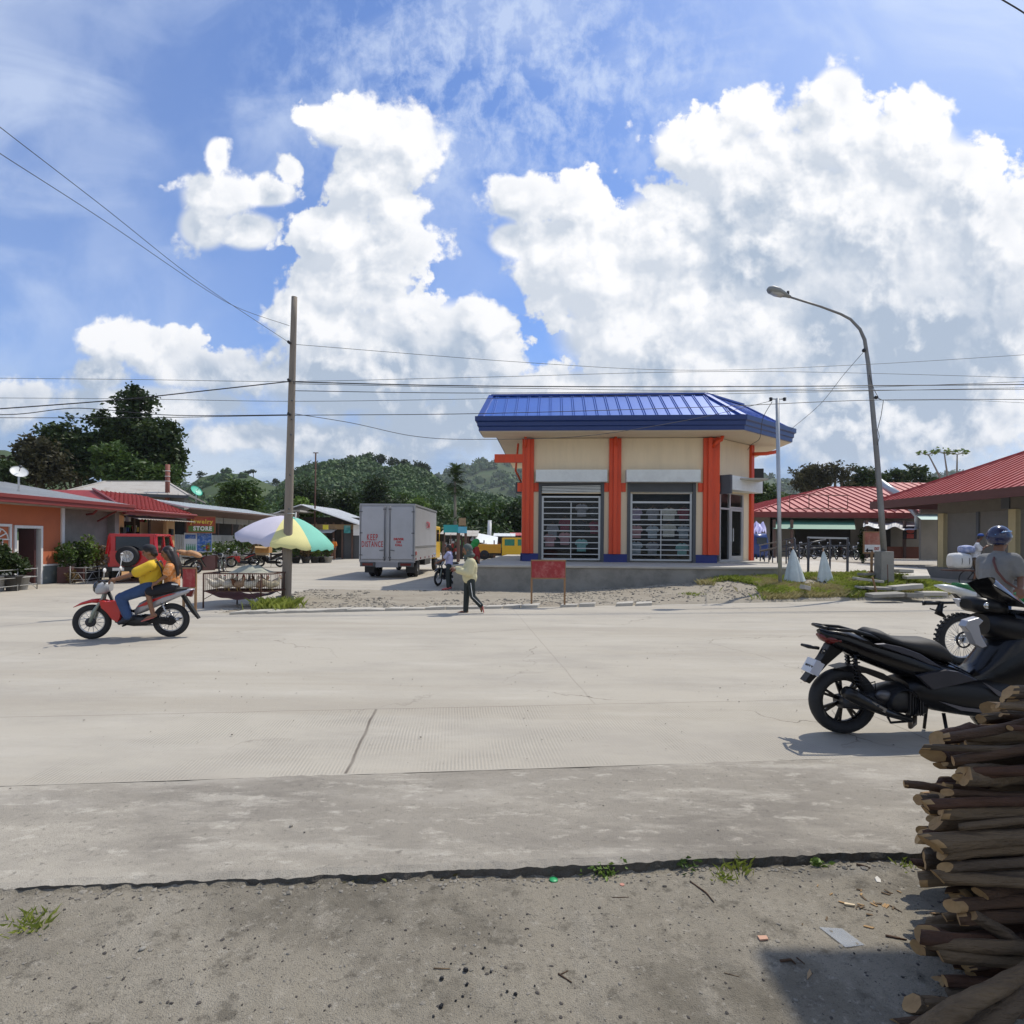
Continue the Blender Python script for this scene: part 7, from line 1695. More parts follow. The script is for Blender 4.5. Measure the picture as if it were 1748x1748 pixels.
# corrugated side above, plain panel below
zs = zb_+.62; 
for s in (-1, 1):
    vs = []; n = 46
    for k in range(n*2+1): z = zs+(zt_-.09-zs)*k/(n*2); vs += [(s*(hw_-.005+(.018 if k % 2 else 0)), .08, z), (s*(hw_-.005+(.018 if k % 2 else 0)), LB, z)]
    m.add(vs, [(2*k, 2*k+1, 2*k+3, 2*k+2) for k in range(n*2)])
    m.box(s*(hw_-.03), s*(hw_+.005), .08, LB, zb_+.02, zs-.03)
box = m.build('cargo_box', alu, trk)
m = MB().box(-hw_-.02, hw_+.03, -.0, LB+.05, zt_-.05, zt_+.03).box(hw_-.02, hw_+.03, -.01, .09, zb_, zt_-.05).box(-hw_-.03, -hw_+.02, -.01, .09, zb_, zt_-.05).box(-hw_-.02, hw_+.03, -.01, .06, zb_-.05, zb_+.05).box(hw_, hw_+.03, .09, LB, zs-.045, zs-.015)
m.build('box_frame', mat('box_edge_metal', (.33, .33, .34), .4, metal=.4), box)
for s, a, b_ in ((-1, -hw_+.05, -.07), (1, .09, hw_-.05)):
    dr = MB().box(a, b_, -.03, .03, zb_+.08, zt_-.1).build('rear_door', alu, trk, bevel=.01)
    m = MB(); xr = (b_-.03) if s < 0 else (a+.03)
    m.tube([(xr, -.05, zb_+.02), (xr, -.05, zt_-.07)], .02, 8); x2 = b_+.1 if s < 0 else a-.1
    for z in (zb_+.15, zt_-.2): m.box(xr-.05, xr+.05, -.07, -.03, z-.03, z+.03)
    xh = a if s < 0 else b_
    for z in (zb_+.25, zb_+1.15, zt_-.3): m.box(xh-.06, xh+.06, -.05, -.02, z-.02, z+.02)
    m.box(min(xr-.22*s, xr)+.0, max(xr-.22*s, xr), -.08, -.05, zb_+.40, zb_+.44) if False else m.bar((xr, -.07, zb_+.46), (xr+.2*s, -.07, zb_+.43), .03, .03)
    m.build('locking_bar', mat('door_bar_dark', (.13, .13, .14), .4, metal=.4), dr)
redink = mat('truck_red_lettering', (.42, .012, .015), .5)
text('KEEP', .36, 'lettering', redink, trk, (-.60, -.036, zb_+.96), sx=.52, bold=.004); text('DISTANCE', .33, 'lettering', redink, trk, (-.60, -.036, zb_+.68), sx=.50, bold=.004)
text('DRIVER\nON\nCALL', .12, 'lettering', redink, trk, (.48, -.036, zb_+.78), sx=.9, bold=.008)
t_ = text('CFM', .42, 'side_lettering', mat('side_logo_red', (.5, .04, .07), .5), trk, (hw_+.035, LB*.55, zb_+1.55), rot=(PI/2, 0, PI/2), sx=1.1, bold=.008)
m = MB()
for k in range(5): m.box(hw_+.0, hw_+.035, .3+k*1.1, .34+k*1.1, zb_+.05, zb_+.14)
m.box(hw_+.0, hw_+.03, .25, .45, zb_+.25, zb_+.4).build('side_fittings', mat('small_red_mark', (.35, .04, .04), .5), box)
MB().box(-hw_+.02, -hw_+.62, -.05, .05, zb_-.22, zb_-.04).box(hw_-.62, hw_-.02, -.05, .05, zb_-.22, zb_-.04).build('lamp_holder', gunmetal, trk)
MB().box(-hw_+.12, -hw_+.55, -.07, -.05, zb_-.18, zb_-.08).build('tail_light', redlens, trk); MB().box(hw_-.55, hw_-.12, -.07, -.05, zb_-.18, zb_-.08).build('tail_light', redlens, trk)
MB().box(-hw_+.65, hw_-.65, -.04, .04, zb_-.25, zb_-.05).build('rear_bumper', mat('bumper_grey', (.25, .25, .26), .5), trk)
MB().box(-.5, .5, .1, LB+1.5, .52, zb_+.03).box(-.9, .9, 1.5, 1.6, .5, zb_).build('chassis', mat('grimy_black', (.01, .01, .01), .8), trk)
for y in (1.35, LB+.7):
    for s in (-1, 1):
        for dx in ((0, .24) if y < 3 else (0,)):
            m = MB(); xx = s*(hw_-.18-dx); m.lathe([(.2, -.1), (.38, -.1), (.42, -.06), (.42, .06), (.38, .1), (.2, .1)], (xx, y, .42), 26, 'x'); w_ = m.build('wheel', tyre, trk)
            MB().lathe([(.0, s*.02), (.06, s*.05), (.08, s*.03), (.16, s*.02), (.2, s*.09), (.21, s*.09)], (xx, y, .42), 18, 'x').build('rim', rim_m, w_)
for s in (-1, 1): MB().box(s*(hw_-.45), s*(hw_-.05), .55, .57, .2, zb_-.2).build('mud_flap', blackm, trk)
yel = mat('truck_yellow', (.70, .42, .015), .35, var=.05, coat=.2)
m = MB().box(-hw_+.15, hw_-.05, LB+.25, LB+1.9, .62, 2.3); cab = m.build('cab', yel, trk, bevel=.08)
MB().box(hw_-.06, hw_-.035, LB+.45, LB+1.3, 1.5, 2.1).build('cab_window', darkglass, cab); MB().box(hw_-.05, hw_+.18, LB+1.6, LB+1.66, 1.5, 1.9).build('mirror', blackm, cab)
MB().box(hw_-.4, hw_, 2.6, 4.2, .45, .85).build('fuel_tank', eng_m, trk)

# --- red jeep
jp = thing('red_jeep', 'boxy red off road car parked with its spare wheel towards the road', 'car', (0, 0, 0)); hl = P(225, 985, 20.6)
jp.location = (hl.x, 20.6, 0); jp.rotation_euler.z = math.radians(17)
jw = .74; carred = mat('car_red', (.52, .012, .014), .22, var=.03, coat=.5)
m = MB(); loft(m, [(0, 0, 0, 0, 0)], 4) if False else None
body = MB()
vs = [(-jw, 0, .42), (jw, 0, .42), (jw, 0, 1.02), (-jw, 0, 1.02)]
body.prism([(-.0, .42), (3.3, .42), (3.35, .75), (3.3, .98), (2.35, 1.02), (0, 1.02)], -jw, jw, 'x')
bd = body.build('body', carred, jp, bevel=.035)
up = MB(); zt = 1.66
P_ = [(-jw+.0, .02, 1.0), (jw-.0, .02, 1.0), (jw, 2.35, 1.0), (-jw, 2.35, 1.0), (-jw+.06, .10, zt), (jw-.06, .10, zt), (jw-.06, 1.95, zt), (-jw+.06, 1.95, zt)]
def pil(a, b_, w=.075): up.bar(a, b_, w, w)
for a, b_ in ((0, 4), (1, 5), (2, 6), (3, 7)): pil(P_[a], P_[b_], .12)
up.bar((jw, 1.05, 1.0), (jw-.06, 1.05, zt), .09, .12); up.bar((-jw, 1.05, 1.0), (-jw+.06, 1.05, zt), .09, .12)
up.box(-jw+.02, jw-.02, .03, 2.05, zt-.04, zt+.06); up.box(-jw, jw, .0, .1, .98, 1.12).box(-jw+.0, -jw+.22, .03, .10, 1.1, zt-.02).box(jw-.2, jw-.0, .03, .10, 1.1, zt-.02)
up.box(jw-.02, jw+.03, -.0, 2.3, zt-.01, zt+.02)
up.build('roof', carred, jp, bevel=.02)
gl = MB().box(-jw+.2, jw-.2, .06, .08, 1.1, zt-.04).box(jw-.05, jw-.03, .15, 1.0, 1.03, zt-.05).box(jw-.05, jw-.03, 1.1, 2.0, 1.03, zt-.05).box(-jw+.03, -jw+.05, .15, 2.0, 1.03, zt-.05)
gl.add([(-jw+.06, 2.33, 1.02), (jw-.06, 2.33, 1.02), (jw-.1, 1.95, zt-.04), (-jw+.1, 1.95, zt-.04)], [(0, 1, 2, 3)]); gl.build('windows', darkglass, jp)
sw = MB().lathe([(.18, -.20), (.33, -.20), (.36, -.16), (.36, -.05), (.33, 0)], (.10-.2, 0, .93), 26, 'y').build('spare_wheel', tyre, jp)
q = MB().lathe([(.0, -.17), (.05, -.18), (.07, -.15)], (-.1, 0, .93), 18, 'y').torus((-.1, -.19, .93), .19, .018, 24, 6, 'y')
for k in range(10): a = 2*PI*k/10; q.bar((-.1+.05*math.cos(a), -.17, .93+.05*math.sin(a)), (-.1+.18*math.cos(a), -.185, .93+.18*math.sin(a)), .025, .02, 0, up=(0, 1, 0))
q.lathe([(.17, -.14), (.0, -.12)], (-.1, 0, .93), 20, 'y').build('rim', rim_m, sw)
MB().box(-jw-.02, jw+.02, -.12, .05, .40, .56).build('rear_bumper', blackm, jp, bevel=.02)
for s in (-1, 1):
    MB().box(s*jw-.06*s, s*(jw+.005), -.015, .02, .70, .90).build('tail_light', redlens, jp)
    for y in (.55, 2.75):
        w_ = MB().lathe([(.17, -.09), (.31, -.09), (.335, -.06), (.335, .06), (.31, .09), (.17, .09)], (s*(jw-.08), y, .335), 26, 'x').build('wheel', tyre, jp)
        q = MB().torus((s*(jw+.0), y, .335), .18, .016, 22, 6, 'x').lathe([(.17, 0), (.0, s*.01)], (s*(jw-.03), y, .335), 18, 'x')
        for k in range(8): a = 2*PI*k/8; q.bar((s*jw, y, .335), (s*jw, y+.17*math.cos(a), .335+.17*math.sin(a)), .02, .025, 0, up=(1, 0, 0))
        q.build('rim', rim_m, w_)
        MB().torus((s*(jw+.0), y, .36), .38, .03, 24, 6, 'x').build('wheel_arch', blackm, jp)
MB().box(jw+.02, jw+.14, 1.95, 2.05, 1.05, 1.22).build('side_mirror', blackm, jp)
MB().box(-.55, -.2, -.14, -.125, .43, .53).build('number_plate', white, jp)
# --- yellow flat-bed truck far away behind the platform
D = 46; y0 = X(813, D, 940); y1 = X(893, D, 940)
yt = thing('yellow_truck', 'yellow flatbed truck with green tinted windows beyond the platform', 'truck', (y0, D, 0)); L1 = y1-y0+.6; zc = Z(918, D, 870); zl = Z(948, D, 870)
MB().box(0, L1*.45, 0, 1.6, Z(936, D, 830), Z(929, D, 830)).box(0, L1*.45, .02, 1.55, Z(944, D, 830), Z(936, D, 830)).build('cargo_bed', mat('bed_orange_yellow', (.55, .27, .02), .5), yt)
c = MB().prism([(L1*.47, zl-.05), (L1*.47, zc), (L1*.93, zc+.02), (L1*1.0, zc-.45), (L1*1.08, zc-.75), (L1*1.1, zl)], 0, 1.65).build('cab', yel, yt, bevel=.05)
gm = mat('green_tinted_glass', (.03, .2, .12), .15); MB().box(L1*.52, L1*.70, -.02, 0, zc-.62, zc-.12).build('window', gm, c); MB().prism([(L1*.76, zc-.62), (L1*.76, zc-.12), (L1*.92, zc-.12), (L1*.98, zc-.55)], -.02, 0).build('window', gm, c)
for x in (L1*.15, L1*.95): w_ = MB().lathe([(.1, -.12), (.34, -.12), (.38, -.08), (.38, .08), (.1, .12)], (x, .1, .42), 18, 'y').build('wheel', tyre, yt)
MB().box(0, L1, .2, 1.4, .45, .8).build('chassis', blackm, yt)
# bits of market beyond: teal sign boards, stalls
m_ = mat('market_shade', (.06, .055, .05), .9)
for px0, px1, py0, py1, D, c, l in ((757, 782, 896, 909, 42, teal, 'long teal tarpaulin fascia right of the truck cab'), (782, 797, 899, 910, 41.5, mat('light_blue_banner', (.12, .42, .55), .6, var=.2), 'light blue banner at the end of the teal fascia'), (783, 795, 884, 897, 43.5, ply, 'brown plywood board standing above the light blue banner')):
    t, ww, hh = board('market_board', l, px0, px1, py0, py1, D, c, group=None); a = P(px0, py1, D)
    for x in (.05, ww-.05): MB().box(x-.05, x+.05, .07, .15, -a.z, 0).build('post', brownf, t)
for i, (px0, px1, pyt, pye, D, l, c) in enumerate(((757, 786, 905, 913, 47, 'dark stall under the teal fascia', oldtin), (790, 812, 905, 915, 50, 'grey shed with flat tin roof behind the walking woman', oldtin), (809, 845, 908, 922, 50, 'stall with slanting white tin roof behind the green bag', MC['white_tin_roof']),
       (846, 876, 910, 915, 60, 'long pale roofed shed above the yellow truck', MC['white_tin_roof']), (874, 892, 909, 914, 62, 'small red roofed stall by the shop column', redroof))):
    x0 = X(px0, D); x1 = X(px1, D); zt = Z(pyt, D, px0); ze = Z(pye, D, px0); t = thing('market_stall', l, 'stall', (x0, D, 0), 0, 'market stalls beyond the platform')
    m = MB(); roof_sheet(m, (-.2, -1.2, ze-.0), (x1-x0+.2, -1.2, ze-(.5 if i == 2 else 0)), (x1-x0+.2, 1.5, zt-(.4 if i == 2 else 0)), (-.2, 1.5, zt), .05, 0, .4); m.build('roof', c, t)
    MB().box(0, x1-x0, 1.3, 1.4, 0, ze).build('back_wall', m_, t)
    for x in (.05, (x1-x0)/2, x1-x0-.05): MB().box(x-.05, x+.05, -1.1, -1.0, 0, ze).build('post', brownf, t)
    m = MB(); rg_ = random.Random(i)
    for k in range(26): x = rg_.random()*(x1-x0-.3); z = .4+rg_.random()*(ze-1.0); m.box(x, x+.12+.2*rg_.random(), -.6+.5*rg_.random(), .2, z, z+.15+.3*rg_.random(), rg_.randint(0, 4))
    m.build('goods', [MC['pack_red'], MC['pack_white'], MC['pack_green'], brownf, m_], t)
# dark parked machines beyond railings
for px, D, l in ((1290, 33, 'blue covered tricycle glimpsed between shop corner and railing'),):
    t = thing('tricycle', l, 'tricycle', (X(px, D), D, .5)); loft(MB(), [(-.55, 0, .7, .5, .3), (-.4, 0, .9, .6, .65), (.4, 0, .9, .6, .7), (.6, 0, .6, .4, .3)], 14, 0, 4).build('cab', mat('tricycle_blue', (.02, .05, .2), .3, var=.2), t); MB().box(-.2, .35, -.62, -.6, 1.0, 1.35).build('window', darkglass, t)
    for x in (-.35, .4): MB().torus((x, -.5, .25), .2, .05, 20, 8, 'y').build('wheel', tyre, t)
pk = underbone('motorcycle', 'first of the motorcycles parked in the shade of the green awning, nearest the shop', (X(1350, 38), 38, .5), math.radians(-100), dk, dk, 'motorcycles under the green awning', 0, True)
for px, a, l in ((1370, -95, 'second motorcycle under the green awning, left of the tall railing'), (1393, -80, 'third motorcycle under the green awning, seen through the tall railing'), (1420, -100, 'fourth motorcycle under the green awning, right of the narrow sack'), (1445, -85, 'last motorcycle under the green awning, left of the vine')): dup(pk, (X(px, 38), 38.2, .5), math.radians(a), l)
# ------------------------------------------------------------------ people
skin_br = mat('brown_skin', (.24, .115, .06), .55, var=.06, scale=6); skin_dk = mat('tanned_skin', (.17, .078, .042), .55, var=.06)
hair_m = mat('dark_hair', (.018, .010, .007), .45, var=.2, scale=30, stretch=(1, 1, .1))
eye_m = mat('eye_dark', (.02, .015, .012), .3); lip_m = mat('lip_tone', (.22, .07, .055), .5)
def V3(*a): return Vector(a)
def chain(m, pts, rs, sub=5, sq=1.0):
    P_ = [Vector(p) for p in pts]; out = []; ro = []
    for i in range(len(P_)-1):
        for k in range(sub): out.append(P_[i].lerp(P_[i+1], k/sub)); ro.append(rs[i]+(rs[i+1]-rs[i])*k/sub)
    out.append(P_[-1]); ro.append(rs[-1]); m.tube(out, ro, 12, sq=sq)
    for p, r in zip(P_, rs): m.ball(p, r*.99, n=12, m=8)
def hand(m, wr, d, up, s=1.0, curl=.9, thumb=1):
    """palm, four curled fingers of different lengths and a thumb leaving the side of the palm"""
    d = d.normalized(); n = d.cross(up).normalized(); up = n.cross(d).normalized()
    pc = wr+d*.045*s; m.ball(pc, (.042*s, .042*s, .030*s), n=10, m=8); m.tube([wr, wr+d*.085*s], [.028*s, .034*s], 10, sq=.55)
    for i, (off, L_) in enumerate(((-.030, .062), (-.010, .075), (.010, .070), (.030, .052))):
        b = wr+d*.080*s+n*off*s; a1 = curl*.6; a2 = curl*1.6
        p1 = b+(d*math.cos(a1)-up*math.sin(a1))*L_*.5*s; p2 = p1+(d*math.cos(a2)-up*math.sin(a2))*L_*.55*s
        m.tube([b, p1, p2], [.0105*s, .0098*s, .0085*s], 7); m.ball(p2, .009*s, n=7, m=5)
    t0 = wr+d*.025*s+n*.03*thumb*s; t1 = t0+(d*.5+n*thumb*.7-up*.3).normalized()*.035*s; t2 = t1+(d*.9-up*.5).normalized()*.03*s
    m.tube([t0, t1, t2], [.014*s, .012*s, .010*s], 7)
def person(label, loc, J, face, look, skin=skin_br, shirt=None, sleeve=.45, legs=None, leglen=1.0, shoes=None, hair='short', hairm=hair_m, build=1.0, belly=0.0, loose=.0, parent_rot=0.0, hem=None, group=None, top_extra=None, jacket=False, s=1.0, voxel=.0105):
    """J: joints in metres from loc: pelvis chest neck head shN elN haN shF elF haF hipN knN anN toN hipF knF anF toF; face: unit vector the face looks along"""
    t = thing('person', label, 'person', loc, parent_rot, group)
    f = Vector(look).normalized(); up = (Vector(J['head'])-Vector(J['neck'])).normalized(); sd = f.cross(up).normalized()
    m = MB(); J = {k: Vector(v) for k, v in J.items()}
    b = build; sh = (J['shN']-J['shF']); wd = sh.length
    # trunk
    chain(m, [J['pelvis'], J['pelvis'].lerp(J['chest'], .5)+(Vector(face)*belly*.5), J['chest']], [.125*b, (.115+belly*.55)*b, .135*b])
    chain(m, [J['shN'].lerp(J['chest'], .1), J['chest'].lerp(J['neck'], .35), J['shF'].lerp(J['chest'], .1)], [.062*b, .10*b, .062*b]); chain(m, [J['hipN'], J['pelvis'], J['hipF']], [.095*b, .12*b, .095*b])
    chain(m, [J['chest'].lerp(J['neck'], .5), J['neck'], J['head']-up*.03], [.075, .055, .052])
    for q in 'NF':
        chain(m, [J['sh'+q], J['el'+q], J['ha'+q]], [.052*b, .038*b, .027*b]); d = (J['ha'+q]-J['el'+q]).normalized()
        hand(m, J['ha'+q], d, J.get('hup', Vector((0, 0, 1))), 1.0, J['curl'] if 'curl' in J and not isinstance(J['curl'], Vector) else .8, 1 if q == 'N' else -1)
        chain(m, [J['hip'+q], J['kn'+q], J['an'+q]], [.085*b, .052*b, .036*b])
        an, to = J['an'+q], J['to'+q]; hl = an+(an-to).normalized()*.03-Vector((0, 0, .02)); chain(m, [hl, an.lerp(to, .55)-Vector((0, 0, .005)), to], [.036, .036, .024], sq=.85)
        for k in range(4): m.ball(to+(to-an).normalized()*.02+(to-an).cross(Vector((0, 0, 1))).normalized()*(k-1.5)*.016, .012, n=7, m=5)
    # head
    hd = J['head']; M_ = Matrix((sd, f, up)).transposed()
    def H(x, y, z): return hd+M_ @ Vector((x, y, z))
    hb = MB(); hb.ball((0, 0, .02), (.074, .092, .095), n=18, m=12); hb.ball((0, .018, -.045), (.055, .068, .062), n=14, m=10); hb.ball((0, .062, -.085), (.03, .025, .022), n=10, m=7)
    hb.tube([(0, .088, .015), (0, .112, -.022)], [.010, .016], 8).ball((0, .104, -.026), (.020, .016, .012), n=8, m=6).ball((0, .084, .034), (.05, .02, .014), n=10, m=6)
    for x in (-1, 1): hb.ball((x*.078, -.004, -.005), (.010, .020, .031), n=8, m=6)
    hb.ball((0, .088, -.052), (.026, .012, .009), n=10, m=6)
    m.add([hd+M_ @ Vector(v) for v in hb.v], hb.f)
    bd = remeshed(m, 'body', [skin], t, voxel, 3)
    e = MB()
    for x in (-1, 1): e.ball(H(x*.030, .086, .012), .0105, n=8, m=6)
    e.build('eyes', eye_m, t); e = MB().ball(H(0, .099, -.052), (.018, .005, .005), n=8, m=5); e.build('mouth', lip_m, t)
    # clothes
    if shirt:
        c = MB(); g_ = .014+loose; bm_ = (hem if hem is not None else J['pelvis'])
        chain(c, [bm_, J['pelvis'].lerp(J['chest'], .3), J['pelvis'].lerp(J['chest'], .55)+(Vector(face)*belly*.5), J['chest']], [.125*b+g_+loose*.6, .125*b+g_+belly*.3, (.12+belly*.55)*b+g_, .137*b+g_])
        chain(c, [J['shN'].lerp(J['chest'], .05), J['chest'].lerp(J['neck'], .35), J['shF'].lerp(J['chest'], .05)], [.062*b+g_, .10*b+g_*.7, .062*b+g_]); chain(c, [J['chest'].lerp(J['neck'], .4), J['neck'].lerp(J['chest'], .12)], [.085+g_*.4, .064])
        for q in 'NF':
            if sleeve <= .5: chain(c, [J['sh'+q], J['sh'+q].lerp(J['el'+q], sleeve*2)], [.056*b+g_, .054*b+g_*1.3])
            else: chain(c, [J['sh'+q], J['el'+q], J['el'+q].lerp(J['ha'+q], (sleeve-.5)*2)], [.058*b+g_, .044*b+g_*1.3, .034*b+g_])
        rn = random.Random(3)
        for k in range(10):      # cloth folds
            a = J['pelvis'].lerp(J['chest'], rn.uniform(.0, .9)); dd = Vector((rn.uniform(-1, 1), rn.uniform(-1, 1), rn.uniform(-.25, .25))).normalized(); r_ = .118*b+g_*.9+belly*.4
            n_ = dd.cross(Vector((0, 0, 1))).normalized(); p0 = a+dd*r_; c.tube([p0-n_*.07+Vector((0, 0, .03)), p0+dd*.006, p0+n_*.07-Vector((0, 0, .04))], [.004, .014, .004], 6)
        remeshed(c, 'jacket' if jacket else 'shirt', [shirt], t, .013, 2)
    if legs:
        c = MB(); g_ = .014; chain(c, [J['hipN'], J['pelvis'], J['hipF']], [.098*b+g_, .125*b+g_, .098*b+g_])
        for q in 'NF':
            if leglen > .5: chain(c, [J['hip'+q], J['kn'+q], J['kn'+q].lerp(J['an'+q], (leglen-.5)*2)], [.09*b+g_, .06*b+g_, .044*b+g_*1.6])
            else: chain(c, [J['hip'+q], J['hip'+q].lerp(J['kn'+q], leglen*2)], [.09*b+g_, .074*b+g_*1.3])
        remeshed(c, 'trousers' if leglen > .6 else 'shorts', [legs], t, .013, 2)
    for q in 'NF':
        if shoes:
            c = MB(); an, to = J['an'+q], J['to'+q]; d = (to-an).normalized()
            chain(c, [an-d*.035-Vector((0, 0, .02)), an.lerp(to, .6)-Vector((0, 0, .008)), to+d*.02], [.044, .044, .034], sq=.85); remeshed(c, 'shoe', [shoes], t, .012, 2)
    if hair in ('short', 'cap', 'long'):
        c = MB(); c.ball((0, -.012, .036), (.083, .094, .094), n=16, m=11); c.ball((0, -.045, -.01), (.072, .06, .07), n=12, m=8)
        if hair == 'long':
            for x in (-.045, -.015, .015, .045): c.tube([(x, -.06, .04), (x*1.4, -.085, -.08), (x*2.0, -.10, -.20), (x*2.4, -.085-.2*abs(x), -.33), (x*2.2, -.07-.3*x, -.42-.4*x)], [.04, .036, .03, .022, .006], 9)
            for x in (-1, 1): c.tube([(x*.07, .0, .05), (x*.085, -.03, -.05), (x*.085, -.06, -.16)], [.03, .032, .02], 8)
        c.v = [tuple(hd+M_ @ Vector(v)) for v in c.v]; ho = remeshed(c, 'hair', [hairm], t, .011, 1)
        # keep the face clear of hair
        me = ho.data; Mi = M_.transposed()
        for v in me.vertices:
            l = Mi @ (v.co-hd)
            if l.y > .052 and l.z < .062: l.y = .052-.25*(l.y-.052); v.co = hd+M_ @ l
    return t, M_, hd
def headpart(t, M_, hd, mb, name, m_):
    mb.v = [tuple(hd+M_ @ Vector(v)) for v in mb.v]; return mb.build(name, m_, t)
def cap(t, M_, hd, m_):
    c = MB(); c.lathe([(.088, .045), (.094, .065), (.090, .10), (.065, .130), (.025, .143), (0, .144)], (0, -.012, 0), 18, 'z'); headpart(t, M_, hd, c, 'cap', m_)
    v = MB(); v.prism([(-.07, .05), (.07, .05), (.066, .12), (.035, .15), (-.035, .15), (-.066, .12)], .058, .068, 'z'); headpart(t, M_, hd, v, 'cap_peak', m_)
# ---- walking woman
W0 = G(800, 1046); o = W0
def WJ(px, py, dy=0.0):
    p = P(px, py, o.y+dy); return Vector((p.x-o.x, dy, p.z))
def SC(px, py, dy): return WJ(px, py, dy)
J = dict(head=WJ(799.5, 940, 0), neck=WJ(803, 951), chest=WJ(803, 967), pelvis=WJ(802, 990),
         shN=WJ(805, 960, -.15), elN=WJ(801, 978, -.2), haN=WJ(780, 973.5, -.2), shF=WJ(801, 960, .15), elF=WJ(794, 976, .2), haF=WJ(778, 971, .14),
         hipN=WJ(804, 992, -.075), knN=WJ(807, 1018, -.07), anN=WJ(821, 1034, -.07), toN=WJ(822, 1043, -.07), hipF=WJ(799, 992, .075), knF=WJ(796, 1021, .08), anF=WJ(795, 1042.5, .08), toF=WJ(782, 1046, .08))
J['head'] = WJ(798, 938.5); J['neck'] = WJ(802, 951)
creamj = mat('cream_jacket_cloth', (.62, .56, .33), .85, var=.08, scale=5, bump=.35, bscale=14); dkp = mat('black_track_trousers', (.02, .028, .026), .8, var=.1)
t, M_, hd = person('woman walking left along the far kerb in cream jacket, grey headscarf and dark striped trousers', o, J, (-1, 0, 0), (-.97, -.1, -.22), shirt=creamj, sleeve=.93, legs=dkp, leglen=.98, hair=None, build=.86, loose=.03, hem=WJ(802, 985), jacket=True)
sg = mat('grey_green_scarf', (.085, .105, .095), .85, var=.15, scale=8, bump=.3, bscale=20)
c = MB(); c.ball((0, -.02, .03), (.092, .102, .108), n=16, m=11).ball((0, -.02, -.07), (.085, .085, .07), n=12, m=8).ball((0, -.03, -.14), (.10, .10, .06), n=12, m=8).tube([(.02, .07, -.10), (.03, .10, -.22), (.03, .10, -.34)], [.05, .04, .02], 8)
c.v = [tuple(hd+M_ @ Vector(v)) for v in c.v]; so_ = remeshed(c, 'headscarf', [sg], t, .012, 2); Mi = M_.transposed()
for v in so_.data.vertices:
    l = Mi @ (v.co-hd)
    if l.y > .05 and -.07 < l.z < .06 and abs(l.x) < .06: l.y = .05; v.co = hd+M_ @ l
m = MB(); 
for q, yy in (('N', -.056), ('F', .056)): m.tube([J['hip'+q]+Vector((.0, yy*1.9, -.03)), J['kn'+q]+Vector((0, yy*1.25, 0)), J['an'+q]+Vector((0, yy*1.05, .03))], .007, 5)
m.build('trouser_stripe', white, t)
fl = mat('pink_rubber_sandal', (.45, .10, .09), .6)
MB().bar(J['anN']+Vector((.035, 0, -.01)), J['toN']+Vector((.05, 0, -.03)), .085, .018).build('sandal', fl, t); MB().bar(J['anF']+Vector((.06, 0, -.055)), J['toF']+Vector((-.03, 0, -.012)), .085, .016).build('sandal', fl, t)
MB().bar(J['haN']+Vector((-.07, -.02, -.04)), J['haN']+Vector((-.11, -.02, .03)), .07, .01).build('phone', mat('phone_red_case', (.25, .04, .03), .4), t)
# ---- green bag carrier half hidden behind her
o2 = Vector((X(812, 19.5), 19.5, 0)); D = 19.5
def PJ(px, py, D, o, dy=0): p = P(px, py, D+dy); return Vector((p.x-o.x, dy, p.z))
def standing(o, hpx, htop, D, face, arms=None, hgt=None, wide=.19):
    """joints for somebody upright, head top at photo (hpx, htop)"""
    z = hgt or P(hpx, htop, D).z; k = z/1.65; f = Vector(face).normalized(); s = f.cross(Vector((0, 0, 1))).normalized(); s = s if s.y < 0 else -s
    J = dict(head=V3(0, 0, 1.53*k)+f*.02, neck=V3(0, 0, 1.40*k), chest=V3(0, 0, 1.20*k), pelvis=V3(0, 0, .90*k))
    for q, sg_ in (('N', 1), ('F', -1)):
        a = s*sg_
        J['sh'+q] = a*wide+V3(0, 0, 1.34*k); J['el'+q] = a*(wide+.05)+V3(0, 0, 1.08*k)-f*.02; J['ha'+q] = a*(wide+.04)+V3(0, 0, .86*k)+f*.06
        J['hip'+q] = a*.08+V3(0, 0, .87*k); J['kn'+q] = a*.10+V3(0, 0, .47*k)+f*.02; J['an'+q] = a*.11+V3(0, 0, .08); J['to'+q] = a*.13+V3(0, 0, .03)+f*.16
    if arms: 
        for kk, v in arms.items(): J[kk] = Vector(v)
    return J
grm = mat('bright_green_cloth', (.02, .26, .05), .7, var=.15, scale=8, bump=.3, bscale=18); redm = mat('red_shirt_cloth', (.30, .025, .02), .85, var=.1, bump=.3, bscale=20)
J = standing(o2, 812, 925, D, (1, .3, 0), hgt=1.62); t, M_, hd = person('person in red shirt with a bright green hood, half hidden behind the walking woman', o2, J, (1, .3, 0), (1, .3, 0), shirt=redm, sleeve=.4, legs=dkp, hair=None, shoes=blackm, voxel=.016)
c = MB().ball((0, -.03, .02), (.12, .14, .125), n=14, m=10).ball((0, -.11, -.12), (.13, .10, .13), n=12, m=9).ball((0, -.02, -.12), (.10, .09, .08), n=12, m=9); c.v = [tuple(hd+M_ @ Vector(v)) for v in c.v]; remeshed(c, 'hood', [grm], t, .015, 2)
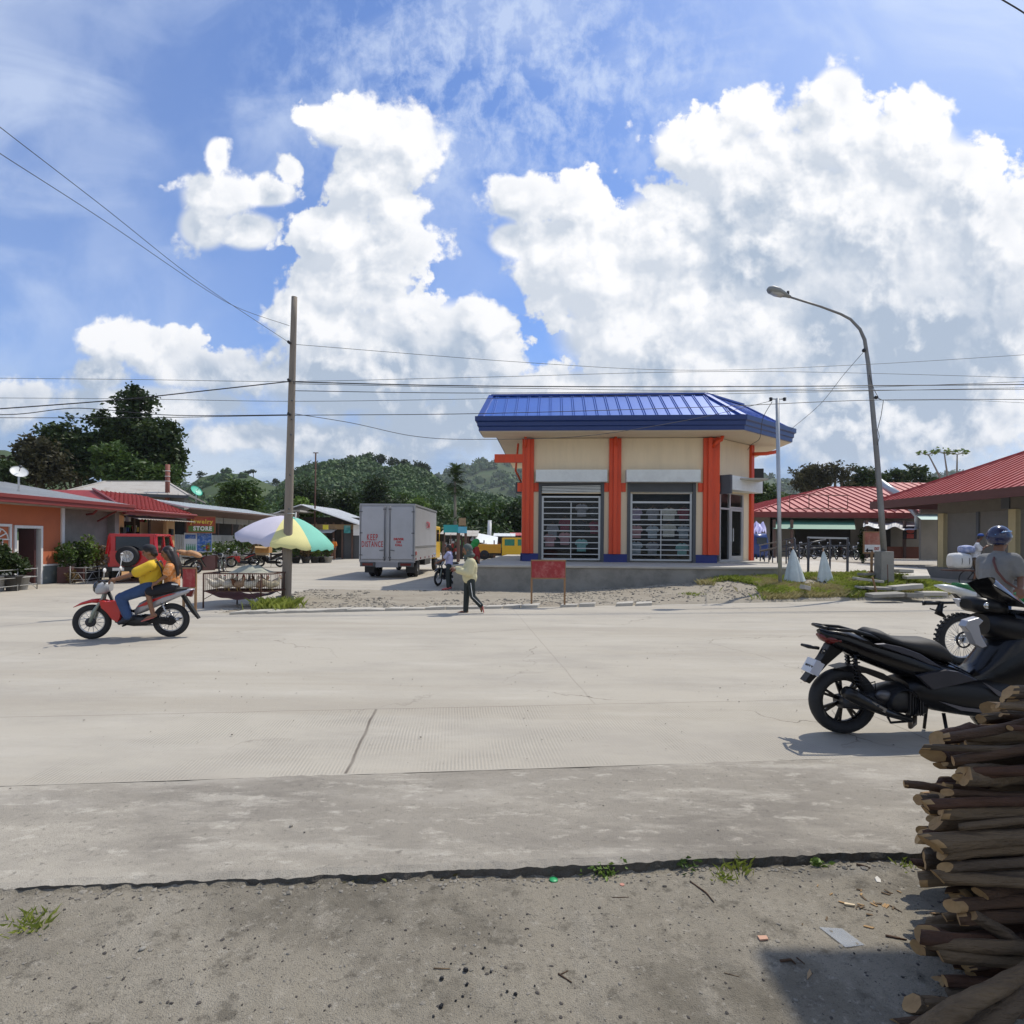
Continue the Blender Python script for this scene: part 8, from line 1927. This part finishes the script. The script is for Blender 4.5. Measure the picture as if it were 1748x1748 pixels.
# ---- boy at the black motorcycle
D = 18.6; o3 = Vector((X(767, D), D, 0)); J = standing(o3, 767, 938, D, (-1, .15, 0), hgt=1.44, wide=.15, arms=dict(elN=(-.15, -.17, .98), haN=(-.36, -.14, .88), elF=(-.1, .2, .98), haF=(-.32, .16, .88)))
t, M_, hd = person('boy in pale lilac t-shirt holding the black motorcycle by the platform', o3, J, (-1, .15, 0), (-.9, .3, -.2), skin=skin_dk, shirt=mat('lilac_shirt_cloth', (.40, .40, .58), .85, var=.12, scale=12, bump=.2), sleeve=.35, legs=dkp, leglen=.95, shoes=fl, build=.8, voxel=.014)
# ---- person in orange far left
D = 44; o4 = Vector((X(569, D), D, 0)); J = standing(o4, 569, 928, D, (-.2, -1, 0), hgt=1.62); person('person in orange shirt standing by the market house, far left of the truck', o4, J, (-.2, -1, 0), (-.3, -1, 0), skin=skin_dk, shirt=mat('orange_shirt_cloth', (.7, .2, .02), .8), sleeve=.4, legs=mat('brown_skirt_cloth', (.16, .08, .05), .9), shoes=blackm, voxel=.02)
# ---- rider and passenger on the red motorcycle
rc = Vector((rr_.x, rr_.y, 0))
dirf = (Vector((rf_.x, rf_.y, 0))-Vector((rr_.x, rr_.y, 0))); WBm = dirf.length; dirf.normalize(); side = Vector((dirf.y, -dirf.x, 0)); side = side if side.y < 0 else -side
def RJ(px, py, off=0.0):
    """point at a photo pixel in the plane of the motorcycle, off metres towards the road's near side"""
    n = side; a = rc+side*off; x, z = ray(px, py); d = Vector((x, 1, z)); e = Vector((0, 0, EYE)); k = (a-e).dot(n)/d.dot(n); p = e+d*k; return Vector((p.x-rc.x, p.y-rc.y, p.z))
yel_s = mat('yellow_shirt_cloth', (.68, .44, .025), .85, var=.07, scale=5, bump=.3, bscale=14); denim = mat('blue_denim', (.035, .07, .16), .85, var=.2, scale=8)
J = dict(head=RJ(256.5, 943.5), neck=RJ(262, 957), chest=RJ(261, 973), pelvis=RJ(257, 1000), shN=RJ(256, 966, .20), elN=RJ(229, 979.5, .26), haN=RJ(199, 988, .27), shF=RJ(262, 966, -.19), elF=RJ(234, 978, -.27), haF=RJ(206, 987, -.28),
         hipN=RJ(255, 1003, .10), knN=RJ(205, 1021, .20), anN=RJ(219, 1054, .19), toN=RJ(206, 1062, .2), hipF=RJ(256, 1003, -.10), knF=RJ(207, 1019, -.2), anF=RJ(221, 1054, -.19), toF=RJ(206, 1061, -.2))
f3 = tuple(dirf)
t, M_, hd = person('heavy set rider in yellow shirt, dark cap and jeans steering the red motorcycle', rc, J, f3, (dirf.x, dirf.y, -.12), shirt=yel_s, sleeve=.4, legs=denim, leglen=.97, shoes=mat('dark_shoe', (.02, .022, .03), .6), build=1.02, belly=.035, loose=.008, hem=RJ(258, 1001))
cap(t, M_, hd, mat('black_cap_cloth', (.012, .012, .016), .8))
MB().tube([RJ(268, 958, .12), RJ(275, 970, .16), RJ(279, 988, .12)], .012, 6).tube([RJ(268, 958, .12), RJ(262, 964, .2), RJ(256, 976, .22)], .008, 6).build('bag_strap', blackm, t)
flor = mat('floral_top_cloth', (.62, .22, .05), .85, var=.3, scale=22, stain=(.7, .5, .3), samt=.9, sscale=24)
J = dict(head=RJ(288, 945), neck=RJ(291, 958.5), chest=RJ(293, 974), pelvis=RJ(294, 999), shN=RJ(289, 968, .16), elN=RJ(282, 984, .2), haN=RJ(269, 993, .22), shF=RJ(292, 968, -.16), elF=RJ(284, 984, -.2), haF=RJ(268, 992, -.2),
         hipN=RJ(291, 1002, .10), knN=RJ(252, 1011, .2), anN=RJ(261, 1050, .19), toN=RJ(247, 1058, .2), hipF=RJ(291, 1002, -.10), knF=RJ(253, 1010, -.2), anF=RJ(262, 1049, -.19), toF=RJ(248, 1057, -.2))
t, M_, hd = person('woman with long dark hair in orange floral top and black shorts riding pillion', rc, J, f3, (dirf.x, dirf.y, -.05), shirt=flor, sleeve=.3, legs=mat('black_shorts_cloth', (.008, .008, .012), .8), leglen=.44, hair='long', build=.82)
MB().bar(J['anN']-Vector((0, 0, .035))-dirf*.02, J['toN']+dirf*.04-Vector((0, 0, .02)), .09, .014).build('sandal', fl, t)
MB().bar(RJ(292, 997, .15), RJ(303, 998, .1), .06, .02).build('waistband', white, t)
# ---- man in grey shirt and helmet at the trail bike
D = 6.9; o5 = Vector((X(1706, D), D, 0)); k = 1
z = lambda py: P(1706, py, D).z
def MJ(px, py, dy=0): p = P(px, py, D+dy); return Vector((p.x-o5.x, dy, p.z))
J = dict(head=MJ(1707, 921), neck=MJ(1705, 941), chest=MJ(1702, 972), pelvis=MJ(1698, 1018), shN=MJ(1729, 956, -.12), elN=MJ(1743, 982, -.16), haN=MJ(1742, 1003, -.28), shF=MJ(1681, 957, .12), elF=MJ(1682, 990, .22), haF=MJ(1715, 1003, .30),
         hipN=MJ(1706, 1024, -.1), knN=MJ(1712, 1076, -.14), anN=V3(.12, -.14, .08), toN=V3(.27, -.16, .03), hipF=MJ(1690, 1024, .1), knF=MJ(1690, 1076, .14), anF=V3(-.05, .16, .08), toF=V3(.1, .2, .03))
greys = mat('heather_grey_cloth', (.19, .19, .185), .9, var=.1, scale=20, bump=.3, bscale=14)
t, M_, hd = person('man in grey t-shirt and dark blue helmet at the trail bike, brown strap across back', o5, J, (.8, .5, 0), (.93, .1, -.1), skin=skin_dk, shirt=greys, sleeve=.36, legs=denim, shoes=blackm, hair='short', build=1.08, loose=.014)
hm = MB(); hm.ball((0, -.014, .022), (.116, .134, .142), n=22, m=14); hel = mat('dark_blue_helmet', (.012, .018, .06), .2, var=.05, coat=.4)
hm.v = [v for v in hm.v]; me_ = headpart(t, M_, hd, hm, 'helmet', hel); Mi = M_.transposed()
for v in me_.data.vertices:
    l = Mi @ (v.co-hd)
    lim = -.065+.10*min(1, max(0, (l.y+.01)/.08)); l.z = max(l.z, lim); v.co = hd+M_ @ l
headpart(t, M_, hd, MB().tube([(-.03, -.136, .0), (.055, -.122, .045), (.098, -.06, .085), (.092, .03, .10), (.05, .085, .105)], .008, 6), 'helmet_stripe', mat('helmet_stripe_light_blue', (.16, .34, .62), .3))
MB().tube([J['shF']+Vector((.08, -.05, .10)), MJ(1696, 958, -.13), MJ(1702, 975, -.18), MJ(1716, 992, -.2), MJ(1735, 1004, -.17)], .013, 6).build('bag_strap', mat('brown_leather_strap', (.10, .035, .03), .6), t)
m = MB(); q = [J['shN'].lerp(J['elN'], a) for a in (.25, .5, .78)]; m.tube(q, [.078, .074, .07], 14); m.build('sleeve', mat('dark_green_sleeve', (.03, .04, .035), .9), t); q = [J['shN'].lerp(J['elN'], a) for a in (.76, .92)]; MB().tube(q, [.076, .072], 14).build('sleeve_band', mat('red_sleeve_band', (.45, .04, .02), .8), t)
# ---- man in white with sacks behind him
D = 21; o6 = Vector((X(1676, D), D, .0)); J = standing(o6, 1668, 908, D, (1, .2, 0), hgt=1.85)
J = dict(J); J.update(head=PJ(1673, 917, D, o6), neck=PJ(1669, 926, D, o6), chest=PJ(1667, 938, D, o6), pelvis=PJ(1664, 955, D, o6), shN=PJ(1668, 930, D, o6, -.16), elN=PJ(1674, 940, D, o6, -.2), haN=PJ(1682, 934, D, o6, -.2), shF=PJ(1668, 930, D, o6, .16), elF=PJ(1676, 938, D, o6, .2), haF=PJ(1683, 933, D, o6, .2),
         hipN=PJ(1665, 957, D, o6, -.1), knN=PJ(1668, 972, D, o6, -.12), anN=PJ(1662, 989, D, o6, -.1), toN=PJ(1668, 991, D, o6, -.1), hipF=PJ(1665, 957, D, o6, .1), knF=PJ(1672, 970, D, o6, .12), anF=PJ(1668, 988, D, o6, .1), toF=PJ(1674, 990, D, o6, .1))
t, M_, hd = person('man in white t-shirt, brown shorts and blue cap on a loaded bicycle by the shutters', o6, J, (1, .1, 0), (1, .1, -.1), skin=skin_dk, shirt=mat('white_shirt_cloth', (.62, .62, .64), .85), sleeve=.4, legs=mat('brown_shorts_cloth', (.13, .09, .06), .9), leglen=.45, shoes=blackm, voxel=.015)
cap(t, M_, hd, mat('blue_cap_cloth', (.02, .07, .28), .8))
t = thing('cargo_bicycle', 'bicycle loaded behind its rider, standing by the roller shutters', 'bicycle', (X(1652, D), D, 0)); 
for x in (0, 1.05): MB().torus((x, 0, .33), .31, .018, 28, 6, 'y').build('wheel', tyre, t)
MB().tube([(0, 0, .33), (.4, 0, .3), (.95, 0, .75), (.35, 0, .78), (0, 0, .33)], .016, 6).tube([(.4, 0, .3), (.33, 0, .85)], .016, 6).tube([(1.05, 0, .33), (.95, 0, .95), (.85, -.2, 1.0)], .014, 6).build('frame', blackm, t); MB().box(-.75, .25, -.3, .3, .62, .66).build('rack', rust, t)
sk = mat('white_woven_sack', (.60, .60, .58), .7, var=.08, scale=5, bump=.3)
for px, py, r, l in ((1640, 958, (.36, .3, .30), 'full white sack tied with cord behind the man in white'), (1652, 938, (.22, .24, .14), 'smaller blue and white bundle on top of the full white sack')):
    p = P(px, py, D); t = thing('sack', l, 'sack', (p.x-.05, D, p.z)); m = MB(); loft(m, [(-r[0], 0, 0, r[1]*.5, r[2]*.6), (-r[0]*.7, 0, 0, r[1]*.95, r[2]*.95), (0, 0, .02, r[1], r[2]), (r[0]*.7, 0, 0, r[1]*.9, r[2]*.9), (r[0], 0, 0, r[1]*.4, r[2]*.5)], 16, 0, 3); m.build('bag', sk if r[0] > .3 else mat('blue_white_bundle', (.25, .3, .5), .7, var=.3, scale=8, stain=(.6, .6, .65), samt=.8, sscale=9), t)
    if r[0] > .3: MB().torus((-.12, 0, .01), r[2]+.0, .01, 22, 5, 'x').torus((.15, 0, .01), r[2]-.01, .01, 22, 5, 'x').build('cord', blackm, t)
# ------------------------------------------------------------------ stack of firewood poles at the near right
rl = random.Random(21)
def wood_mat(name, col, st):
    col = tuple(c*.62 for c in col)
    return mat(name, col, .85, var=.3, scale=14, stretch=(.2, 1, 1), stain=st, samt=.8, sscale=22, bump=1.0, bscale=55)
WM = [wood_mat('bark_brown', (.13, .066, .03), (.05, .027, .013)), wood_mat('bark_grey', (.17, .115, .065), (.07, .045, .025)), wood_mat('bark_red', (.14, .06, .026), (.05, .022, .012)), wood_mat('bark_pale', (.25, .165, .085), (.10, .065, .034))]
cutm = mat('cut_wood_face', (.36, .22, .09), .8, var=.25, scale=25, stain=(.28, .15, .07), samt=.6, sscale=14)
LBL = 'one of the many cut wooden poles in the stacked pile at the right'; GRP = 'cut poles stacked in the pile'
def pole_log(a, b, r, mi=0, label=None, pointed=True, name='cut_pole', group=GRP):
    a = Vector(a); b = Vector(b); d = b-a; L_ = d.length; dn = d.normalized(); s, t_ = basis(d); n = 14; m = MB(); vs = []; rows = 22; knots = [(rl.random(), rl.random()*6.28) for _ in range(4)]
    bend = rl.uniform(-.035, .035); bend2 = rl.uniform(-.03, .03); sl = rl.uniform(.2, 1.3)*(1 if pointed else .25); an0 = rl.random()*6.28; ph = [rl.uniform(.9, 1.1) for _ in range(n)]
    for j in range(rows):
        v = [0, .02][j] if j < 2 else .02+.98*((j-1)/(rows-2))**1.2; c = a+d*v+s*bend*math.sin(v*PI*1.3)+t_*bend2*math.sin(v*PI*2)
        rr = r*(1+.10*math.sin(v*9+an0)+.06*rl.uniform(-1, 1))*(1 if j else .93)
        for k in range(n):
            an = 2*PI*k/n; off = 0
            if j == 0: off = -r*sl*math.cos(an-an0)   # slanted axe cut
            if j == 1: off = -r*sl*.85*math.cos(an-an0)
            kn = sum(.28*math.exp(-((v-kv)*L_/.035)**2-((math.atan2(math.sin(an-ka), math.cos(an-ka)))/.55)**2) for kv, ka in knots)
            vs.append(c+dn*off+(s*math.cos(an)+t_*math.sin(an))*rr*ph[k]*(1+kn+.035*rl.uniform(-1, 1)))
    m.add(vs, [(j*n+k, j*n+(k+1) % n, (j+1)*n+(k+1) % n, (j+1)*n+k) for j in range(rows-1) for k in range(n)], 0, True)
    c0 = len(m.v); m.v.append(tuple(sum((Vector(v) for v in vs[:n]), Vector())/n+dn*r*.12))
    for k in range(n): m.f.append((k, (k+1) % n, c0)); m.m.append(1); m.sm.append(False)
    m.f.append(tuple((rows-1)*n+k for k in range(n))); m.m.append(1); m.sm.append(False)
    if pointed and rl.random() < .5:      # hewn facet showing pale wood
        for k in range(n):
            if rl.random() < .35: m.m[k] = 1
    o = m.build(name, [WM[mi], cutm]); return tag(o, label or LBL, 'log', group)
# left silhouette of the pile: photo height -> photo x of the tips
SIL = [(1168, 1745), (1195, 1700), (1215, 1688), (1240, 1695), (1265, 1615), (1280, 1590), (1300, 1600), (1318, 1640), (1345, 1600), (1372, 1585), (1395, 1600), (1420, 1590), (1450, 1600), (1475, 1578), (1500, 1590), (1520, 1625), (1545, 1640), (1572, 1590), (1610, 1588), (1640, 1610), (1668, 1620), (1700, 1558), (1740, 1545), (1790, 1540)]
def silx(py):
    for (a, b), (c, d) in zip(SIL[:-1], SIL[1:]):
        if a <= py <= c: return b+(d-b)*(py-a)/(c-a)
    return SIL[-1][1] if py > 1000 else SIL[0][1]
cnt = 0
z = -.05; row = 0
while z < 1.02:
    r_row = .030
    for lay in range(6):
        D = 2.02+lay*.15+rl.uniform(-.03, .03)+.24*max(z, 0); r = rl.choice((.011, .014, .018, .022, .028))*rl.uniform(.9, 1.15)
        zz = z+rl.uniform(-.012, .012); py = 922+(EYE-zz)/D*F+6
        if zz > 1.0-.0*D: continue
        if py < 1176+lay*3: continue
        tip = silx(min(1790, py))
        x0 = (tip-CX)/F*D + rl.uniform(-.05, .11)+(.08 if rl.random() < .25 else 0)
        yaw = rl.uniform(-.12, .12); L_ = rl.uniform(1.25, 1.7); pitch = rl.uniform(-.07, .07)+(rl.choice((-.14, .12)) if rl.random() < .12 else 0)
        pole_log((x0, D, zz), (x0+L_, D+L_*yaw+.12, zz+L_*pitch), r, rl.randint(0, 3)); cnt += 1
    z += .038; row += 1
# individually visible poles
for (px0, py0, px1, py1, D, dD, r, mi, l) in ((1690, 1212, 1900, 1255, 2.75, .2, .036, 3, 'thick pale pole near the top of the pile, pointing left'), (1695, 1238, 1900, 1275, 2.7, .2, .036, 1, 'grey pole just below the thick pale top one'), (1592, 1288, 1800, 1262, 2.35, .3, .03, 2, 'pointed pole sticking out furthest at the top left of the pile'),
        (1543, 1338, 1760, 1392, 2.25, .2, .013, 0, 'thin dark crooked stick poking out left of the pile'), (1600, 1262, 1850, 1268, 2.5, .2, .036, 2, 'reddish pole under the gap below the scooter'), (1578, 1468, 1820, 1486, 2.25, .2, .034, 1, 'broad pale ended pole level with the slab edge'), (1586, 1600, 1830, 1610, 2.12, .2, .045, 2, 'short thick reddish block end low in the pile'),
        (1556, 1712, 1800, 1705, 2.05, .2, .034, 3, 'low pole with pale split end near the ground'), (1640, 1545, 1850, 1520, 2.14, .2, .034, 3, 'pole with round pale cut face in the lower middle of the pile'), (1645, 1325, 1850, 1330, 2.2, .25, .038, 3, 'pale pole with long slanting cut in the upper pile')):
    pole_log(P(px0, py0, D), P(px1, py1, D+dD), r, mi, l)
for a, b, r, mi, l in ((P(1520, 1800, 1.84), P(1860, 1560, 2.0), .026, 3, 'slim pole leaning diagonally against the pile, upper of two'), (P(1600, 1830, 1.78), P(1900, 1610, 1.95), .036, 1, 'thicker grey pole leaning diagonally against the pile, lower of two'), (P(1655, 1560, 2.1), P(1800, 1650, 2.1), .024, 1, 'pole slanting down to the right in the lower pile')):
    pole_log(a, b, r, mi, l, False)
# the roof over the pavement that shades the pile (its posts stand outside the view)
k_ = 6.6; off = Vector((SUNV.x, SUNV.y, 0))*(k_/SUNV.z); cr = G(1300, 1620, -.05)
t = thing('pavement_canopy', 'high tin canopy over the near pavement that shades the pole pile', 'canopy', (cr.x+off.x, cr.y+off.y, k_))
MB().box(0, 6, -7, 0, 0, .06).build('roof_sheet', oldtin, t)
for x, y in ((5.5, -6.5), (5.5, -.3)): MB().box(x, x+.12, y, y+.12, -k_-.1, 0).build('post', wood, t)
# ------------------------------------------------------------------ litter on the near dirt
def dz(x, y): return float(dirt_h(np.array([x]), np.array([y]))[0])
def at(px, py, up=.0): 
    p = G(px, py, -.045); return Vector((p.x, p.y, dz(p.x, p.y)+up))
def flat(px, py, poly, th, m_, name, label, cat, rz=0, sc=1.0, group=None, up=.002, tilt=(0, 0)):
    m = MB().prism([(a*sc, b*sc) for a, b in poly], 0, th, 'z'); o = m.build(name, m_); o.location = at(px, py, up); o.rotation_euler = (tilt[0], tilt[1], rz); return tag(o, label, cat, group)
disc = [(math.cos(k*PI/9), math.sin(k*PI/9)) for k in range(18)]
m = MB().lathe([(.0, .004), (.019, .004), (.021, .0), (.0205, .006), (.019, .0065)], n=20); o = m.build('plastic_disc', mat('green_plastic_lid', (.03, .34, .12), .45)); o.location = at(945, 1502, .004); o.rotation_euler = (.06, .03, 0); tag(o, 'round green plastic lid lying on the dirt below the slab edge', 'disc')
flat(1062, 1513, disc, .003, mat('pink_chip', (.45, .2, .14), .6), 'plastic_chip', 'small pinkish disc on the dirt right of the leafy weed', 'chip', sc=.011)
flat(1432, 1603, [(-.055, .045), (.03, .05), (.075, -.035), (-.0, -.06)], .0012, mat('clear_plastic_sachet', (.42, .44, .45), .25, alpha=.45), 'plastic_sachet', 'translucent plastic sachet lying flat on the dirt near the shadow corner', 'sachet', rz=-.15, sc=1.1, up=.006)
flat(1302, 1607, [(-.02, -.01), (.018, -.012), (.022, .008), (-.015, .014)], .006, mat('pink_brick_chip', (.52, .30, .20), .8), 'brick_chip', 'pink brick chip on the dirt left of the sachet', 'chip', rz=.2)
flat(431, 1503, [(-.025, -.004), (.0, -.012), (.026, .004), (.0, .012)], .001, mat('yellow_leaf', (.5, .40, .04), .6), 'fallen_leaf', 'yellow fallen leaf at the slab edge on the left', 'leaf', rz=.6)
flat(506, 1505, [(-.014, -.003), (.014, -.003), (.014, .003), (-.014, .003)], .004, white, 'cigarette_butt', 'white cigarette butt just below the slab edge', 'cigarette butt', rz=.05)
flat(1497, 1506, [(-.02, -.012), (0, -.02), (.018, -.004), (.02, .016), (-.004, .01)], .005, mat('crumpled_paper', (.6, .57, .5), .8), 'crumpled_paper', 'crumpled whitish wrapper on the dirt between slab edge and wood pile', 'paper', rz=.4, tilt=(.3, .1))
flat(1379, 1671, [(-.022, -.012), (.018, -.004), (.03, .014), (.004, .006)], .003, mat('dry_leaf_tan', (.32, .22, .12), .8), 'fallen_leaf', 'dry tan leaf lying inside the shadow', 'leaf', rz=.5, tilt=(.2, 0))
def twig(pts, r, label, m_=None, name='twig', group='twigs on the dirt'):
    v = [at(px, py, r*.8) for px, py in pts]; o = MB().tube(v, [r]*(len(v)-1)+[r*.5], 7).build(name, m_ or WM[0]); return tag(o, label, 'twig', group)
twig([(1178, 1509), (1205, 1528), (1219, 1545)], .004, 'bent brown twig below the grass tuft right of centre'); twig([(1462, 1478), (1474, 1482), (1486, 1486)], .006, 'short thick twig near the slab edge by the pile')
twig([(1512, 1605), (1530, 1608), (1548, 1610)], .005, 'dark twig lying beside the sachet, to its right'); twig([(953, 1665), (976, 1678)], .004, 'small V shaped twig, lower arm, near the bottom centre'); twig([(955, 1667), (970, 1658)], .003, 'small V shaped twig, upper arm, near the bottom centre')
twig([(740, 1663), (768, 1664)], .003, 'pale straw lying near the charcoal at the bottom centre', WM[3]); twig([(1332, 1648), (1350, 1645), (1358, 1652)], .005, 'curled bark strip just inside the shadow', WM[0]); twig([(1360, 1640), (1374, 1652)], .003, 'short dark twig in the shadow right of the bark strip')
twig([(1468, 1555), (1490, 1562)], .002, 'thin straw among the wood chips', WM[3]); twig([(1520, 1550), (1540, 1560)], .003, 'thin twig right of the wood chips'); twig([(1046, 1536), (1074, 1536)], .002, 'thin straight straw left of the bent twig', WM[0])
twig([(1236, 1663), (1262, 1671)], .002, 'short straw left of the shadow', WM[3])
rc_ = random.Random(4)
for i in range(26):
    px = rc_.gauss(1460, 48); py = rc_.gauss(1545, 22)
    if px > 1570 or py < 1490: continue
    flat(px, py, [(-.016, -.003), (.014, -.005), (.018, .002), (-.01, .005)], .003, cutm if i % 2 else WM[3], 'wood_chip', 'one of the pale wood chips scattered left of the pile', 'wood chip', rz=rc_.random()*3, sc=rc_.uniform(.4, 1.3), group='wood chips scattered by the pile', tilt=(rc_.uniform(-.2, .2), rc_.uniform(-.2, .2)))
flat(1450, 1550, [(-.022, -.007), (.02, -.004), (.024, .005), (-.018, .008)], .007, mat('white_wood_chip', (.62, .5, .32), .8), 'wood_chip', 'largest and palest wood chip left of the pile', 'wood chip', rz=-.3, group='wood chips scattered by the pile')
char = mat('charcoal', (.010, .010, .011), .7, var=.3, scale=30)
for i, (px, py, r) in enumerate(((795, 1667, .013), (754, 1680, .011), (797, 1690, .009), (753, 1728, .012), (828, 1625, .006), (825, 1662, .008), (838, 1668, .007), (778, 1716, .006), (790, 1708, .006), (866, 1700, .007), (729, 1571, .004), (844, 1590, .004), (720, 1700, .004), (812, 1640, .004), (835, 1600, .004), (880, 1704, .010), (800, 1725, .005), (1176, 1535, .005), (1000, 1668, .006), (913, 1688, .005), (770, 1655, .005), (740, 1745, .006), (1458, 1632, .006))):
    p = at(px, py, r*.4); o = MB().ball((0, 0, 0), (r, r*.8, r*.6), n=6, m=4, rot=(rc_.random(), rc_.random(), rc_.random()*3), smooth=False).build('charcoal_piece', char); o.location = p; tag(o, 'one of the black charcoal bits scattered on the near dirt', 'charcoal', 'charcoal bits on the near dirt')
# thin foot of soil and cracks along the near slab are part of the ground; pebbles on the road
for i, (px, py, r) in enumerate(((396, 1254, .010), (497, 1410, .012), (520, 1420, .008), (718, 1258, .010), (243, 1636, .014), (1226, 1417, .008), (1030, 1375, .006))):
    p = G(px, py, .01); o = MB().ball((0, 0, 0), (r, r*.7, r*.5), n=8, m=5, rot=(0, 0, i)).build('pebble', stone_m if i != 4 else conc_dk); o.location = p if i != 4 else at(px, py, .004)
    tag(o, ['round pebble on the tined concrete at the left', 'dark pebble in the middle of the shoulder', 'small pebble right of the dark one on the shoulder', 'pebble near the transverse joint in the near lane', 'stone on the dirt at the lower left', 'small pebble on the shoulder right of centre', 'tiny pebble on the shoulder near the middle'][i], 'pebble')
# ------------------------------------------------------------------ the air between here and the hills
hz_m = bpy.data.materials.new('air'); nt, N, L = nodes_of(hz_m); N.remove(N['Principled BSDF'])
pv = N.new('ShaderNodeVolumePrincipled'); pv.inputs['Color'].default_value = (.86, .92, 1.0, 1); pv.inputs['Density'].default_value = .00014; pv.inputs['Anisotropy'].default_value = .2
L.new(pv.outputs[0], N['Material Output'].inputs['Volume'])
hz_o = MB().box(-1100, 1100, -30, 1560, -1.2, 260).build('haze', hz_m); stuff(hz_o, 'thin pale air that softens the far hills', 'haze')
